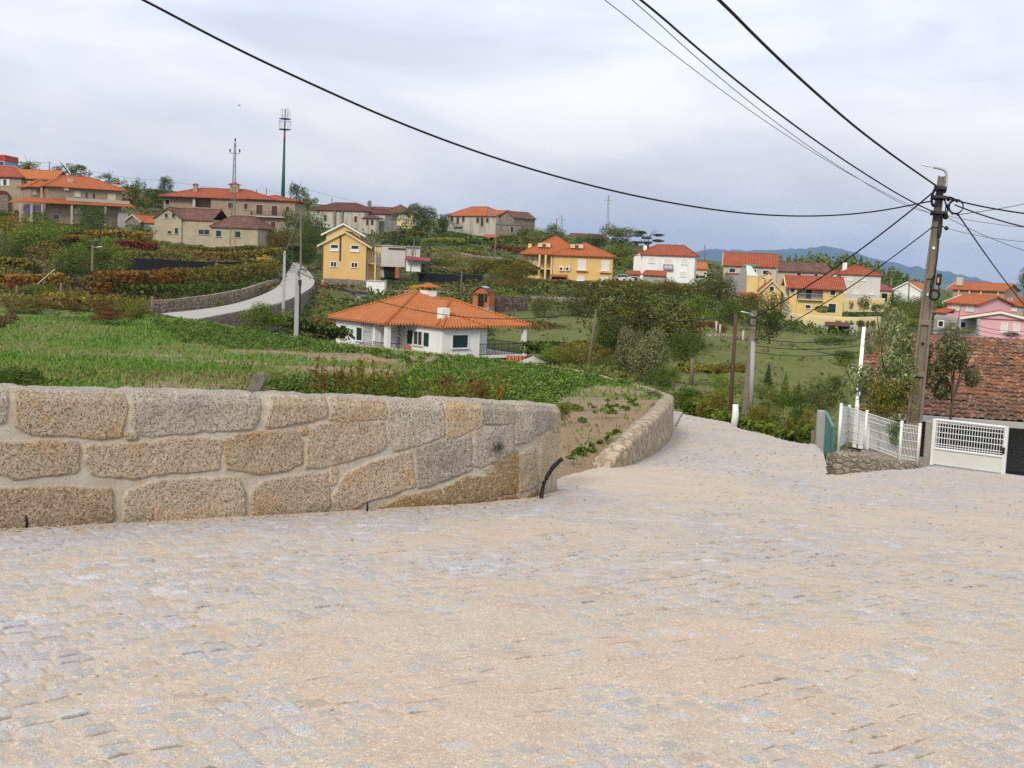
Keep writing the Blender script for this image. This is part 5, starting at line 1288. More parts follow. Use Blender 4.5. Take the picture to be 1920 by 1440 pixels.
c = MB(); c.box(h.lx(122, 380), h.lx(240, 385), -1.0, -.95, h.zat(150, 378), h.zat(150, 372)); h.part(c, 'parapet', M['trim'])
p_ = h.loc(123.5, 353.5); c = MB(); c.box(p_[0] - .42, p_[0] + .42, -.35, -.004, p_[2] - .35, p_[2] + .35); h.part(c, 'air_conditioner', M['whitepaint'])
x = h.lx(132, 340, 2); h.chimney(x, 2, Hh + .4, h.zat(132, 335, 2), .85, 'trim', None, roof); x = h.lx(219, 350, 4); h.chimney(x, 4, Hh + .1, h.zat(219, 346, 4), .7, 'beige', 'tile', roof)
wl = MB(); n = 24
for i in range(n):
    x = xa + 1.2 + 3.6 * i / n; wl.quad((x, -1.2 + .05 * math.sin(i * 2), z1 - 1.9), (x + .14, -1.2 + .05 * math.sin(i * 2 + 1), z1 - 1.9), (x + .14, -1.2, z1 - .9 + .2 * ((i * 7) % 3 - 1)), (x, -1.2, z1 - .9 + .2 * ((i * 7) % 3 - 1)))
wl.tube([(xa + 1, -1.2, z1 - .7), (xa + 5, -1.2, z1 - .75)], .015, 4)
o = wl.build('washing', M['cloth']); o.matrix_world = Matrix.Translation(Vector(h.O)) @ Matrix.Rotation(math.atan2(h.X[1], h.X[0]), 4, 'Z'); tag(o, 'row of purple and pink washing hung under the veranda', 'laundry', kind='thing')
c = MB(); c.box(h.lx(222, 405, -1.0), h.lx(240, 405, -1.0), -1.0, 4, -2, h.zat(230, 399, -1.0)); h.part(c, 'side_room', M['greyrend'])
h = House('shuttered_stone_house', 'stone house with open white shutters cut by the left picture edge', 'house', -12, 330, 240, 98, 333, 402, dr=240)
W, Hh = h.W, h.H; xs = h.lx(40, 330)
h.bodies([(-4, xs, 0, 10, -2, Hh), (xs + .004, W, .8, 9, -2, Hh - .1)], M['ashlar']); mb = h.hip(-9, xs, 0, 10, Hh, h.zat(-5, 312, 5) - Hh, None, .6, ridge=4.5, build=False); h.part(mb, 'roof', M['tile_red'])
h.gable(xs - 5, W, .8, 9, Hh, h.zat(60, 319, 5) - Hh, M['tile_b'], 'x', .5, .4, wallmat=M['ashlar'], edge=M['whitepaint'])
for px, py, off in ((9.5, 342, 0), (48, 346, .8)):
    h.win(px, py, 6, 11, 'glass', 'F', off)
    for dx in (-6, 6): p_ = h.loc(px + dx, py, 'F', off - .07); c = MB(); c.box(p_[0] - .28, p_[0] + .28, off - .11, off - .063, p_[2] - .65, p_[2] + .65); h.part(c, 'shutter', M['white_sh'])
c = MB(); p_ = h.loc(5, 361); c.prism([(p_[0] - 2, -1.2, p_[2] - .5), (p_[0] + 1.6, -1.2, p_[2] - .5), (p_[0] + .8, -1.2, p_[2] + .3), (p_[0] - 2, -1.2, p_[2] + .55)], (0, 1.19, 0)); h.part(c, 'porch_roof', M['tile_dk'])
c = MB(); x = h.lx(16, 380, -1.0); c.box(-4, x, -1.2, -.004, -2, p_[2] - .52); h.part(c, 'porch_wall', M['rubble'])
h = House('red_topped_building', 'pale block with a bright red top storey at the left edge of the crest', 'building', -30, 289, 300, 10, 289, 312, dr=300)
c = MB(); c.box(0, h.W, 0, 8, h.H * .5, h.H); h.part(c, 'top_storey', M['redpaint']); c = MB(); c.box(.1, h.W - .1, .1, 7.9, -4, h.H * .5 - .003); h.part(c, 'wall', M['bluepanel'])
h.winm(.5, h.W - .5, .3, h.H * .45, 'glass', 'F', .1, sill=False, split=True)
h = House('grey_roofed_shed', 'long dark grey roofed shed on the crest above the shuttered house', 'shed', -30, 314, 285, 37, 318, 330, dr=285)
h.bodies([(0, h.W, 0, 8, -3, h.H)], M['concrete']); h.gable(0, h.W, 0, 8, h.H, .9, M['slate'], 'x', .4, .3)

# ---------------------------------------------------------------- the tiled shed by the pole
h = House('tiled_barn', 'barn with a broad mossy orange tiled roof and a dark open front behind the fence', 'barn', 1612, 768, 32.5, 1930, 792, 868, dr=31.25)
W, Hh, D = h.W, h.H, 7.0
zr = h.zat(1800, 634, D) - Hh
sl = zr / D
h.bodies([(-.13, -.02, .3, D, -1.2, Hh + .05)], M['white'], polys=[([(-.13, .3, Hh + .051), (-.13, D, Hh + .051), (-.13, D, Hh + zr + .2)], (.11, 0, 0))])
c = MB(); c.box(0, W + 5, D - .3, D, -1.2, Hh + zr - .3); h.part(c, 'back_wall', M['concrete'])
c = MB(); c.box(0, W + 5, .2, D - .31, -1.3, -.9); h.part(c, 'floor', M['concrete'])
def tile_roof(h, x0, x1, y0, y1, z0, sl, name='roof'):
    """canal tiles modelled row by row: ribs along the eave, a step at each course"""
    rib, course = .19, .31; nx = int((x1 - x0) / rib) * 8; nr = int((y1 - y0) * math.hypot(1, sl) / course); ns = 4
    u = np.linspace(x0, x1, nx + 1); V = []; T = []; rows = 0
    g = np.random.default_rng(3)
    for r_ in range(nr):
        jit = g.normal(0, .014, nx // 8 + 2)[(np.arange(nx + 1) // 8)]; lift = g.normal(0, .008, nx // 8 + 2)[(np.arange(nx + 1) // 8)]
        tn = np.clip(g.normal(.52 if r_ > 4 else .2, .2 if r_ > 4 else .1, nx // 8 + 2), 0, 1)[(np.arange(nx + 1) // 8)]
        ph = (u - x0) / rib * 2 * np.pi
        prof = .045 * np.abs(np.sin(ph / 2)) ** .8
        for j in range(ns + 1):
            f = j / ns; y = y0 + (r_ + f * 1.06) * course / math.hypot(1, sl)
            z = z0 + (y - y0) * sl + prof * (1 - .25 * f) + .045 * (1 - f) + lift + .05 * (fbm(u * .5, u * 0 + y * .5, 13, 2) - .5)
            if j == 0: V.append(np.stack([u, np.full_like(u, y) + jit, z - .04], 1)); T.append(tn); rows += 1
            V.append(np.stack([u, np.full_like(u, y) + jit, z], 1)); T.append(tn); rows += 1
    V = np.concatenate(V); T = np.concatenate(T); m = nx + 1
    idx = np.arange(rows * m).reshape(rows, m); keep = np.ones(rows - 1, bool); per = ns + 2; keep[per - 1::per] = False
    Fa = np.stack([idx[:-1, :-1], idx[:-1, 1:], idx[1:, 1:], idx[1:, :-1]], -1)[keep].reshape(-1, 4)
    k = NT('mossy_canal_tiles'); a = k.n('Attribute', attribute_name='tone')
    col = k.ramp(a.outputs['Fac'], [(0, (.11, .05, .033)), (.35, (.20, .08, .046)), (.62, (.28, .105, .055)), (.88, (.40, .145, .065)), (1, (.52, .21, .10))])
    n1 = k.noise(2.6, 7, rough=.7); n2 = k.noise(9, 5, rough=.7); n3 = k.noise(.5, 4)
    col = k.mix(k.math('MULTIPLY', k.ramp(n1, [(.42, (0, 0, 0)), (.58, (1, 1, 1))]), .8), col, (.085, .055, .04))
    col = k.mix(k.math('MULTIPLY', k.ramp(n2, [(.55, (0, 0, 0)), (.64, (1, 1, 1))]), .8), col, (.46, .39, .30))
    col = k.mix(k.math('MULTIPLY', k.ramp(n3, [(.5, (0, 0, 0)), (.7, (1, 1, 1))]), .35), col, (.10, .085, .045))
    return np_mesh(name, V, Fa, k.out(col, .9, k.bump(n2, .5, .02)), h.root, smooth=False, attrs={'tone': ('FLOAT', T)})
tile_roof(h, 0, W + 5, -.25, D, Hh, sl)
c = MB(); c.prism([(0, -.2, Hh - .05), (W + 5, -.2, Hh - .05), (W + 5, D, Hh + zr - .05), (0, D, Hh + zr - .05)], (0, 0, -.1)); h.part(c, 'roof_deck', M['wood'])
c = MB(); c.box(.4, W + 5, -.36, -.26, Hh - .16, Hh + .0); h.part(c, 'gutter', M['concrete2'])
c = MB(); c.box(.02, .3, .1, .35, -1.2, Hh - .17); h.part(c, 'pillar', M['white'])
c = MB(); c.box(.3, h.lx(1725, 800), .12, .3, -1.2, Hh - .18); h.part(c, 'front_wall', M['concrete'])
HB = h
# ================================================================== plants
LEAF = {
 'dark': leafmat('dark_leaves', [(.016, .032, .008), (.030, .060, .013), (.052, .092, .020), (.088, .125, .032)]),
 'mid': leafmat('green_leaves', [(.035, .068, .012), (.068, .118, .020), (.105, .165, .030), (.16, .205, .045)]),
 'lime': leafmat('lime_leaves', [(.05, .08, .018), (.085, .125, .028), (.13, .155, .038), (.20, .19, .05)]),
 'olive': leafmat('olive_leaves', [(.07, .10, .062), (.12, .16, .105), (.175, .215, .15), (.25, .29, .21)]),
 'willow': leafmat('grey_green_leaves', [(.035, .048, .022), (.060, .075, .036), (.085, .10, .048), (.115, .12, .06)]),
 'autumn': leafmat('autumn_leaves', [(.07, .05, .018), (.17, .075, .02), (.24, .115, .028), (.10, .095, .025), (.22, .15, .035), (.06, .07, .02)]),
 'brown': leafmat('brown_leaves', [(.045, .035, .015), (.10, .075, .025), (.16, .11, .035), (.09, .09, .025)]),
 'red': leafmat('red_leaves', [(.05, .018, .012), (.11, .028, .018), (.15, .05, .024), (.07, .055, .02)]),
 'yellow': leafmat('yellow_leaves', [(.30, .20, .02), (.55, .36, .03), (.42, .30, .04), (.12, .13, .03)]),
 'mixed': leafmat('turning_vine_leaves', [(.035, .06, .014), (.085, .11, .024), (.15, .15, .03), (.16, .09, .026), (.06, .09, .02), (.10, .13, .03), (.10, .045, .018)]),
 'chest': leafmat('chestnut_leaves', [(.017, .028, .009), (.030, .045, .013), (.048, .064, .017), (.075, .082, .024), (.24, .23, .09)]),
 'pine': leafmat('pine_needles', [(.010, .022, .012), (.020, .038, .018), (.032, .055, .022), (.055, .08, .03)], .1),
 'twig': leafmat('dry_twigs', [(.05, .03, .025), (.10, .06, .045), (.07, .045, .03), (.15, .10, .07)], .05),
}
def leaf_quads(C, N, size, asp, g, bend=.25):
    """C centres (n,3), N normals (n,3) -> rhombic leaf clumps"""
    n = len(C)
    a = g.normal(size=(n, 3)); t = np.cross(N, a); t /= np.linalg.norm(t, axis=1)[:, None] + 1e-9; b = np.cross(N, t)
    s = size * g.uniform(.6, 1.35, n)[:, None]
    w = asp * s
    V = np.stack([C - t * s, C + b * w + N * s * bend, C + t * s, C - b * w + N * s * bend], 1).reshape(-1, 3)
    return V, np.arange(4 * n).reshape(n, 4)

def crown_points(shape, n, g):
    if shape == 'cone':
        z = 1 - 2 * np.sqrt(g.uniform(.0, 1, n)); z = np.clip(z, -1, 1); r = (1 - z) / 2 * g.uniform(.55, 1.05, n) * (.75 + .25 * np.sin(z * 22)) ; th = g.uniform(0, 2 * np.pi, n)
        C = np.stack([r * np.cos(th), r * np.sin(th), z], 1); N = np.stack([np.cos(th), np.sin(th), .5 + 0 * th], 1)
    elif shape == 'column':
        z = g.uniform(-1, 1, n); r = np.sqrt(np.clip(1 - np.abs(z) ** 2.5, 0, 1)) * g.uniform(.6, 1.05, n); th = g.uniform(0, 2 * np.pi, n)
        C = np.stack([r * np.cos(th), r * np.sin(th), z], 1); N = np.stack([np.cos(th), np.sin(th), .5 + 0 * th], 1)
    elif shape == 'pineflat':
        k = 9; lc = np.stack([g.uniform(-.75, .75, k), g.uniform(-.75, .75, k), g.uniform(-.6, .75, k)], 1); i = g.integers(0, k, n)
        d = g.normal(size=(n, 3)); d /= np.linalg.norm(d, axis=1)[:, None]
        C = lc[i] + d * np.array([.42, .42, .17]) * g.uniform(.5, 1, n)[:, None]; N = d + np.array([0, 0, .6])
    else:
        k = {'round': 13, 'open': 17, 'tight': 9, 'sparse': 20, 'spiky': 15}[shape]
        d0 = g.normal(size=(k, 3)); d0 /= np.linalg.norm(d0, axis=1)[:, None]
        lc = d0 * g.uniform(.25, .72, k)[:, None]; lr = g.uniform(.26, .46, k) * {'open': .72, 'sparse': .55}.get(shape, 1.0)
        if shape in ('round', 'tight'): lc = np.r_[lc, [[0, 0, 0]]]; lr = np.r_[lr, [.62]]
        i = g.choice(len(lr), n, p=lr ** 2 / (lr ** 2).sum())
        d = g.normal(size=(n, 3)); d /= np.linalg.norm(d, axis=1)[:, None]
        r = g.uniform(.35, 1, n) ** .45 * g.choice([1, 1, 1.12], n)
        if shape == 'spiky': d[:, 2] = np.abs(d[:, 2]) * 1.2
        C = lc[i] + d * (lr[i] * r)[:, None]; N = d + .35 * C + np.array([0, 0, .25])
        C = C / np.percentile(np.abs(C), 94, axis=0)
    N = N + .75 * g.normal(size=(n, 3)); N /= np.linalg.norm(N, axis=1)[:, None] + 1e-9
    return C, N
_crowns = {}
def crown_data(kind, shape, var, size):
    """size class: leaf size relative to the crown's half width"""
    key = (kind, shape, var, size)
    if key not in _crowns:
        n, ls, asp = {'S': (900, .115, .6), 'M': (2200, .075, .55), 'L': (5200, .048, .5), 'X': (13000, .036, .45)}[size]
        if shape in ('sparse', 'open'): n = int(n * .75)
        if shape in ('cone', 'column', 'pineflat'): n = int(n * .8)
        if kind == 'olive': asp *= .6; n = int(n * 1.6); ls *= 1.5
        g = np.random.default_rng(abs(hash(shape)) % 1 + 100 * var + {'S': 1, 'M': 2, 'L': 3, 'X': 4}[size] + 7 * list(LEAF).index(kind))
        C, N = crown_points(shape, n, g)
        V, Fa = leaf_quads(C, N, ls, asp, g)
        o = np_mesh('crown', V, Fa, LEAF[kind]); me = o.data
        bpy.data.objects.remove(o); _crowns[key] = me
    return _crowns[key]
_limbs = {}
def limb_data(var, low=False):
    """unit trunk with limbs: base at z = -1 (ground), crown centre at z = 0, limbs reaching into the crown"""
    if (var, low) not in _limbs:
        r = random.Random(50 + var); mb = MB()
        p = [np.array([0, 0, -1.05])]
        for i in range(4): p.append(p[-1] + np.array([r.uniform(-.04, .04), r.uniform(-.04, .04), .26]))
        mb.tube(p, .055, 7, .035)
        for k in range(7):
            a = r.uniform(0, 6.28); s0 = p[r.randint(2 if not low else 1, 4)]; q = [s0]
            L = r.uniform(.5, .8)
            for j in range(3): q.append(q[-1] + np.array([math.cos(a + j * .2) * L * .3, math.sin(a + j * .2) * L * .3, L * .22 * (1.2 - .2 * j)]))
            mb.tube(q, .026, 5, .008)
        o = mb.build('trunk', M['bark'], smooth=True); _limbs[(var, low)] = o.data; bpy.data.objects.remove(o)
    return _limbs[(var, low)]
_pv = [0]
def plant(kind, shape, px, py, wp, hp, d, label, name='bush', size='M', trunk=False, group=None, cat=None, depthr=None, limb=None):
    _pv[0] += 1; v = _pv[0] % 3
    c = P(px, py, d); rx = wp / 2 * d / F; rz = hp / 2 * d / F; ry = depthr or rx * .9
    me = crown_data(kind, shape, v, size); ang = random.uniform(0, 6.28)
    if abs(rx - ry) > .2 * rx: ang = 0
    cat = cat or {'bush': 'bush', 'tree': 'tree', 'hedge': 'hedge'}.get(name.split('_')[-1], name.replace('_', ' '))
    if trunk:
        gz = min(hz(c[0], c[1]), c[2] - rz * .9); hgt = c[2] - gz
        root = empty(name, (c[0], c[1], gz), label, cat, group); root['kind'] = 'thing'
        o = link(bpy.data.objects.new('crown', me), root); o.location = (0, 0, hgt); o.scale = (rx, ry, rz); o.rotation_euler = (0, 0, ang)
        t = link(bpy.data.objects.new('trunk', limb_data(v)), root); t.location = (0, 0, hgt); s = limb or min(rx, hgt) * 1.05; t.scale = (s, s, hgt); t.rotation_euler = (0, 0, ang)
        return root
    o = link(bpy.data.objects.new(name, me)); o.location = tuple(c); o.scale = (rx, ry, rz); o.rotation_euler = (0, 0, ang)
    tag(o, label, cat, group)
    return o

T = lambda *a, **k: plant(*a, name=k.pop('name', 'tree'), trunk=True, **k)
B = plant
# skyline, left to right
T('mid', 'open', 55, 313, 36, 18, 262, 'low bushy tree above the orange roof of the shuttered stone house')
T('mid', 'sparse', 137, 319, 58, 26, 262, 'wide thin crowned tree showing sky above the two storey stone house')
T('mid', 'sparse', 205, 338, 40, 20, 268, 'small loose tree behind the right chimney of the two storey stone house')
T('lime', 'sparse', 253, 352, 38, 38, 268, 'thin yellowish tree right of the two storey stone house')
T('dark', 'tight', 311, 349, 24, 32, 300, 'dark egg shaped tree standing alone on the crest')
B('dark', 'round', 290, 368, 46, 26, 290, 'grey green bush mass below the dark egg shaped tree')
B('mid', 'round', 272, 385, 50, 14, 270, 'low hedge in the grass behind the granite hut', name='hedge')
T('dark', 'cone', 43, 373, 15, 34, 226, 'small dark conifer between the stone houses at the left', name='conifer_tree', size='S')
T('dark', 'open', 556, 366, 30, 36, 300, 'dark leafy tree right of the tall antenna mast')
T('mid', 'sparse', 577, 380, 34, 28, 300, 'thin branched tree touching the old stone house roof')
T('dark', 'spiky', 786, 418, 62, 58, 288, 'large dark spreading tree between the cream house and white hilltop house', size='L')
T('dark', 'tight', 832, 418, 26, 28, 310, 'round dark tree at the left corner of the white hilltop house')
for i, (px, py, w_, h_, lb) in enumerate(((985, 440, 34, 22, 'pale green bush on the crest right of the ruined barn'), (1012, 438, 36, 22, 'green crest bush left of the leafy tree by the double pole'), (1042, 437, 36, 28, 'leafy tree on the crest below the double pole'), (960, 446, 28, 18, 'olive bush leaning on the ruined barn'))):
    B(('mid', 'lime', 'mid', 'olive')[i], 'open', px, py, w_, h_, 300, lb)
T('mid', 'spiky', 1163, 448, 58, 40, 296, 'upright green tree on the crest left of the umbrella pine', size='L')
T('pine', 'pineflat', 1216, 447, 56, 32, 306, 'umbrella pine with flat layered crown behind the white house', name='pine_tree', size='M')
B('dark', 'round', 1110, 452, 60, 22, 300, 'dark scrub below the low roof on the crest')
B('mid', 'round', 1165, 478, 60, 30, 265, 'green scrub below the upright tree on the crest')
B('mid', 'open', 1185, 493, 40, 26, 250, 'mixed scrub left of the white red roofed house')
# left hillside
B('dark', 'tight', 8, 411, 28, 30, 205, 'dark round bush at the left picture edge below the porch')
T('dark', 'round', 176, 412, 54, 44, 204, 'dark green rounded tree before the veranda columns', size='L')
T('dark', 'round', 266, 439, 44, 32, 195, 'dark green tree at the left end of the long granite house')
T('mid', 'open', 74, 425, 64, 48, 190, 'leafy green tree below the veranda at the left', size='L')
B('mid', 'round', 62, 452, 90, 54, 172, 'broad green thicket below the leafy tree at the left', size='L')
B('mid', 'open', 118, 448, 60, 40, 180, 'green thicket beside the dark willow clump')
B('willow', 'round', 145, 432, 58, 26, 188, 'dull dark willow clump below the stone house terrace')
B('mid', 'open', 128, 485, 74, 44, 150, 'green brown thicket left of the wooden lamp pole', size='L')
B('dark', 'round', 142, 503, 84, 32, 132, 'low dark green bush at the foot of the thicket by the lamp pole', size='L')
B('dark', 'open', 190, 488, 62, 36, 138, 'dark leafy bush right of the wooden lamp pole', size='L')
T('mid', 'column', 201, 459, 26, 32, 160, 'narrow upright green tree behind the lamp pole')
B('brown', 'open', 84, 474, 50, 34, 158, 'brown tinged bush on the terraces at the left')
B('willow', 'column', 7, 466, 22, 42, 150, 'grey green upright shrub at the left picture edge')
T('olive', 'tight', 68, 500, 24, 30, 125, 'young silvery olive tree among the left pergolas', size='M')
B('dark', 'open', 30, 480, 46, 40, 160, 'shady bush behind the left edge pergola', size='L')
B('autumn', 'open', 24, 420, 40, 24, 195, 'orange brown bush below the porch of the shuttered house')
B('autumn', 'open', 45, 440, 36, 20, 185, 'rusty leaved bush between green thickets at the left')
B('red', 'open', 30, 531, 36, 20, 110, 'dark red bush beside the left grass plot')
B('lime', 'open', 158, 447, 14, 22, 176, 'slim pale green sapling above the thickets')
B('lime', 'round', 215, 472, 26, 30, 152, 'pale yellow green bush right of the narrow upright tree')
B('dark', 'round', 155, 467, 60, 24, 168, 'deep green scrub between the terraces')
B('mid', 'round', 235, 488, 40, 26, 142, 'green scrub left of the shaded pergola')
# around the big granite house and the road top
T('dark', 'open', 548, 428, 44, 54, 236, 'dark tree at the right end of the large granite house', size='L')
B('dark', 'round', 588, 440, 54, 62, 226, 'tall dark green shrub bank left of the ochre house', size='L')
B('brown', 'round', 525, 452, 40, 34, 205, 'brown green rounded bush below the large granite house')
B('mid', 'round', 548, 446, 30, 26, 210, 'light green rounded bush beside the brown one by the road')
B('mid', 'round', 506, 444, 36, 28, 215, 'green bush at the corner of the long granite house')
B('dark', 'round', 530, 484, 34, 40, 195, 'dark bush against the bend of the village road')
B('dark', 'round', 578, 478, 50, 34, 212, 'deep green bush behind the top of the village road', size='L')
B('yellow', 'open', 494, 488, 26, 15, 165, 'bright yellow leaved bush above the road wall', size='S')
B('willow', 'open', 600, 492, 14, 24, 190, 'thin grey bush beside the ochre house corner', size='S')
# middle hillside
B('dark', 'round', 757, 452, 60, 20, 262, 'dark hedge below the cream crest house', name='hedge')
B('mixed', 'open', 845, 490, 70, 40, 225, 'autumn mottled bush on the terrace wall right of the modern house', size='L')
B('mixed', 'open', 905, 503, 66, 36, 205, 'green and rust bush below the leaning pole', size='L')
B('mixed', 'round', 965, 512, 60, 40, 200, 'rusty green bush left of the hipped yellow house', size='L')
B('brown', 'round', 958, 538, 60, 36, 178, 'brown leafy bush right of the orange hut', size='L')
B('willow', 'round', 925, 528, 34, 26, 180, 'grey green round bush above the orange hut')
B('mid', 'open', 945, 555, 54, 30, 165, 'pale leafy cabbage patch beside the orange hut')
B('dark', 'round', 1000, 545, 50, 34, 185, 'dark green bush under the hipped yellow house porch', size='L')
B('mid', 'round', 860, 443, 60, 16, 296, 'green hedge on the terrace below the white hilltop house', name='hedge')
B('dark', 'round', 770, 455, 40, 20, 258, 'shady shrub under the large dark spreading tree')
B('dark', 'round', 800, 497, 60, 22, 222, 'dark bush behind the dark red canopy')
B('yellow', 'sparse', 780, 542, 24, 12, 160, 'small yellow shrub above the bungalow roof', size='S')
T('willow', 'round', 1091, 568, 62, 78, 150, 'large dull green weeping tree below the hipped yellow house', size='L')
T('willow', 'open', 1022, 584, 50, 54, 140, 'small grey green tree with a dark trunk right of the bungalow', size='L')
T('chest', 'open', 1243, 594, 215, 128, 92, 'huge spreading chestnut tree with pale tips filling the valley', size='X', limb=4.2)
T('chest', 'open', 1150, 610, 90, 80, 88, 'smaller chestnut tree left of the huge one', size='L')
T('willow', 'round', 1338, 546, 84, 62, 178, 'large dusky green tree below the grey gabled house', size='L')
B('mixed', 'round', 1255, 545, 66, 34, 205, 'red and green bush below the white red roofed house', size='L')
B('mixed', 'open', 1200, 538, 56, 28, 212, 'yellow green bush below the tiled garage', size='L')
B('mid', 'spiky', 1310, 580, 56, 40, 150, 'light green cane thicket below the dusky tree', size='L')
B('dark', 'round', 1370, 585, 50, 44, 140, 'dark thicket behind the short lamp pole', size='L')
T('dark', 'open', 1446, 600, 76, 78, 118, 'dark leafy tree right of the short lamp pole', size='L')
B('brown', 'sparse', 1412, 566, 40, 30, 190, 'bare brown twiggy shrub under the yellow annex')
T('olive', 'tight', 1184, 664, 58, 76, 60, 'round silvery olive tree, the left of a close pair', size='L')
T('olive', 'tight', 1222, 668, 60, 88, 57, 'taller silvery olive tree, the right of a close pair', size='L')
B('mixed', 'round', 1085, 665, 80, 36, 80, 'autumn tinted shrub bank right of the bungalow', size='L')
B('mid', 'round', 1040, 668, 70, 30, 84, 'green shrub bank beside the bungalow terrace', size='L')
B('mixed', 'open', 1090, 650, 44, 18, 84, 'mottled leaved bush near the slanting pole')
B('mixed', 'open', 1135, 668, 36, 24, 72, 'rust tinged bush left of the olive pair')
B('dark', 'round', 1140, 690, 70, 30, 66, 'dark undergrowth bush left of the olive trunks', size='L')
B('dark', 'round', 1240, 710, 60, 40, 52, 'dark bush at the feet of the olive pair', size='L')
B('dark', 'round', 1145, 632, 60, 50, 86, 'deep green bush under the smaller chestnut tree', size='L')
B('dark', 'round', 1280, 650, 80, 50, 80, 'deep shaded bush under the huge chestnut tree', size='L')
B('red', 'open', 1330, 612, 60, 20, 118, 'reddish bramble bank below the cane thicket')
B('mixed', 'open', 1385, 690, 34, 16, 66, 'turning leaved bush beside the rusty post')
B('mixed', 'open', 1345, 690, 44, 14, 66, 'low mottled bramble in the valley meadow')
# right of the road
B('dark', 'spiky', 1290, 752, 44, 44, 40, 'dark green tall grass clump at the far road edge', size='L')
B('mixed', 'open', 1335, 757, 70, 44, 38, 'yellowing hedge bush at the far road edge', size='L')
B('mid', 'open', 1352, 728, 56, 40, 42, 'light green roadside bush behind the yellowing hedge', size='L')
B('mixed', 'open', 1425, 782, 70, 42, 34, 'broad mottled hedge bush right of the white stump', size='L')
B('mixed', 'open', 1473, 800, 40, 34, 31, 'turning leaved bramble by the wooden fence posts', size='M')
B('mid', 'open', 1440, 750, 56, 48, 38, 'green hedge bush behind the leaning concrete pole', size='L')
B('dark', 'open', 1492, 765, 66, 60, 35, 'dark glossy bush near the teal gate', size='L')
T('pine', 'cone', 1441, 700, 24, 44, 62, 'little dark conifer in the meadow', name='conifer_tree', size='M')
T('mid', 'cone', 1472, 728, 36, 66, 46, 'pointed green conifer behind the roadside hedge', name='conifer_tree', size='L')
T('mid', 'cone', 1497, 735, 30, 46, 46, 'second pointed conifer, smaller, right of the taller one', name='conifer_tree', size='L')
B('willow', 'round', 1535, 750, 60, 46, 38, 'dull green bush left of the barn wall', size='L')
B('dark', 'open', 1560, 730, 56, 50, 40, 'dark leafy bush beside the white barn gable', size='L')
B('mixed', 'open', 1520, 790, 40, 40, 33, 'ragged mottled bush beside the teal gate pillar', size='M')
B('dark', 'round', 1582, 668, 40, 20, 70, 'dark bramble on the meadow left of the barn')
B('lime', 'sparse', 1585, 680, 30, 16, 60, 'yellowing shrub on the meadow by the barn gable', size='S')
B('dark', 'round', 1560, 640, 70, 14, 110, 'dark hedge line across the meadow', name='hedge')
# yard of the balcony house
B('dark', 'column', 1543, 580, 34, 13, 184, 'clipped long dark topiary before the balcony house', size='S', name='topiary_bush')
B('dark', 'tight', 1644, 578, 21, 14, 192, 'clipped dark green dome in the paved yard', size='S', name='topiary_bush')
T('mid', 'round', 1620, 569, 22, 24, 196, 'small round headed tree in the paved yard', size='S')
B('mid', 'open', 1596, 573, 9, 14, 194, 'thin shrub in a red pot in the yard', size='S')
for i, (px, w_) in enumerate(((1571, 11), (1587, 8), (1597, 7), (1612, 17), (1627, 7), (1638, 11))):
    B('dark', 'tight', px, 607, w_, 11, 178.6, ('clipped dark bush at the left end of the cream terrace wall', 'first small dome bush along the cream terrace wall', 'second small dome bush along the cream terrace wall', 'largest clipped dome bush along the cream terrace wall', 'small dome bush right of the largest one by the wall', 'clipped dome bush at the right end of the terrace wall')[i], size='S', name='topiary_bush', group='clipped bushes along the cream terrace wall')
B('dark', 'round', 1680, 572, 50, 42, 176, 'big dark bush right of the paved yard', size='L')
B('lime', 'open', 1690, 596, 44, 50, 150, 'light yellow green bush above the barn roof', size='L')
B('willow', 'round', 1722, 580, 46, 50, 168, 'dusky bush behind the main utility pole', size='L')
B('dark', 'round', 1735, 592, 34, 24, 160, 'dark shrub right of the main utility pole')
B('lime', 'round', 1715, 606, 40, 18, 145, 'low bright hedge above the barn ridge', name='hedge')
B('dark', 'round', 1900, 628, 26, 10, 110, 'small dark bush before the low pink house')
B('lime', 'open', 1800, 620, 50, 10, 100, 'low yellow green creeper along the barn ridge line')
T('dark', 'open', 1924, 528, 26, 40, 200, 'dark tree at the right picture edge by the brown house', size='M')
# by the barn
T('olive', 'sparse', 1657, 684, 118, 180, 27.6, 'large grey green olive tree before the tiled barn', size='L')
T('olive', 'sparse', 1788, 690, 112, 110, 27.4, 'smaller olive tree right of the concrete pole', size='L')
B('mixed', 'open', 1665, 745, 96, 76, 27.0, 'yellow green bush growing behind the white mesh fence', size='L')
B('mid', 'open', 1682, 815, 30, 40, 24.5, 'creeper growing through the white mesh fence', size='M')
# near the field
B('mid', 'open', 494, 600, 88, 52, 84, 'leafy green bush standing below the field edge by the road', size='L')
B('lime', 'spiky', 409, 569, 20, 12, 88, 'pale top shoots of the bush below the village road', size='S')
B('lime', 'spiky', 254, 584, 54, 40, 80, 'bright yellow green shrub at the end of the road wall', size='L')
B('brown', 'open', 192, 575, 76, 44, 82, 'brown leafless thicket at the foot of the lamp pole', size='L')
B('brown', 'open', 120, 575, 70, 26, 84, 'low brown scrub across the back of the field', size='L')
B('red', 'open', 210, 592, 90, 14, 80, 'rusty red bracken strip at the back of the field', size='L')
B('brown', 'open', 40, 570, 90, 30, 86, 'tangled brown scrub at the left field edge', size='L')
B('mid', 'round', 70, 548, 80, 26, 102, 'fresh green bed of weeds above the brown scrub', size='L')
B('twig', 'spiky', 6, 607, 46, 32, 58, 'dark pile of cut branches at the left edge of the field', size='M', name='branch_pile')
B('dark', 'open', 8, 716, 46, 50, 13.5, 'dark fern clump behind the block wall at the left edge', size='M', name='fern_clump')
B('dark', 'tight', 1226, 743, 34, 22, 23.3, 'dark rosemary bush on the rim at the field corner', size='L')
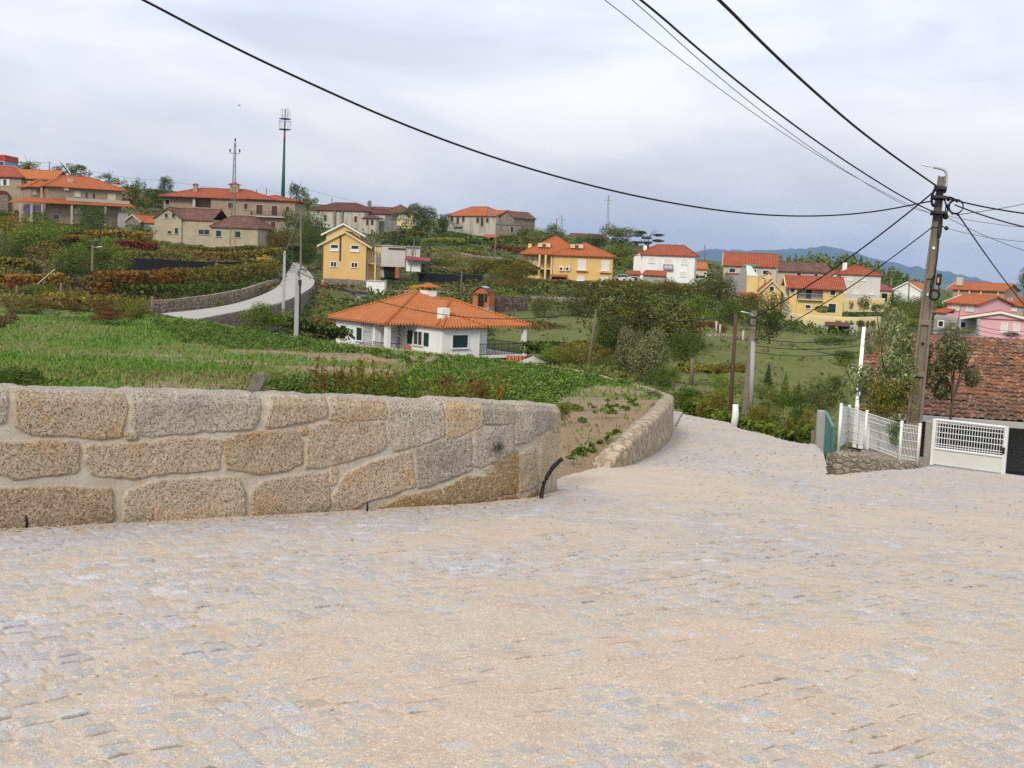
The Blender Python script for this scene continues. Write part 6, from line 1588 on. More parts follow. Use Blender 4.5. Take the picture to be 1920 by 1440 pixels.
B('dark', 'open', 1158, 815, 36, 16, 16.6, 'small lavender bush on the bare soil', size='M')
B('mid', 'spiky', 1056, 775, 36, 34, 16.0, 'drooping grass tussock beside the end of the block wall', size='M', name='grass_tussock')
B('dark', 'open', 760, 718, 70, 36, 21, 'feathery dark green weed patch behind the block wall', size='L', name='weed_clump')
B('mid', 'open', 940, 705, 50, 26, 27, 'feathery green weed patch in the field centre', size='L', name='weed_clump')
# yucca
root = empty('yucca_palm', P(1262, 745, 48), 'spiky yucca palm beside the dark bush near the road bend', 'palm'); root['kind'] = 'thing'
cz = P(1262, 703, 48) - P(1262, 745, 48); mb = MB(); g = random.Random(4)
for i in range(70):
    a = g.uniform(0, 6.28); e_ = g.uniform(-.5, 1.4); L = g.uniform(.4, .58); dv = np.array([math.cos(a) * math.cos(e_), math.sin(a) * math.cos(e_), math.sin(e_)]); sd_ = np.array([-math.sin(a), math.cos(a), 0]) * .022
    c0 = cz * .95; mb.quad(c0 - sd_, c0 + sd_, c0 + dv * L * .6 + sd_ * .8 - (0, 0, .02), c0 + dv * L - (0, 0, .06)); mb.quad(c0 - sd_, c0 + dv * L * .6 - sd_ * .8 - (0, 0, .02), c0 + dv * L - (0, 0, .06))
mb.build('crown', LEAF['mid'], root); mb = MB(); mb.tube([(0, 0, -.3), cz * .5, cz], .07, 7, .06); mb.build('trunk', M['bark'], root)

# ------------------------------------------------------------------ rows of vines and pergolas
def vine_row(kind, pts, hpx, label, name='vine_row', thick=1.2, n=1500, leaf=.2, posts=0, postlen=1.8, top_only=False, group='vine rows and pergolas on the terraces', post_mat='wood'):
    """pts: (px, py of the top, d); a bank of leaves hpx tall in the picture hanging from posts"""
    g = np.random.default_rng(len(label) * 7 + int(pts[0][0]))
    top = np.array(densify([P(*p) for p in pts], .5)); L = len(top)
    H_ = hpx * np.mean([p[2] for p in pts]) / F
    tg = np.gradient(top[:, :2], axis=0); tg /= np.linalg.norm(tg, axis=1)[:, None] + 1e-9
    i = g.integers(0, L, n); b = np.stack([-tg[i, 1], tg[i, 0]], 1)
    off = g.uniform(-.5, .5, n) * thick
    zz = g.uniform(0, 1, n) ** 1.3 * H_ * (.75 + .5 * fbm(np.arange(n) * 0 + i * .13, i * 0, 5, 2))
    C = np.c_[top[i, :2] + b * off[:, None] + tg[i] * g.uniform(-.4, .4, n)[:, None], top[i, 2] - zz + .3 * (fbm(i * .21, i * 0 + 4, 6, 2) - .5) * H_]
    N = np.c_[b * np.sign(off)[:, None] * .6, np.full(n, .7)] + .7 * g.normal(size=(n, 3)); N /= np.linalg.norm(N, axis=1)[:, None]
    V, Fa = leaf_quads(C, N, leaf, .6, g)
    root = empty(name, (*top[0, :2], top[0, 2] - H_), label, 'vines', group); root['kind'] = 'thing'
    o = np_mesh('foliage', V - np.array(root.location), Fa, LEAF[kind], root)
    for k in range(posts):
        p = top[int((k + .5) / posts * L)]; m = MB(); r_ = np.array(root.location)
        m.tube([p - r_ - (0, 0, H_ * .6 + postlen), p - r_ + (0, 0, .1)], .07, 6); m.build('post', M[post_mat], root)
    return root
vine_row('autumn', [(180, 512, 108), (250, 512, 112), (330, 508, 124)], 42, 'tall orange vine hedge above the road wall, left stretch', n=3600, leaf=.22, thick=2.2)
vine_row('mixed', [(322, 508, 123), (400, 503, 135), (470, 492, 152), (508, 487, 165)], 36, 'rust and green vine hedge above the road wall, right stretch', n=4200, leaf=.22, thick=2.4)
vine_row('dark', [(230, 535, 108), (330, 534, 118), (420, 530, 132), (500, 515, 158)], 22, 'dark green foot of the vine hedge on the road wall', n=2600, leaf=.2, thick=2.6, name='hedge')
vine_row('lime', [(226, 472, 150), (290, 473, 152), (340, 476, 155)], 7, 'yellow green pergola roof left of the dark shade net', n=900, posts=3, postlen=2.0, thick=3, post_mat='concrete2')
vine_row('mixed', [(285, 460, 196), (350, 462, 196), (420, 464, 196), (500, 462, 196)], 16, 'brown and green vine row along the foot of the long granite house', n=2600, leaf=.25, thick=2)
vine_row('brown', [(320, 470, 182), (400, 474, 182), (480, 470, 182), (520, 466, 186)], 14, 'dull brown vine row under the one at the granite house', n=2200, leaf=.24, thick=2)
vine_row('red', [(205, 452, 172), (250, 452, 172), (290, 456, 172)], 14, 'dark red vine row below the dark tree by the granite house', n=1300, leaf=.24, thick=2)
vine_row('autumn', [(170, 434, 186), (230, 433, 186), (280, 436, 186)], 12, 'orange yellow vine row below the granite hut', n=1300, leaf=.24, thick=2.2, posts=3)
vine_row('red', [(110, 448, 178), (150, 447, 178)], 14, 'short dark red vine row beside the slim sapling', n=600, leaf=.24, thick=2)
vine_row('autumn', [(112, 444, 176), (140, 441, 178), (158, 443, 178)], 8, 'small orange pergola above the red vine row', n=500, leaf=.22, posts=2, thick=2.4)
vine_row('mixed', [(-8, 484, 122), (40, 486, 122), (58, 492, 122)], 16, 'low pergola of turning vines at the left picture edge', n=1400, posts=2, postlen=2.0, thick=3)
vine_row('autumn', [(-8, 515, 112), (30, 517, 112), (75, 516, 112), (110, 514, 112)], 16, 'rusty vine bank below the left edge pergola', n=1400, thick=2.4)
vine_row('mixed', [(205, 466, 158), (235, 464, 160)], 22, 'mottled vine bank right of the narrow upright tree', n=800, thick=2)
vine_row('brown', [(0, 558, 96), (60, 560, 96), (130, 556, 96), (180, 556, 98)], 22, 'brown bramble bank across the back of the field', n=2600, leaf=.2, thick=5, name='bramble_bank')
vine_row('mixed', [(100, 548, 100), (150, 556, 98), (230, 562, 92)], 16, 'green brown bramble bank by the lamp pole foot', n=1400, leaf=.2, thick=4, name='bramble_bank')
# middle hillside terraces
vine_row('lime', [(795, 448, 262), (840, 447, 262), (868, 449, 262)], 8, 'yellow green pergola below the dark spreading tree', n=1100, leaf=.26, posts=5, postlen=2.2, thick=4)
vine_row('mixed', [(722, 436, 285), (760, 432, 285), (800, 436, 285)], 12, 'mottled vine row below the cream crest house', n=1100, leaf=.28, posts=3, thick=3)
vine_row('dark', [(820, 430, 300), (880, 441, 296), (940, 447, 290)], 12, 'dark green vine row under the white hilltop house', n=1500, leaf=.28, thick=3)
vine_row('dark', [(860, 452, 270), (900, 452, 270), (945, 456, 268)], 14, 'dark pergola under the small tiled canopy', n=1400, leaf=.28, posts=3, thick=4)
vine_row('red', [(925, 460, 258), (965, 464, 256), (985, 470, 252)], 14, 'dull red vine row on the terrace left of the hipped house', n=1100, leaf=.27, thick=3)
vine_row('mixed', [(800, 470, 246), (850, 468, 246), (900, 470, 244)], 10, 'green vine row along the dry stone terrace', n=900, leaf=.27, thick=3)
vine_row('mixed', [(940, 442, 300), (1000, 446, 296), (1060, 447, 292)], 12, 'crest vine row right of the ruined barn', n=1500, leaf=.28, thick=3)
vine_row('mixed', [(790, 500, 214), (850, 502, 208), (905, 504, 204)], 10, 'yellow green pergola edge above the shade net', n=1400, leaf=.25, posts=4, postlen=2.2, thick=5)
vine_row('mixed', [(910, 490, 212), (960, 486, 212), (1000, 500, 208)], 18, 'tangled vine bank below the hipped yellow house', n=1800, leaf=.26, thick=4)
vine_row('mixed', [(985, 524, 205), (1040, 526, 206), (1100, 527, 206), (1150, 528, 208)], 16, 'green and red hedge along the front of the hipped yellow house', n=2600, leaf=.26, thick=3)
vine_row('red', [(1040, 534, 200), (1090, 536, 200)], 10, 'dark red creeper under the front of the hipped house', n=700, leaf=.25, thick=2)
vine_row('mixed', [(1145, 529, 220), (1200, 531, 218), (1260, 534, 216), (1300, 538, 214)], 14, 'mottled hedge along the foot of the white red roofed house', n=2200, leaf=.26, thick=3)
vine_row('dark', [(985, 545, 178), (1060, 548, 182), (1150, 550, 188), (1210, 552, 190)], 16, 'dark hedge above the long pale terrace wall', n=2600, leaf=.26, thick=3, name='hedge')
vine_row('mixed', [(1130, 485, 262), (1160, 484, 262), (1190, 486, 258)], 12, 'green pergola left of the white red roofed house', n=900, leaf=.27, thick=3)
vine_row('mixed', [(1290, 682, 70), (1340, 688, 68), (1400, 684, 68)], 12, 'mottled vine line across the valley meadow', n=1300, leaf=.16, thick=1.2)
vine_row('mixed', [(1060, 646, 84), (1085, 640, 84), (1110, 650, 82)], 12, 'arched orange vine over poles near the slanting pole', n=900, leaf=.16, posts=2, thick=1.5)
vine_row('dark', [(1005, 642, 95), (1040, 645, 92), (1075, 655, 88)], 22, 'dark hedge behind the bungalow terrace', n=2200, leaf=.18, thick=3, name='hedge')
vine_row('brown', [(930, 600, 128), (1000, 606, 124), (1060, 612, 120)], 14, 'band of dry brown stalks behind the bungalow', n=1800, leaf=.2, thick=6, name='dry_stalks')
vine_row('brown', [(575, 600, 110), (610, 603, 112), (640, 606, 112)], 26, 'dry brown hedge left of the bungalow', n=1800, leaf=.18, thick=3, name='hedge')
vine_row('dark', [(520, 592, 90), (570, 602, 92), (640, 618, 94)], 18, 'dark green hedge between the grey pole and the bungalow', n=2200, leaf=.18, thick=3, name='hedge')
vine_row('mid', [(1300, 740, 44), (1360, 765, 38), (1395, 775, 36)], 30, 'roadside hedge along the far edge of the cobbles', n=2400, leaf=.11, thick=1.6, name='hedge')
vine_row('mid', [(1395, 775, 35.5), (1450, 795, 33), (1500, 806, 31)], 26, 'roadside bramble hedge falling to the wooden posts', n=2600, leaf=.10, thick=1.6, name='hedge')

# ------------------------------------------------------------------ ground cover nobody could count
def ground_cover():
    g = np.random.default_rng(77); n = 90000
    ang = g.uniform(-.47, .47, n); inv = g.uniform(1 / 340, 1 / 46, n); y = 1 / inv; x = ang * y
    keep = np.ones(n, bool)
    for poly, _, _ in SHEETS: keep &= ~(inside(x, y, poly) | (segdist(x, y, poly[::2]) < .9))
    meadow = (np.abs(x - .22 * y) < .11 * y) & (y < 165) & (x > .10 * y)
    meadow |= (x > -.02 * y) & (x < .075 * y) & (y > 100) & (y < 155)
    keep &= ~((x > -18) & (x < 9) & (y < 96) & (g.uniform(size=n) < .7))
    keep &= ~(meadow & (g.uniform(size=n) < .97))
    roots = [o for o in bpy.data.objects if o.type == 'EMPTY' and 'category' in o and o['category'] in ('house', 'shed', 'hut', 'barn', 'outbuilding', 'garage')]
    for o in roots:
        w_ = max((c.dimensions.x for c in o.children if c.type == 'MESH'), default=6); mi = o.matrix_world
        loc = Vector(o.location); a = o.rotation_euler.z; dx, dy = x - loc.x, y - loc.y
        u = dx * math.cos(a) + dy * math.sin(a); v = -dx * math.sin(a) + dy * math.cos(a)
        keep &= ~((u > -2) & (u < w_ + 2) & (v > -1.0) & (v < 12))
    x, y = x[keep], y[keep]; n = len(x); z = ground_z(x, y)
    patch = fbm(x * .045, y * .045, 8, 4); hue = fbm(x * .03 + 9, y * .03, 18, 3); left = sstep(-.05, -.25, x / y)
    hgt = (.2 + 1.1 * sstep(.48, .68, patch)) * np.where((x > .10 * y) & (y < 165), .35, 1) * (.35 + .65 * sstep(70, 130, y))
    pal = np.array([(.040, .065, .014), (.075, .11, .020), (.115, .15, .028), (.15, .16, .035), (.15, .10, .03), (.17, .075, .025), (.05, .05, .02)])
    pick = np.clip((hue * 1.6 - .3 + .25 * left + g.normal(0, .16, n)) * 6, 0, 6).astype(int)
    pick = np.where((hue + g.normal(0, .1, n) < .74) & (left < .5), g.integers(0, 4, n), pick)
    mz = ((x > .10 * y) & (y < 165)) | (y < 100)
    pick = np.where(mz & (pick > 3), 3, pick); col = pal[pick] * g.uniform(.75, 1.25, n)[:, None]; col[mz] = col[mz] * .45 + np.array([.16, .16, .05]) * .55
    C = []; N = []; CL = []
    for k in range(4):
        r_ = hgt * .7 + .0022 * y
        C.append(np.c_[x + g.normal(0, 1, n) * r_, y + g.normal(0, 1, n) * r_, z + hgt * g.uniform(.05, 1, n)]); q = g.normal(size=(n, 3)) + np.array([0, -.3, .9]); N.append(q / np.linalg.norm(q, axis=1)[:, None]); CL.append(col * g.uniform(.8, 1.25, n)[:, None])
    C, N, CL = map(np.concatenate, (C, N, CL))
    V, Fa = leaf_quads(C, N, 1.0, .6, g); V = np.repeat(C, 4, 0) + (V - np.repeat(C, 4, 0)) * np.repeat(.05 + .00125 * C[:, 1], 4)[:, None]
    k = NT('ground_cover_leaves'); a = k.n('Attribute', attribute_name='tint')
    k.out(a.outputs['Color'], .85, spec=.15); tr = k.n('BsdfTranslucent', {'Color': a.outputs['Color']}); mx = k.n('MixShader', {0: .18, 1: k.b.outputs[0], 2: tr.outputs[0]}); k.t.links.new(mx.outputs[0], k.t.nodes['Material Output'].inputs[0])
    cc = np.repeat(CL, 4, 0)
    tag(np_mesh('undergrowth', V, Fa, k.m, attrs={'tint': ('FLOAT_COLOR', np.c_[cc, np.ones(len(cc))])}), kind='stuff')
    return k.m
gcm = ground_cover()

def pixel_spots(poly, n, zf, g, d0, d1):
    """random points of a ground sheet under an outline, even in angle and in inverse distance"""
    p = np.array(poly); out = []
    while len(out) < n:
        px = g.uniform(p[:, 0].min(), p[:, 0].max(), 4 * n); py = g.uniform(p[:, 1].min(), p[:, 1].max(), 4 * n)
        k = inside(px, py, poly); out += list(zip(px[k], py[k]))
    px, py = np.array(out[:n]).T
    D = fw[None] + rt[None] * ((px - CX) / F)[:, None] - up[None] * ((py - CY) / F)[:, None]
    lo = np.full(n, d0); hi = np.full(n, d1)
    ds = np.geomspace(d0, d1, 60); hit = np.zeros(n, bool); dh = np.full(n, d1)
    prev = np.full(n, d0)
    for d in ds:
        q = EYE + D * d; b = (q[:, 2] < zf(q[:, 0], q[:, 1])) & ~hit
        lo[b] = prev[b]; hi[b] = d; hit |= b; prev[:] = d
    for _ in range(12):
        m = (lo + hi) / 2; q = EYE + D * m[:, None]; b = q[:, 2] < zf(q[:, 0], q[:, 1]); hi = np.where(b, m, hi); lo = np.where(b, lo, m)
    q = EYE + D * hi[:, None]
    return q[hit & inside(q[:, 0], q[:, 1], FIELD)]

def field_plants():
    g = np.random.default_rng(5)
    whole = [(-380, 600), (310, 592), (480, 620), (640, 645), (880, 667), (1100, 697), (1195, 722), (1255, 745), (1240, 775), (1150, 872), (1045, 880), (1040, 764), (500, 745), (0, 735), (-380, 722)]
    q = pixel_spots(whole, 54000, field_z, g, 8, 95); s = soil_mask(q[:, 0], q[:, 1])
    q = q[g.uniform(size=len(q)) > np.clip(s * 1.15, 0, .95)]
    n = len(q); d = q[:, 1]
    size = (.018 + .0013 * d) * g.uniform(.6, 1.4, n)
    C = q + np.c_[g.normal(0, .03, n), g.normal(0, .03, n), size * .5]
    N = g.normal(size=(n, 3)) * np.array([1, 1, .35]); N /= np.linalg.norm(N, axis=1)[:, None]
    tang = np.c_[g.normal(0, .35, n), g.normal(0, .35, n), np.ones(n)]; tang /= np.linalg.norm(tang, axis=1)[:, None]
    sd = np.cross(N, tang); sd /= np.linalg.norm(sd, axis=1)[:, None]
    V = np.stack([C - tang * size[:, None] * .6 - sd * size[:, None] * .35, C - tang * size[:, None] * .6 + sd * size[:, None] * .35, C + tang * size[:, None] * .9 + sd * size[:, None] * .12, C + tang * size[:, None] * .8 - sd * size[:, None] * .12], 1).reshape(-1, 3)
    pal = np.array([(.075, .155, .018), (.10, .195, .024), (.13, .225, .032), (.165, .24, .045), (.24, .22, .09)])
    wv = fbm(q[:, 0] * .25, q[:, 1] * .18, 60, 4); pk = np.clip((wv * 2 - .45 + g.normal(0, .22, n)) * 5, 0, 4).astype(int)
    col = np.repeat(pal[pk] * g.uniform(.8, 1.2, n)[:, None], 4, 0)
    tag(np_mesh('grass', V, np.arange(4 * n).reshape(n, 4), gcm, attrs={'tint': ('FLOAT_COLOR', np.c_[col, np.ones(len(col))])}), kind='stuff')
    # leafy weeds
    C = []; N = []; S = []; K = []
    for poly, num, hgt, bright in ((([(760, 690), (880, 672), (1100, 700), (1185, 721), (1110, 728), (1050, 742), (1000, 765), (900, 752), (820, 745)]), 460, .17, 1.1), ([(380, 605), (480, 624), (640, 650), (720, 664), (600, 662), (440, 655), (330, 640), (290, 605)], 420, .30, 1.0),
                                   ([(640, 655), (880, 672), (1000, 690), (800, 690)], 90, .13, .95), ([(1060, 858), (1130, 822), (1160, 808), (1135, 840), (1060, 866)], 26, .03, .9), ([(1060, 770), (1200, 740), (1190, 765), (1090, 800)], 36, .04, 1.0), ([(820, 720), (1040, 730), (1040, 762), (840, 752)], 220, .2, 1.2), ([(500, 720), (720, 725), (720, 750), (520, 744)], 140, .2, .8), ([(0, 705), (70, 705), (70, 738), (0, 735)], 40, .15, .6)):
        q = pixel_spots(poly, num, field_z, g, 8, 95)
        for p in q:
            r_ = hgt * g.uniform(.4, 1.5); m = 64
            a = g.normal(size=(m, 3)); a[:, 2] = np.abs(a[:, 2]); a /= np.linalg.norm(a, axis=1)[:, None]
            rr = g.uniform(.4, 1, m)[:, None]
            C.append(p + a * rr * np.array([1.25 * r_, 1.25 * r_, r_]) + np.array([0, 0, .02])); b = a + .6 * g.normal(size=(m, 3)) + np.array([0, 0, .5]); N.append(b / np.linalg.norm(b, axis=1)[:, None]); S.append(np.full(m, .012 + .04 * r_ + .0006 * p[1]))
            K.append(np.array([(.10, .18, .03), (.135, .215, .038), (.18, .25, .05), (.065, .12, .022)])[g.integers(0, 4, m)] * bright * g.uniform(.65, 1.15))
    C, N, K = map(np.concatenate, (C, N, K)); S = np.concatenate(S)
    V, Fa = leaf_quads(C, N, 1.0, .5, g)
    V = np.repeat(C, 4, 0) + (V - np.repeat(C, 4, 0)) * np.repeat(S, 4)[:, None]
    kk = np.repeat(K, 4, 0); tag(np_mesh('weeds', V, Fa, gcm, attrs={'tint': ('FLOAT_COLOR', np.c_[kk, np.ones(len(kk))])}), kind='stuff')
    # dry stalks standing above the weeds
    for i, (px, py, d_, h_, nst, lb, c_) in enumerate(((632, 712, 19, 62, 26, 'thin dry brown weed stalks behind the wall centre', 'brown'), (700, 715, 18, 56, 22, 'yellowish tall weed stalks right of the dry ones', 'mixed'), (865, 735, 16, 44, 26, 'rusty upright dock stalks above the wall', 'brown'), (905, 730, 17, 34, 14, 'small rusty dock stalk at the right end of the patch', 'brown'), (66, 705, 24, 32, 5, 'lone dark dock stalk in the left of the field', 'twig'), (452, 690, 28, 30, 4, 'lone thin stalk near the leaning stone post', 'twig'), (800, 715, 20, 50, 26, 'feathery green stalks in the weed patch', 'mid'))):
        mb = MB(); rr = random.Random(i); o_ = P(px, py + h_ * .4, d_); hh = h_ * d_ / F
        for k in range(nst):
            a = np.array([rr.uniform(-.35, .35) * (1 if nst > 6 else .2), rr.uniform(-.25, .25), -.15]); b = a + np.array([rr.uniform(-.18, .18), rr.uniform(-.1, .1), hh * rr.uniform(.5, 1.1) + .15])
            mb.tube([a, (a + b) / 2 + np.array([rr.uniform(-.03, .03), 0, 0]), b], .006, 3, .003, caps=False)
            for j in range(14):
                t = rr.uniform(.35, 1); c = a + (b - a) * t; e_ = np.array([rr.uniform(-.05, .05), rr.uniform(-.05, .05), rr.uniform(0, .05)]); s_ = np.array([.012, .006, .008])
                mb.quad(c, c + e_ + s_, c + e_ * 1.6, c + e_ - s_)
        o = mb.build('weed_stalks', LEAF[c_]); o.location = tuple(o_); tag(o, lb, 'weeds')
field_plants()

def forest():
    g = np.random.default_rng(9); C = []; N = []
    crest = [(1380, 478), (1440, 476), (1480, 480), (1520, 470), (1560, 478), (1600, 478), (1640, 490), (1680, 500), (1720, 520), (1760, 545)]
    for i in range(250):
        px = g.uniform(1375, 1790); d = g.uniform(360, 560); top = np.interp(px, [c[0] for c in crest], [c[1] for c in crest]) + g.uniform(-3, 17) + (d - 360) * -.01
        p = P(px, top, d); h = g.uniform(9, 15); r_ = g.uniform(1.6, 3.2); m = 170
        z = 1 - np.sqrt(g.uniform(0, 1, m)); rad = (1 - z) ** .7 * r_ * g.uniform(.5, 1.1, m); th = g.uniform(0, 6.28, m)
        C.append(p + np.c_[rad * np.cos(th), rad * np.sin(th), -(1 - z) * h]); b = np.c_[np.cos(th), np.sin(th), .6 + 0 * th] + .6 * g.normal(size=(m, 3)); N.append(b / np.linalg.norm(b, axis=1)[:, None])
    C, N = np.concatenate(C), np.concatenate(N); V, Fa = leaf_quads(C, N, .62, .6, g)
    m_ = leafmat('woodland_leaves', [(.030, .050, .018), (.05, .08, .025), (.085, .11, .03), (.13, .14, .04)])
    tag(np_mesh('forest', V, Fa, m_), kind='stuff')
forest()
# ================================================================== terrace walls, poles, cables, fence
def gz_top(px, py, d): return P(px, py, d)
solid_wall('road_bank_wall', [P(*q) for q in [(262, 566, 100), (330, 562, 106), (400, 553, 116), (460, 542, 130), (505, 527, 152), (522, 524, 160)]], 2.2, .5, M['drywall'], 'long dark dry stone wall along the upper edge of the village road', 'wall', jit=.07, step=.5)
solid_wall('road_retaining_wall', [P(*q) for q in [(356, 603, 85.5), (450, 584.5, 100.5), (520, 571.5, 111), (567, 552.5, 132), (592, 535.5, 159)]], 2.4, .35, M['rubble'], 'rubble retaining wall with a pale coping under the lower road edge', 'wall', jit=.05, step=.5)
solid_wall('garden_stone_wall', [P(*q) for q in [(575, 545, 162), (610, 546, 163), (650, 548, 164), (720, 545, 170), (800, 545, 172), (850, 548, 170)]], 2.6, .4, M['drywall'], 'dark dry stone garden wall behind the grey shed', 'wall', jit=.07, step=.6)
solid_wall('collapsed_stone_wall', [P(*q) for q in [(922, 556, 150), (950, 555, 152), (990, 558, 154)]], 2.4, .6, rubble('reddish_rubble', [(.20, .12, .09), (.28, .19, .15), (.14, .09, .07)], (.04, .03, .025), 2.4), 'reddish rubble terrace wall right of the orange hut', 'wall', jit=.12, step=.5)
solid_wall('long_terrace_wall', [P(*q) for q in [(995, 556, 166), (1060, 558, 168), (1140, 560, 172), (1165, 561, 173)]], 2.0, .35, plain('pale_terrace_stone', (.30, .27, .24), .25, 1.2, .9, .4), 'long pale terrace wall behind the dull weeping tree', 'wall', jit=.03, step=.6)
solid_wall('upper_terrace_wall', [P(*q) for q in [(808, 476, 240), (850, 471, 244), (900, 480, 240), (960, 485, 236), (990, 482, 234)]], 2.6, .5, M['rubble_old'], 'grey dry stone terrace wall across the middle hillside', 'wall', jit=.12, step=.7)
solid_wall('valley_field_wall', [P(*q) for q in [(1290, 628, 112), (1350, 627, 114), (1420, 634, 118)]], 1.6, .5, M['drywall'], 'dark dry stone wall between the valley meadows', 'wall', jit=.1, step=.6)
def net(name, pts, drop, label):
    t = np.array(densify([P(*p) for p in pts], 1.0)); b = t - np.array([0, 0, drop]); mb = MB()
    for i in range(len(t) - 1): mb.quad(b[i], b[i + 1], t[i + 1], t[i])
    o = mb.build(name, plain(name + '_cloth', (.012, .014, .016), .3, 1.5, .9)); s = o.modifiers.new('cloth', 'SOLIDIFY'); s.thickness = .02
    tag(o, label, 'netting')
net('shade_net', [(238, 483, 146), (300, 486, 146), (400, 492, 148), (490, 490, 158)], 1.6, 'black shade net stretched behind the orange vine hedge')
net('green_shade_net', [(785, 512, 206), (850, 514, 202), (905, 516, 198)], 1.7, 'dark net under the pergola below the modern house')

def pole(name, label, pb, pt, d, w0, w1, mat='polecon', cat='utility pole', group=None, rect=True, dt=None, bury=1.5):
    """tapered pole from the picture point pb to pt; returns (root, base, top)"""
    a = P(*pb, d); b = P(*pt, dt or d)
    root = empty(name, a, label, cat, group); root['kind'] = 'thing'
    v = (b - a); e = v / np.linalg.norm(v); a2 = -e * bury
    mb = MB()
    if rect:
        x = np.array([1.0, 0, 0]); y = np.cross(e, x); y /= np.linalg.norm(y); x = np.cross(y, e)
        r0 = [a2 + x * w0 * i / 2 + y * w0 * .38 * j for i, j in ((-1, -1), (1, -1), (1, 1), (-1, 1))]; r1 = [v + x * w1 * i / 2 + y * w1 * .38 * j for i, j in ((-1, -1), (1, -1), (1, 1), (-1, 1))]
        mb.add(r0 + r1, [(0, 3, 2, 1), (4, 5, 6, 7), (0, 1, 5, 4), (1, 2, 6, 5), (2, 3, 7, 6), (3, 0, 4, 7)])
    else: mb.tube([a2, v * .5, v], w0 / 2, 8, w1 / 2)
    mb.build('shaft', M[mat], root, smooth=not rect, bevel=.015 if rect and w0 > .15 and d < 60 else 0)
    return root, a, b
def part_of(root, mb, name, mat, world=True, **k):
    if world:
        o_ = np.array(root.location); mb.v = [tuple(np.array(p) - o_) for p in mb.v]
    return mb.build(name, M[mat], root, **k)
def lamp(root, top, arm, head, px0=None):
    """curved arm from the pole to a cobra lamp head; arm, head are world points"""
    m = MB(); m.tube(smooth_line(arm, 2), .028 if len(arm) > 2 else .025, 6); part_of(root, m, 'lamp_arm', 'galv', smooth=True)
    a, b = head; dv = b - a; L = np.linalg.norm(dv); e = dv / L; s = np.cross(e, [0, 0, 1.0]); s /= np.linalg.norm(s); u = np.cross(s, e)
    m = MB(); n = 8; prof = [(0, .035), (.12, .06), (.4, .12), (.75, .13), (.95, .07), (1, .02)]; rings = []
    for t, w_ in prof: rings += [a + e * L * t + s * w_ * L / .75 * math.cos(2 * math.pi * k / n) + u * w_ * .5 * L / .75 * max(-.35, math.sin(2 * math.pi * k / n)) for k in range(n)]
    m.add(rings, [(i * n + k, i * n + (k + 1) % n, (i + 1) * n + (k + 1) % n, (i + 1) * n + k) for i in range(len(prof) - 1) for k in range(n)] + [tuple(range(n))[::-1], tuple((len(prof) - 1) * n + k for k in range(n))])
    hd = part_of(root, m, 'lamp_head', 'whitepaint', smooth=True)
    m = MB(); m.box(-.1, .1, -.05, .05, -.02, .02); 
    return hd

# -------- the main pole by the fence: two flanges and recessed panels
D0 = 27.0
root = empty('utility_pole', P(1713, 800, D0), 'tall leaning concrete utility pole with cables and a street lamp beside the fence', 'utility pole'); root['kind'] = 'thing'
pa, pb_ = P(1711, 812, D0), P(1765.5, 330, D0 - .2); v = pb_ - pa; e = v / np.linalg.norm(v); xx = np.array([.95, -.31, 0]); xx -= e * (xx @ e); xx /= np.linalg.norm(xx); yy = np.cross(e, xx); L = np.linalg.norm(v)
if yy[1] < 0: yy = -yy
w0, w1 = 34 * D0 / F, 12.5 * D0 / F
mb = MB()
def slab(t0, t1, sx0, sx1, sy0, sy1):
    pts = []
    for t in (t0, t1):
        w_ = w0 + (w1 - w0) * max(0, t); c = pa + v * t
        pts += [c + xx * w_ * sx + yy * w_ * sy for sx, sy in ((sx0, sy0), (sx1, sy0), (sx1, sy1), (sx0, sy1))]
    mb.add(pts, [(0, 3, 2, 1), (4, 5, 6, 7), (0, 1, 5, 4), (1, 2, 6, 5), (2, 3, 7, 6), (3, 0, 4, 7)])
slab(-.25, 1, -.5, -.30, -.42, .42); slab(-.25, 1, .30, .5, -.42, .42); slab(-.25, .998, -.299, .299, -.20, .20)
for t in (.02, .22, .42, .60, .80, .96): slab(t, t + .022, -.298, .298, -.38, .38)
part_of(root, mb, 'shaft', 'polecon', bevel=.012)
for t in (.72, .54, .35): 
    m = MB(); c = pa + v * t - yy * (w0 + (w1 - w0) * t) * .21; m.tube([c, c - yy * .03], .035, 8); part_of(root, m, 'bolt_hole', 'whitepaint' if t > .5 else 'dark')
q = lambda px, py, dd=0.0: P(px, py, D0 - .2 + dd)
lamp(root, None, [q(1772, 360), q(1775, 335), q(1774.5, 322), q(1766, 317), q(1750, 314)], (q(1751, 314), q(1727, 309)))
m = MB(); m.tube([q(1766, 360), q(1773, 361)], .02, 5); m.tube([q(1766, 342), q(1774, 342)], .02, 5); part_of(root, m, 'lamp_bracket', 'iron')
m = MB()
for off in (-.05, 0, .05): m.tube(smooth_line([q(1757, 352 + off * 40, -.3), q(1748, 362, -.3), q(1746, 378, -.35), q(1750, 388, -.3), q(1756, 380 + off * 60, -.3)], 2), .03, 5)
part_of(root, m, 'cable_bundle', 'wire')
m = MB(); m.obox(q(1760, 371, -.15), xx, yy, e, .16, .2, .03); m.obox(q(1759, 400, -.1), xx, yy, e, .17, .2, .03); m.obox(q(1763, 354, -.1), xx, yy, e, .14, .18, .03); part_of(root, m, 'clamp', 'iron')
m = MB(); m.torus(q(1792, 387, -.1), xx, e, .16, .016, 22); m.torus(q(1793, 388, -.06), xx, e, .15, .014, 22, 5.2); m.tube(smooth_line([q(1770, 371), q(1780, 369), q(1790, 373), q(1795, 380)], 2), .02, 5); part_of(root, m, 'cable_coil', 'wire')
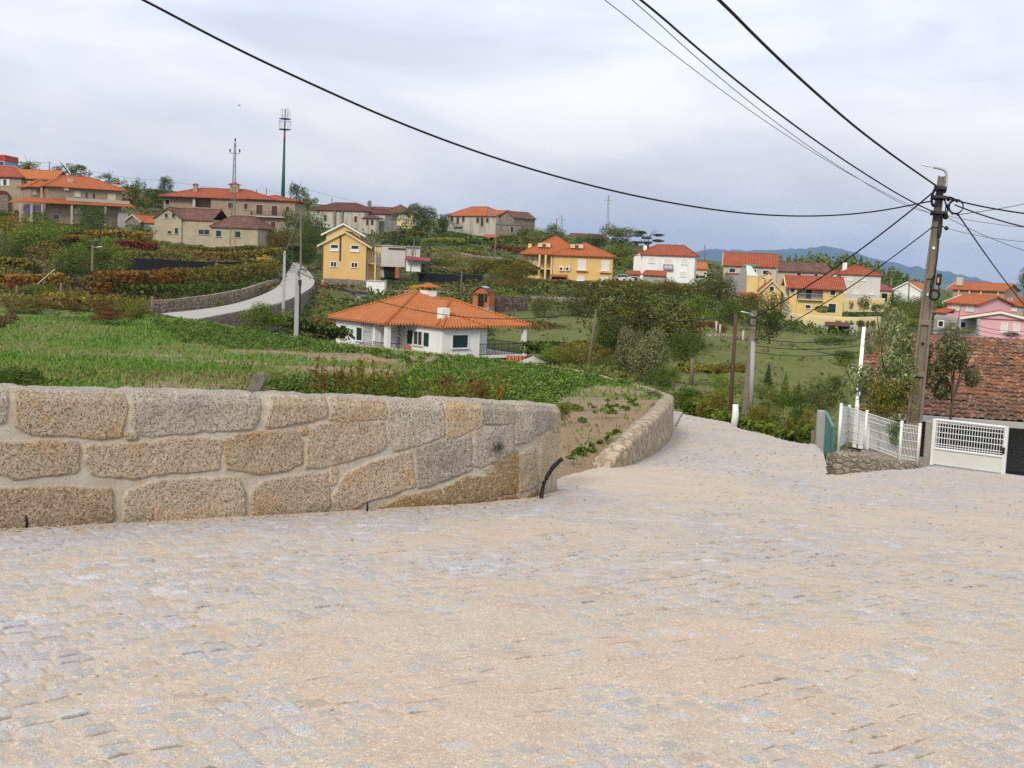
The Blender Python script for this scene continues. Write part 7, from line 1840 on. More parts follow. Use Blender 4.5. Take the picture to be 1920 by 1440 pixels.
m = MB(); m.tube(smooth_line([q(1764, 400, -.25), q(1758, 430, -.3), q(1759, 450, -.3), q(1764, 440, -.28), q(1767, 405, -.25)], 2), .022, 5); m.tube(smooth_line([q(1760, 450, -.3), q(1755, 500, -.3), q(1748, 535, -.3), q(1744, 545, -.3)], 2), .02, 5); part_of(root, m, 'down_cable', 'wire')
m = MB(); m.ball(q(1773, 406, -.2), .07); m.ball(q(1774.5, 428, -.2), .05); m.tube([q(1766, 408, -.2), q(1776, 400, -.2)], .03, 5); m.tube([q(1766, 424, -.2), q(1774, 428, -.2)], .015, 5); m.ball(q(1786, 400, -.1), .035); m.ball(q(1796, 402, -.1), .035); m.ball(q(1778, 374, -.1), .045); m.tube(smooth_line([q(1770, 372), q(1775, 388), q(1779, 395), q(1786, 400), q(1796, 402)], 2), .018, 5); m.tube([q(1774, 380), q(1772, 404)], .014, 5); m.tube([q(1777, 382), q(1775, 404)], .014, 5); part_of(root, m, 'insulator', 'black')
m = MB(); m.obox(q(1760.5, 524, -.32), xx, yy, e, .055, .05, .13); bx_ = part_of(root, m, 'junction_box', 'black', bevel=.02); m = MB(); m.obox(q(1759.3, 525, -.39), xx, yy, e, .016, .006, .055); part_of(root, m, 'sticker', 'palewall').parent = bx_
bpy.data.objects['sticker'].data.materials[0] = plain('amber_sticker', (.75, .33, .02), .05)
m = MB(); m.torus(q(1752, 553, -.34), xx, e, .105, .028, 22); m.tube(smooth_line([q(1744, 540, -.34), q(1746, 524, -.34), q(1752, 515, -.3)], 2), .015, 5); m.tube([q(1760, 535, -.34), q(1761, 545, -.34)], .018, 5); part_of(root, m, 'hanging_coil', 'wire')

# -------- other poles
root2, a, b = pole('street_lamp', 'weathered doubled concrete pole with a white lamp arm at the far road bend', (1398, 772), (1414, 582), 35, .26, .15, 'polecon', 'street lamp')
m = MB(); m.tube([P(1408, 765, 34.9), P(1412, 640, 34.9)], .07, 7); part_of(root2, m, 'stay_post', 'polegrey', smooth=True)
lamp(root2, None, [P(1412, 592, 34.8), P(1406, 588, 34.8), P(1402, 587, 34.7)], (P(1403, 587.5, 34.7), P(1389, 584.5, 34.5)))
m = MB(); m.torus(P(1412, 603, 34.7), rt, up, .13, .018, 16); part_of(root2, m, 'cable_coil', 'wire')
pole('rusty_post', 'slender rusty steel post left of the doubled lamp pole', (1369, 775), (1380, 588), 36, .13, .11, 'rust', 'post', rect=False)
pole('slanting_pole', 'thin grey slanting pole in front of the chestnut trees', (1102, 697), (1118, 580), 64, .16, .12, 'wood', 'utility pole', rect=False)
rp, a, b = pole('grey_utility_pole', 'smooth grey pole with a black cable box rising beyond the field edge', (556, 640), (559, 495), 66, .30, .24, 'polegrey', 'utility pole')
m = MB(); m.torus(P(566, 512, 65.8), rt, up, .22, .025, 16, 4.4); m.tube([P(563, 529, 65.8), P(561, 632, 65.8)], .05, 5); m.obox(P(562.5, 530, 65.7), rt, fw, up, .08, .08, .16); part_of(rp, m, 'cable_box', 'black')
pole('road_pole', 'plain pale concrete pole beside the village road with slack wires', (531, 578), (534, 471), 112, .28, .22, 'polegrey')
pole('stayed_pole', 'tall grey pole with slanting stays above the top of the road', (564, 492), (564, 392), 205, .32, .22, 'polecon')
rw, a, b = pole('wooden_lamp_pole', 'dark wooden pole with a white lamp among the left thickets', (172, 565), (173.5, 460), 112, .32, .18, 'wood', 'street lamp', rect=False)
lamp(rw, None, [P(174, 464, 112), P(180, 463.5, 112)], (P(180, 463.5, 112), P(192, 463, 112)))
pole('leaning_wooden_pole', 'slim leaning wooden pole on the terraces right of the canopy', (924, 518), (930, 448), 215, .22, .18, 'wood', rect=False)
pole('modern_house_pole', 'slim leaning pole in front of the flat roofed house', (768, 525), (777, 448), 196, .2, .16, 'wood', rect=False)
pole('garden_cable_pole', 'brown pole above the bungalow roof ridge', (864, 552), (866, 508), 158, .2, .16, 'wood', rect=False)
for i, (px, y0, y1, d, lb) in enumerate(((92, 330, 303, 262, 'skyline pole above the orange roof of the shuttered house'), (167, 335, 318, 262, 'short skyline pole beside the wide thin tree'), (481, 368, 355, 300, 'short pole behind the large granite house roof'), (499, 370, 352, 300, 'pole with a small bracket behind the granite house roof'), (545, 378, 343, 300, 'dark skyline pole just right of the antenna mast'), (622, 384, 371, 330, 'stub pole on the old stone house roof line'), (806, 418, 394, 310, 'dark skyline pole left of the white hilltop house'), (1043, 430, 409, 330, 'thick dark pole beside the small crossarm pole on the crest'), (1321, 490, 458, 280, 'dark pole behind the grey gabled house'), (1670, 562, 521, 250, 'lamp pole right of the plain white house'), (1704, 550, 514, 255, 'thin post left of the main utility pole'))):
    pole('distant_pole', lb, (px, y0), (px + (y0 - y1) * .03, y1), d, .3, .22, 'polecon', 'utility pole', 'thin poles on the skyline', rect=False, bury=3)
def pylon(name, label, px, yb, yt, d, arm_y, arm_w, lattice=True, balls=True):
    a = P(px, yb, d); b = P(px + (yb - yt) * .03, yt, d); root = empty(name, a, label, 'pylon'); root['kind'] = 'thing'; v = b - a; H_ = np.linalg.norm(v); m = MB()
    hw0, hw1 = .42, .10; n = 16
    for sx in (-1, 1):
        for sy in (-1, 1): m.tube([np.array([sx * hw0, sy * hw0, -2]), v + np.array([sx * hw1, sy * hw1, 0])], .04, 4)
    for i in range(n):
        t0, t1 = i / n, (i + 1) / n
        for sy in (-1, 1):
            s0 = (-1) ** i; h0 = hw0 + (hw1 - hw0) * t0; h1 = hw0 + (hw1 - hw0) * t1
            m.tube([v * t0 + np.array([s0 * h0, sy * h0, 0]), v * t1 + np.array([-s0 * h1, sy * h1, 0])], .02, 3)
    m.build('mast', M['polecon'], root)
    t = (yb - arm_y) / (yb - yt); c = v * t; wv = arm_w * d / F / 2; m = MB(); m.box(c[0] - wv, c[0] + wv, c[1] - .1, c[1] + .1, c[2] - .08, c[2] + .08); m.build('crossarm', M['galv'], root)
    if balls:
        m = MB()
        for s in (-1, 1):
            m.ball((c[0] + s * wv * .95, c[1], c[2] + .45), .13, .13, .28); m.tube([(c[0] + s * wv * .95, c[1], c[2] + .08), (c[0] + s * wv * .95, c[1], c[2] + .3)], .04, 5)
        m.ball(v + (0, 0, .5), .13, .13, .28); m.tube([v, v + np.array([0, 0, .4])], .05, 5); m.build('insulator', M['black'], root)
pylon('lattice_pylon', 'slim lattice power pylon in front of the long granite house', 435, 466, 268, 190, 287.5, 19)
pylon('lattice_pylon', 'pale lattice pylon on the crest left of the umbrella pine', 1139, 436, 366, 340, 376, 17, balls=False)
pylon('lattice_pylon', 'small pale crossarm pylon on the crest behind the bushes', 1053, 432, 403, 390, 411, 15, balls=False)
# antenna mast
root = empty('antenna_mast', P(530, 385, 420), 'tall green and red telephone mast carrying panel antennas', 'antenna mast'); root['kind'] = 'thing'
a, b = P(530, 385, 420), P(535, 204, 420); v = b - a; m = MB(); m.tube([v * -.05, v * .66], .78, 14, .36); m.build('shaft', M['mastgreen'], root, smooth=True)
m = MB(); m.tube([v * .66, v * .78], .36, 14, .28); m.build('red_section', M['mastred'], root, smooth=True); m = MB(); m.tube([v * .78, v], .2, 8, .16); m.build('mast_head', M['iron'], root)
for t, nm in ((.785, 'platform'), (.895, 'platform')):
    c = v * t; m = MB(); m.tube([c - (0, 0, .12), c + (0, 0, .12)], 2.1, 10); m.build(nm, M['iron'], root)
m = MB()
for k in range(10):
    a_ = k * .628; c = v * .785 + np.array([math.cos(a_) * 2.1, math.sin(a_) * 2.1, 0]); m.tube([c, c + v * .09], .05, 4)
m.torus(v * .87, np.array([1.0, 0, 0]), np.array([0, 1.0, 0]), 2.1, .06, 12); m.build('railing', M['galv'], root)
for k in range(6):
    a_ = k * 1.047 + .3; c = v * .91 + np.array([math.cos(a_) * 1.75, math.sin(a_) * 1.75, 0]); m = MB(); m.obox(c + v * .05, (math.cos(a_), math.sin(a_), 0), (-math.sin(a_), math.cos(a_), 0), (0, 0, 1), .12, .22, 1.25); m.build('antenna_panel', M['whitepaint'], root)
m = MB()
for k in range(4): a_ = k * 1.57 + .8; c = v * .93 + np.array([math.cos(a_) * 1.3, math.sin(a_) * 1.3, 0]); m.tube([c - v * .03, c + v * .075], .05, 4)
m.build('whip', M['iron'], root)

# -------- cables
def cable(label, pts, r=.012, mat='wire', group='overhead cables', n=3):
    """pts: (px, py, d) along the cable"""
    w_ = smooth_line([P(*p) for p in pts], n); m = MB(); m.tube(w_, r, 6, caps=True)
    o = m.build('overhead_cable', M[mat], smooth=True); tag(o, label, 'cable', group); return o
def span(a, b, sag, n=24):
    """hanging cable between two pixel points given with depths"""
    A, Bq = P(*a), P(*b); return [A + (Bq - A) * t - np.array([0, 0, 4 * sag * t * (1 - t)]) for t in np.linspace(0, 1, n)]
def wcable(label, pts, r, mat='wire', group='overhead cables'):
    m = MB(); m.tube(pts, r, 6); o = m.build('overhead_cable', M[mat], smooth=True); tag(o, label, 'cable', group)
cable('long black cable sagging across the sky from the upper left to the pole', [(-250, -210, 13), (120, -75, 14.5), (270, 0, 15), (420, 80, 15.8), (560, 147, 16.6), (750, 232, 18), (930, 298, 19.5), (1100, 347, 21), (1250, 380, 22.3), (1400, 402, 23.5), (1530, 406.5, 24.6), (1640, 398, 25.6), (1746, 377, 26.6)], .017)
cable('thickest black cable running from the top of the frame to the pole head', [(1150, -180, 11), (1345, -5, 13), (1420, 72, 14.4), (1500, 148, 16.4), (1600, 236, 19.6), (1680, 296, 23), (1755, 348, 26.7)], .020)
cable('black cable left of the thickest one, reaching the middle of the pole', [(1000, -150, 11), (1205, 0, 13), (1310, 93, 14.6), (1420, 183, 16.8), (1530, 265, 19.6), (1620, 325, 22.5), (1700, 374, 25), (1760, 402, 26.8)], .014)
cable('thin grey wire, the upper of the two hairline wires', [(990, -160, 11.5), (1188, 0, 13.2), (1300, 104, 15), (1420, 204, 17.6), (1540, 292, 21), (1640, 354, 24.4), (1700, 387, 26.4), (1752, 402, 27)], .0055, 'thinwire')
cable('thin grey wire, the lower of the two hairline wires', [(930, -150, 11.5), (1136, 0, 13), (1250, 92, 14.8), (1380, 190, 17.4), (1500, 271, 20.6), (1600, 331, 23.8), (1690, 378, 26.2), (1750, 402, 27)], .005, 'thinwire')
wcable('black cable dropping from the pole to the lamp at the road bend', span((1748, 362, 26.6), (1414, 596, 34.8), .18), .018)
wcable('lower black cable dropping from the pole towards the lamp', span((1749, 425, 26.7), (1414, 640, 34.8), .2), .013)
wcable('upper black cable leaving the pole to the right edge', span((1770, 370, 26.8), (2100, 412, 22), .12), .018)
wcable('lower black cable leaving the pole to the right edge', span((1790, 384, 26.8), (2100, 452, 22), .14), .016)
wcable('black service cable slanting down from the pole to the right', span((1797, 403, 26.9), (1990, 640, 60), .3), .018)
wcable('thin wire leaving the pole to the right under the black cables', span((1777, 405, 26.9), (2100, 432, 22), .1), .006, 'thinwire')
wcable('lowest thin wire leaving the pole to the right edge', span((1775, 428, 26.9), (2100, 452, 20), .15), .006, 'thinwire')
wcable('thin wire falling to the right edge between the others', span((1777, 408, 26.9), (2060, 498, 30), .2), .007, 'thinwire')
wcable('faint wire rising to the right edge behind the pole', span((1798, 402, 30), (2050, 342, 60), .2), .012, 'thinwire')
wcable('black cable crossing in front of the bungalow roof to the slanting pole', span((559, 510, 65.6), (1118, 583, 64), 1.3), .022)
wcable('black cable from the slanting pole to the rusty post', span((1118, 583, 64), (1380, 591, 36), .35), .016)
for i, dy in enumerate((0, 14, 27)): wcable(('highest', 'middle', 'lowest')[i] + ' of three dark wires strung over the valley meadow', span((1405, 632 + dy, 70), (1640, 630 + dy * .9, 70), .35), .022, group='wires over the valley meadow')
wcable('wire from the road pole to the grey pole', span((534, 474, 112), (559, 500, 66), .3), .02)
wcable('stay wire beside the top of the village road', span((534, 474, 112), (564, 395, 205), .1), .03, 'thinwire')
for i, (a, b) in enumerate((((5, 297, 262), (92, 304, 262)), ((92, 304, 262), (167, 319, 262)), ((167, 320, 262), (310, 338, 300)), ((310, 338, 300), (481, 357, 300)), ((499, 355, 300), (545, 361, 300)), ((545, 345, 300), (722, 388, 335)), ((806, 396, 310), (840, 402, 320)))):
    wcable(('left end', 'second', 'third', 'fourth', 'fifth', 'sixth', 'last')[i] + ' stretch of the thin skyline wire, counted from the left', span(a, b, .5), .03, 'thinwire', 'skyline wires')
for i, dy in enumerate((0, 5)): wcable(('upper', 'lower')[i] + ' pale wire crossing the terraces left of the hipped house', span((866, 512 + dy, 158), (760, 470 + dy, 200), .4), .025, 'thinwire')
for i, dy in enumerate((0, 8, 17)): wcable(('top', 'middle', 'bottom')[i] + ' of three black wires above the barn ridge', span((1740, 620 - 2 * dy * 0 + dy * .9, 40), (1832, 610 + dy, 90), .1) + span((1832, 610 + dy, 90), (1990, 616 + dy, 60), .3)[1:], .018, group='wires above the barn ridge')
pole('wire_post', 'short grey post between the barn ridge and the pink house', (1833, 632), (1835, 598), 90, .25, .2, 'polegrey', 'post')

# -------- white mesh fence, wall below, pillar and gate
def fence():
    posts = [((1572, 842), (1572, 758), 25.0), ((1588.5, 831), (1588.5, 761), 27.4), ((1621, 839), (1623.5, 771), 26.0), ((1686, 863), (1689, 791), 24.4), ((1720, 868), (1724.5, 796), 23.7)]
    root = empty('mesh_fence', P(1686, 863, 24.4), 'white welded mesh fence on a rough stone footing', 'fence'); root['kind'] = 'thing'
    pt = [(P(*b_, d), P(*t_, d)) for b_, t_, d in posts]
    for a, b in pt:
        m = MB(); b = np.array([a[0], a[1], b[2]]); m.tube([a - (0, 0, .1), b], .034, 8); m.ball(b + (0, 0, .01), .04, .04, .03); part_of(root, m, 'post', 'whitepaint', smooth=True)
    for i in range(4):
        (a0, b0), (a1, b1) = pt[i], pt[i + 1]; m = MB(); n = max(4, int(np.linalg.norm(a1 - a0) / .055))
        b0, b1 = np.array([a0[0], a0[1], b0[2]]), np.array([a1[0], a1[1], b1[2]])
        bow = np.array([.0, .06, 0]) if i == 2 else np.zeros(3)
        for k in range(1, n):
            t = k / n; o_ = bow * 4 * t * (1 - t); p0 = a0 + (a1 - a0) * t + o_ + (0, 0, .03); p1 = b0 + (b1 - b0) * t + o_ - (0, 0, .02); m.tube([p0, p1], .0055, 4, caps=False)
        for f in (.05, .14, .34, .55, .76, .87, .96):
            m.tube([(a0 + (b0 - a0) * f) + ((a1 + (b1 - a1) * f) - (a0 + (b0 - a0) * f)) * t + bow * 4 * t * (1 - t) for t in np.linspace(0, 1, 7)], .0075, 4)
        part_of(root, m, 'mesh_panel', 'whitepaint')
fence()
fw_top = [P(1551, 856, 26.4), P(1572, 843, 25.1), P(1588, 835, 26.6), P(1621, 843, 25.9), P(1686, 866, 24.3), P(1726, 871, 23.5)]
fw_top = [P(1551, 852, 25.4), P(1566, 850, 24.9), P(1600, 855, 24.9), P(1640, 860, 24.7), P(1686, 868, 24.2), P(1728, 872, 23.4)]
solid_wall('fence_footing_wall', fw_top, .9, 1.2, rubble('footing_rubble', [(.40, .34, .27), (.30, .25, .19), (.48, .42, .34), (.34, .28, .2)], (.20, .16, .12), 6.0, bump=.6), 'low rough stone footing wall below the white mesh fence', 'wall', jit=.06, step=.2)
def hexa(root, quad_pts, depth, name, mat, bevel=0):
    m = MB(); m.prism(quad_pts, depth); return part_of(root, m, name, mat, bevel=bevel)
d = 23.4; gp = [P(1729, 880, d), P(1744, 880, d), P(1751, 788, d), P(1729, 787, d)]
w_ = MB(); A, Bq = P(1728, 882, d), P(1748, 882, d - .15); ux = (Bq - A); ux[2] = 0; zt = P(1740, 787, d)[2]; uy = np.array([-ux[1], ux[0], 0]); uy = uy / np.linalg.norm(uy) * .24
w_.prism([A - (0, 0, .3), Bq - (0, 0, .3), np.array([Bq[0], Bq[1], zt]), np.array([A[0], A[1], zt])], uy)
o = w_.build('gate_pillar', M['granite'], bevel=.03); tag(o, 'rough grey granite gate pillar between the mesh fence and the white gate', 'pillar')
root = empty('white_gate', P(1812, 880, 22.8), 'white metal gate with a wire mesh upper half and solid lower panel', 'gate'); root['kind'] = 'thing'
g0, g1 = P(1747, 871, 23.2), P(1881, 889, 22.4); h0 = P(1753, 784, 23.2)[2] - g0[2]; lev = lambda t, f: np.array([*(g0 + (g1 - g0) * t)[:2], g0[2] + (g1[2] - g0[2]) * t + h0 * f])
ax = (g1 - g0); ax[2] = 0; ax /= np.linalg.norm(ax); ay = np.array([-ax[1], ax[0], 0])
m = MB()
for t in (0, 1): m.obox((lev(t, 0) + lev(t, 1)) / 2, ax, ay, (0, 0, 1), .032, .03, h0 / 2)
for f in (.36, .985): m.tube([lev(.02, f), lev(.98, f)], .026, 6)
part_of(root, m, 'frame', 'whitepaint')
m = MB(); m.prism([lev(.022, .02), lev(.978, .02), lev(.978, .34), lev(.022, .34)], ay * .03); part_of(root, m, 'lower_panel', 'white_sh')
m = MB(); n = 26
for k in range(1, n): m.tube([lev(k / n, .37), lev(k / n, .98)], .0065, 4, caps=False)
for f in (.42, .47, .60, .72, .84, .92, .955): m.tube([lev(.02, f), lev(.98, f)], .008, 4)
part_of(root, m, 'mesh_panel', 'whitepaint')
for f in (.2, .8): m = MB(); m.obox(lev(-.012, f), ax, ay, (0, 0, 1), .03, .02, .045); part_of(root, m, 'hinge', 'rust')
m = MB(); m.obox(lev(.985, .5) - ay * .045, ax, ay, (0, 0, 1), .022, .014, .06); m.tube([lev(.985, .53) - ay * .06, lev(.94, .53) - ay * .09], .009, 6); part_of(root, m, 'latch', 'iron')
m = MB(); m.prism([lev(-.03, -.06) - ay * .05, lev(1.5, -.06) - ay * .05, lev(1.5, -.015) - ay * .05, lev(-.03, -.015) - ay * .05], ay * .25); o = m.build('gate_sill', M['concrete2']); tag(o, 'pale concrete sill under the white gate', 'sill')
root = empty('teal_gate', P(1550, 845, 27.5), 'teal sheet metal gate leaf seen edge-on beside a concrete pillar', 'gate'); root['kind'] = 'thing'
a0, a1 = P(1544, 836, 28.6), P(1558, 858, 26.3); hz0 = P(1545, 771, 28.6)[2]; hz1 = P(1565, 800, 26.3)[2]
m = MB(); m.prism([a0 - (0, 0, .1), a1 - (0, 0, .1), np.array([*a1[:2], hz1]), np.array([*a0[:2], hz0])], (.05, .02, 0)); part_of(root, m, 'leaf', 'teal')
m = MB()
for t in (.2, .4, .6, .8): c = a0 + (a1 - a0) * t; m.tube([c + (-.01, 0, 0), np.array([c[0] - .01, c[1], hz0 + (hz1 - hz0) * t])], .014, 4)
m.tube([np.array([*a0[:2], hz0]), np.array([*a1[:2], hz1])], .03, 6); part_of(root, m, 'rib', 'teal')
m = MB(); c = P(1538, 834, 28.8); m.box(c[0] - .11, c[0] + .07, c[1] - .1, c[1] + .1, c[2] - .4, P(1541, 769, 28.8)[2]); o = m.build('teal_gate_pillar', M['concrete2'], bevel=.015); tag(o, 'pale concrete pillar holding the teal gate', 'pillar')

# -------- small things
m = MB(); a, b = P(1376, 793, 33.2), P(1379, 758, 33.2); m.tube([a - (0, 0, .3), a * .5 + b * .5 + (.03, 0, 0), b], .11, 9, .08); o = m.build('painted_stump', M['whitepaint'], smooth=True); tag(o, 'white painted stub post at the road edge by the lamp pole', 'post')
for i, (px, y0, y1, d, r_, lb) in enumerate(((1471, 822, 787, 31.5, .09, 'thick dark wooden post among the orange brambles'), (1524, 833, 806, 30.5, .06, 'wooden post nearest the teal gate pillar'), (1506, 828, 812, 31, .05, 'thin wooden post left of the one by the teal gate'), (1297, 705, 672, 66, .12, 'pale wooden post in the valley meadow'), (1350, 620, 608, 116, .12, 'thin pale stake beside the bramble bank, right'), (1343, 616, 602, 116, .12, 'thin pale stake beside the bramble bank, left'), (1393, 640, 620, 112, .12, 'forked pale stake below the dark thicket'), (113, 590, 531, 100, .1, 'upright wooden post right of the green weed bed'), (285, 588, 556, 90, .14, 'wooden post at the end of the road wall'), (31, 560, 535, 100, .12, 'wooden post by the dark red bush'), (592, 538, 520, 172, .09, 'rail post on the road bend, right'), (580, 542, 519, 170, .09, 'rail post on the road bend, left'), (621, 562, 540, 150, .1, 'wooden stake before the dark garden wall'), (507, 528, 512, 158, .1, 'thin stake at the end of the vine hedge'))):
    m = MB(); a, b = P(px, y0, d), P(px + (y0 - y1) * .03, y1, d); m.tube([a - (0, 0, .5), b], r_ , 7, r_ * .85); o = m.build('wooden_post', M['wood' if i not in (4, 5, 6) else 'trim'], smooth=True); tag(o, lb, 'post', 'posts and stakes')
m = MB(); a, b = P(70, 533, 108), P(103, 505, 108); m.tube([a, b], .06, 5); o = m.build('fallen_stake', M['trim']); tag(o, 'pale stake leaning diagonally among the left vines', 'stake')
m = MB(); a, b = P(464, 756, 15.5), P(492, 699, 15.5); ex = b - a; m2 = ex / np.linalg.norm(ex); s_ = np.cross(m2, [0, 1, 0]); s_ /= np.linalg.norm(s_); y_ = np.array([0, 1.0, 0])
pr = [(-.09, 0), (.075, -.02), (.095, .8), (.07, .93), (-.02, 1.0), (-.075, .86)]
Lp = np.linalg.norm(ex); m.prism([a + s_ * u + ex * t for u, t in pr], y_ * .13); o = m.build('leaning_stone_post', plain('lichened_granite', (.20, .18, .155), .5, 12, .95, .8), bevel=.02); tag(o, 'rough granite post leaning in the grass behind the block wall', 'post')
hp = [G(1014, 934) + np.array([0, -.03, -.05]), P(1017, 915, 10.6), P(1024, 896, 10.6), P(1036, 877, 10.65), P(1049, 864, 10.7), P(1055, 860, 10.7)]
m = MB(); m.tube(smooth_line(hp, 2), .019, 10); o = m.build('black_conduit', M['black'], smooth=True); tag(o, 'bent black plastic conduit sticking up at the end of the block wall', 'pipe')
for i, (pb_, pt_, r_, lb) in enumerate((((52, 988), (53, 962), .014, 'short black cable stub at the wall foot near the left edge'), ((688, 958), (688, 938), .010, 'short thin black cable stub at the middle of the wall foot'))):
    a = G(*pb_); a[1] -= .03; b = a + np.array([.005, -.01, (pb_[1] - pt_[1]) * a[1] / F]); m = MB(); m.tube([a - (0, 0, .05), (a + b) / 2 + (.006, 0, 0), b], r_, 8, r_ * .6); o = m.build('cable_stub', M['black'], smooth=True); tag(o, lb, 'cable stub')
# loose stones at the foot of the wall and on the road
def pebbles():
    g = np.random.default_rng(21); mb = MB(); i = 0
    spots = [(WF[k] + WN[k] * abs(g.normal(0, .10)) + g.normal(0, .02, 2), g.uniform(.003, .012)) for k in g.integers(60, len(WF) - 40, 420)]
    spots += [(np.array([g.uniform(-.45, .45) * y, y]), g.uniform(.003, .007)) for y in 1 / g.uniform(1 / 20, 1 / 4, 160)]
    for p, r_ in spots:
        if not inside(np.array([p[0]]), np.array([p[1]]), ROAD)[0]: continue
        z = float(road_z(p[0], p[1])); b = len(mb.v); mb.ball((p[0], p[1], z + r_ * .35), r_ * g.uniform(.8, 1.5), r_ * g.uniform(.8, 1.3), r_ * g.uniform(.5, .9), 6, 4)
    o = mb.build('gravel', M['soilstone'] if 'soilstone' in M else plain('loose_stones', (.42, .34, .26), .4, 18, .95, .3)); tag(o, kind='stuff')
pebbles()
# car and details by the houses
c = P(1169, 519, 226); m = MB(); m.box(-2, 2, -.8, .8, .3, .95); o_ = empty('parked_car', c - np.array([0, 0, 1.0]), 'white car parked between the hipped yellow house and the tiled garage', 'car'); o_['kind'] = 'thing'
m = MB(); m.prism([(-2, -.8, .3), (2, -.8, .3), (2, -.8, .8), (1.1, -.8, .95), (.6, -.8, 1.42), (-1.0, -.8, 1.42), (-1.7, -.8, .95), (-2, -.8, .85)], (0, 1.6, 0)); m.build('body', M['whitepaint'], o_, bevel=.05)
m = MB(); m.prism([(1.0, -.81, .97), (.58, -.81, 1.36), (-.95, -.81, 1.36), (-1.5, -.81, .97)], (0, 1.62, 0)); m.build('window', M['glass'], o_)
for x in (-1.25, 1.25):
    for y in (-.82, .66): m = MB(); m.tube([(x, y, .32), (x, y + .16, .32)], .32, 14); m.build('wheel', M['black'], o_)
# bungalow terrace: parasol, table, tiled oven
c = P(985, 672, 93); rr = empty('parasol', c - np.array([0, 0, 1.6]), 'pale grey parasol beside the terrace of the white bungalow', 'parasol'); rr['kind'] = 'thing'
c = P(1000, 672, 92); rr.location = tuple(c - np.array([0, 0, 1.9])); m = MB(); n = 12
ring = [(1.05 * math.cos(2 * math.pi * k / n), 1.05 * math.sin(2 * math.pi * k / n), 1.65) for k in range(n)]; m.add(ring + [(0, 0, 2.1)], [(k, (k + 1) % n, n) for k in range(n)]); m.build('canopy', M['greyrend'], rr); m = MB(); m.tube([(0, 0, -.5), (0, 0, 2.05)], .03, 6); m.build('pole', M['galv'], rr)
c = P(993, 682, 91); rr = empty('garden_table', c - np.array([0, 0, .7]), 'white framed garden table below the bungalow balcony', 'table'); rr['kind'] = 'thing'; m = MB(); m.box(-.65, .65, -.4, .4, .66, .72); m.build('tabletop', M['whitepaint'], rr)
for x in (-.6, .6):
    for y in (-.35, .35): m = MB(); m.tube([(x, y, -.4), (x, y, .66)], .03, 5); m.build('leg', M['whitepaint'], rr)
c = P(975, 676, 95); rr = empty('garden_oven', c - np.array([0, 0, .9]), 'small white garden oven hut with an orange tile roof by the bungalow', 'oven'); rr['kind'] = 'thing'; m = MB(); m.box(-.9, .9, -.6, .6, -.8, .8); m.build('wall', M['white'], rr); m = MB(); m.prism([(-1.1, -.8, .802), (1.1, -.8, .802), (1.1, 0, 1.2), (-1.1, 0, 1.2)], (0, 0, .08)); m.prism([(-1.1, 0, 1.2), (1.1, 0, 1.2), (1.1, .8, .802), (-1.1, .8, .802)], (0, 0, .08)); m.build('roof', M['tile'], rr)
# bird
c = P(449, 197.5, 60); rr = MB(); rr.ball((0, 0, 0), .055, .03, .022, 10, 6); rr.add([(-.02, -.01, .015), (.05, -.01, .015), (.03, -.02, .03), (-.17, -.02, .006), (-.02, .01, .015), (.05, .01, .015), (.17, .02, .006)], [(0, 1, 2, 3), (4, 6, 5)]); o = rr.build('bird', M['black']); o.location = tuple(c); o.scale = (1.0, 1, 1); tag(o, 'small dark bird gliding in the sky above the pylon', 'bird')
HAZE = 0.00008
DENOISE = False
# ================================================================== sky, sun, air, camera
w = bpy.data.worlds.new('World'); sc.world = w; w.use_nodes = True
nt = w.node_tree; nt.nodes.clear()
def wn(ty, **kw):
    n_ = nt.nodes.new('ShaderNode' + ty)
    for a, b in kw.items(): setattr(n_, a, b)
    return n_
out = wn('OutputWorld'); bg = wn('Background'); bg2 = wn('Background'); mixs = wn('MixShader')
sky = wn('TexSky', sky_type='NISHITA'); sky.sun_disc = False
SUN_EL, SUN_AZ = R(34), R(203)          # azimuth clockwise from +Y: over the left shoulder
sky.sun_elevation = SUN_EL; sky.sun_rotation = SUN_AZ; sky.air_density = 1.0; sky.dust_density = 2.0
nt.links.new(sky.outputs[0], bg.inputs[0]); bg.inputs[1].default_value = .10
tc = wn('TexCoord'); sep = wn('SeparateXYZ'); nt.links.new(tc.outputs['Generated'], sep.inputs[0])
# cloud sheet: noise on the direction, squeezed towards the horizon
mp = wn('Mapping'); mp.inputs['Scale'].default_value = (3.0, 3.0, 8.5); nt.links.new(tc.outputs['Generated'], mp.inputs[0])
nz = wn('TexNoise'); nz.inputs['Scale'].default_value = 1.3; nz.inputs['Detail'].default_value = 4; nz.inputs['Roughness'].default_value = .52; nz.inputs['Distortion'].default_value = .5
nt.links.new(mp.outputs[0], nz.inputs['Vector'])
mp2 = wn('Mapping'); mp2.inputs['Scale'].default_value = (1.2, 1.2, 4.0); mp2.inputs['Location'].default_value = (3, 1, 0); nt.links.new(tc.outputs['Generated'], mp2.inputs[0])
nz2 = wn('TexNoise'); nz2.inputs['Scale'].default_value = 1.6; nz2.inputs['Detail'].default_value = 4; nt.links.new(mp2.outputs[0], nz2.inputs['Vector'])
def ramp(stops):
    r_ = wn('ValToRGB'); cr = r_.color_ramp
    while len(cr.elements) < len(stops): cr.elements.new(.5)
    for e_, (p_, c_) in zip(cr.elements, stops): e_.position = p_; e_.color = (*c_, 1)
    return r_
el = ramp([(0.0, (.37, .385, .445)), (.045, (.41, .42, .465)), (.085, (.455, .462, .495)), (.125, (.49, .505, .54)), (.19, (.465, .495, .565)), (.35, (.52, .55, .60)), (1.0, (.66, .69, .74))])
nt.links.new(sep.outputs[2], el.inputs[0])
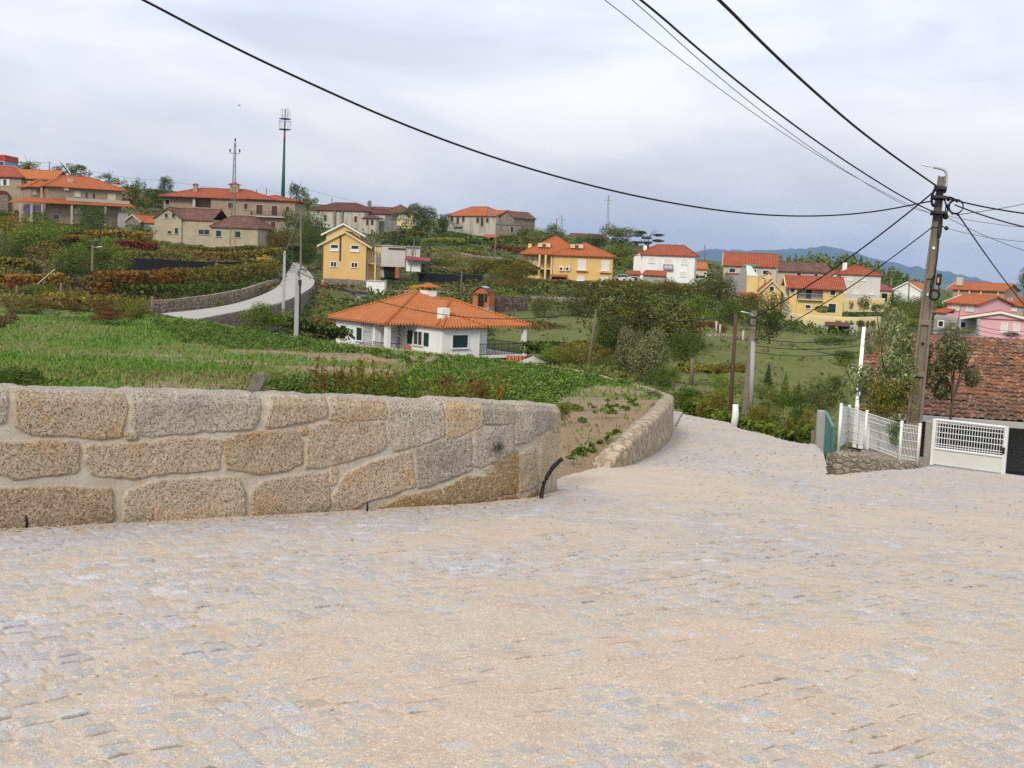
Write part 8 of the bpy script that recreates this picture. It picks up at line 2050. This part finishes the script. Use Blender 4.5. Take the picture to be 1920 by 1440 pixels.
cl = ramp([(.36, (.86, .865, .88)), (.48, (.98, .985, 1)), (.60, (1.13, 1.11, 1.05))]); nt.links.new(nz.outputs['Fac'], cl.inputs[0])
cl2 = ramp([(.38, (.93, .93, .94)), (.62, (1.06, 1.05, 1.03))]); nt.links.new(nz2.outputs['Fac'], cl2.inputs[0])
m1 = wn('Mix', data_type='RGBA', blend_type='MULTIPLY'); m1.inputs[0].default_value = 1
nt.links.new(el.outputs[0], m1.inputs[6]); nt.links.new(cl.outputs[0], m1.inputs[7])
m2 = wn('Mix', data_type='RGBA', blend_type='MULTIPLY'); m2.inputs[0].default_value = 1
nt.links.new(m1.outputs[2], m2.inputs[6]); nt.links.new(cl2.outputs[0], m2.inputs[7])
nt.links.new(m2.outputs[2], bg2.inputs[0]); bg2.inputs[1].default_value = 1.17
mixs.inputs[0].default_value = .92
nt.links.new(bg.outputs[0], mixs.inputs[1]); nt.links.new(bg2.outputs[0], mixs.inputs[2]); nt.links.new(mixs.outputs[0], out.inputs[0])

sl = bpy.data.lights.new('sun', 'SUN'); sl.energy = 1.5; sl.angle = R(14); sl.color = (1, .91, .79)
so = bpy.data.objects.new('sun', sl); COL.objects.link(so)
sd = Vector((math.sin(SUN_AZ) * math.cos(SUN_EL), math.cos(SUN_AZ) * math.cos(SUN_EL), math.sin(SUN_EL)))
so.rotation_euler = sd.to_track_quat('Z', 'Y').to_euler(); so.location = (0, -20, 60)

if HAZE > 0:
    hb = MB(); hb.box(-9000, 11000, -1500, 10500, -310, 270)
    hm = bpy.data.materials.new('blue_air'); hm.use_nodes = True
    hm.node_tree.nodes.clear()
    ho = hm.node_tree.nodes.new('ShaderNodeOutputMaterial'); pv = hm.node_tree.nodes.new('ShaderNodeVolumePrincipled')
    pv.inputs['Color'].default_value = (.42, .64, 1.0, 1); pv.inputs['Density'].default_value = HAZE; pv.inputs['Anisotropy'].default_value = .1
    hm.node_tree.links.new(pv.outputs[0], ho.inputs['Volume'])
    tag(hb.build('haze', hm), kind='stuff')

cam = bpy.data.cameras.new('camera'); cam.sensor_width = 36; cam.lens = 36 * F / 1920; cam.clip_end = 22000; cam.clip_start = .05
co = bpy.data.objects.new('camera', cam); COL.objects.link(co)
mw = Matrix(((rt[0], up[0], -fw[0], EYE[0]), (rt[1], up[1], -fw[1], EYE[1]), (rt[2], up[2], -fw[2], EYE[2]), (0, 0, 0, 1)))
co.matrix_world = mw; sc.camera = co
sc.view_settings.view_transform = 'Standard'; sc.view_settings.look = 'None'; sc.view_settings.gamma = 1; sc.view_settings.exposure = 0.68
sc.cycles.max_bounces = 6; sc.cycles.transparent_max_bounces = 8; sc.cycles.volume_bounces = 0
sc.cycles.use_denoising = DENOISE
sc.cycles.use_adaptive_sampling = False
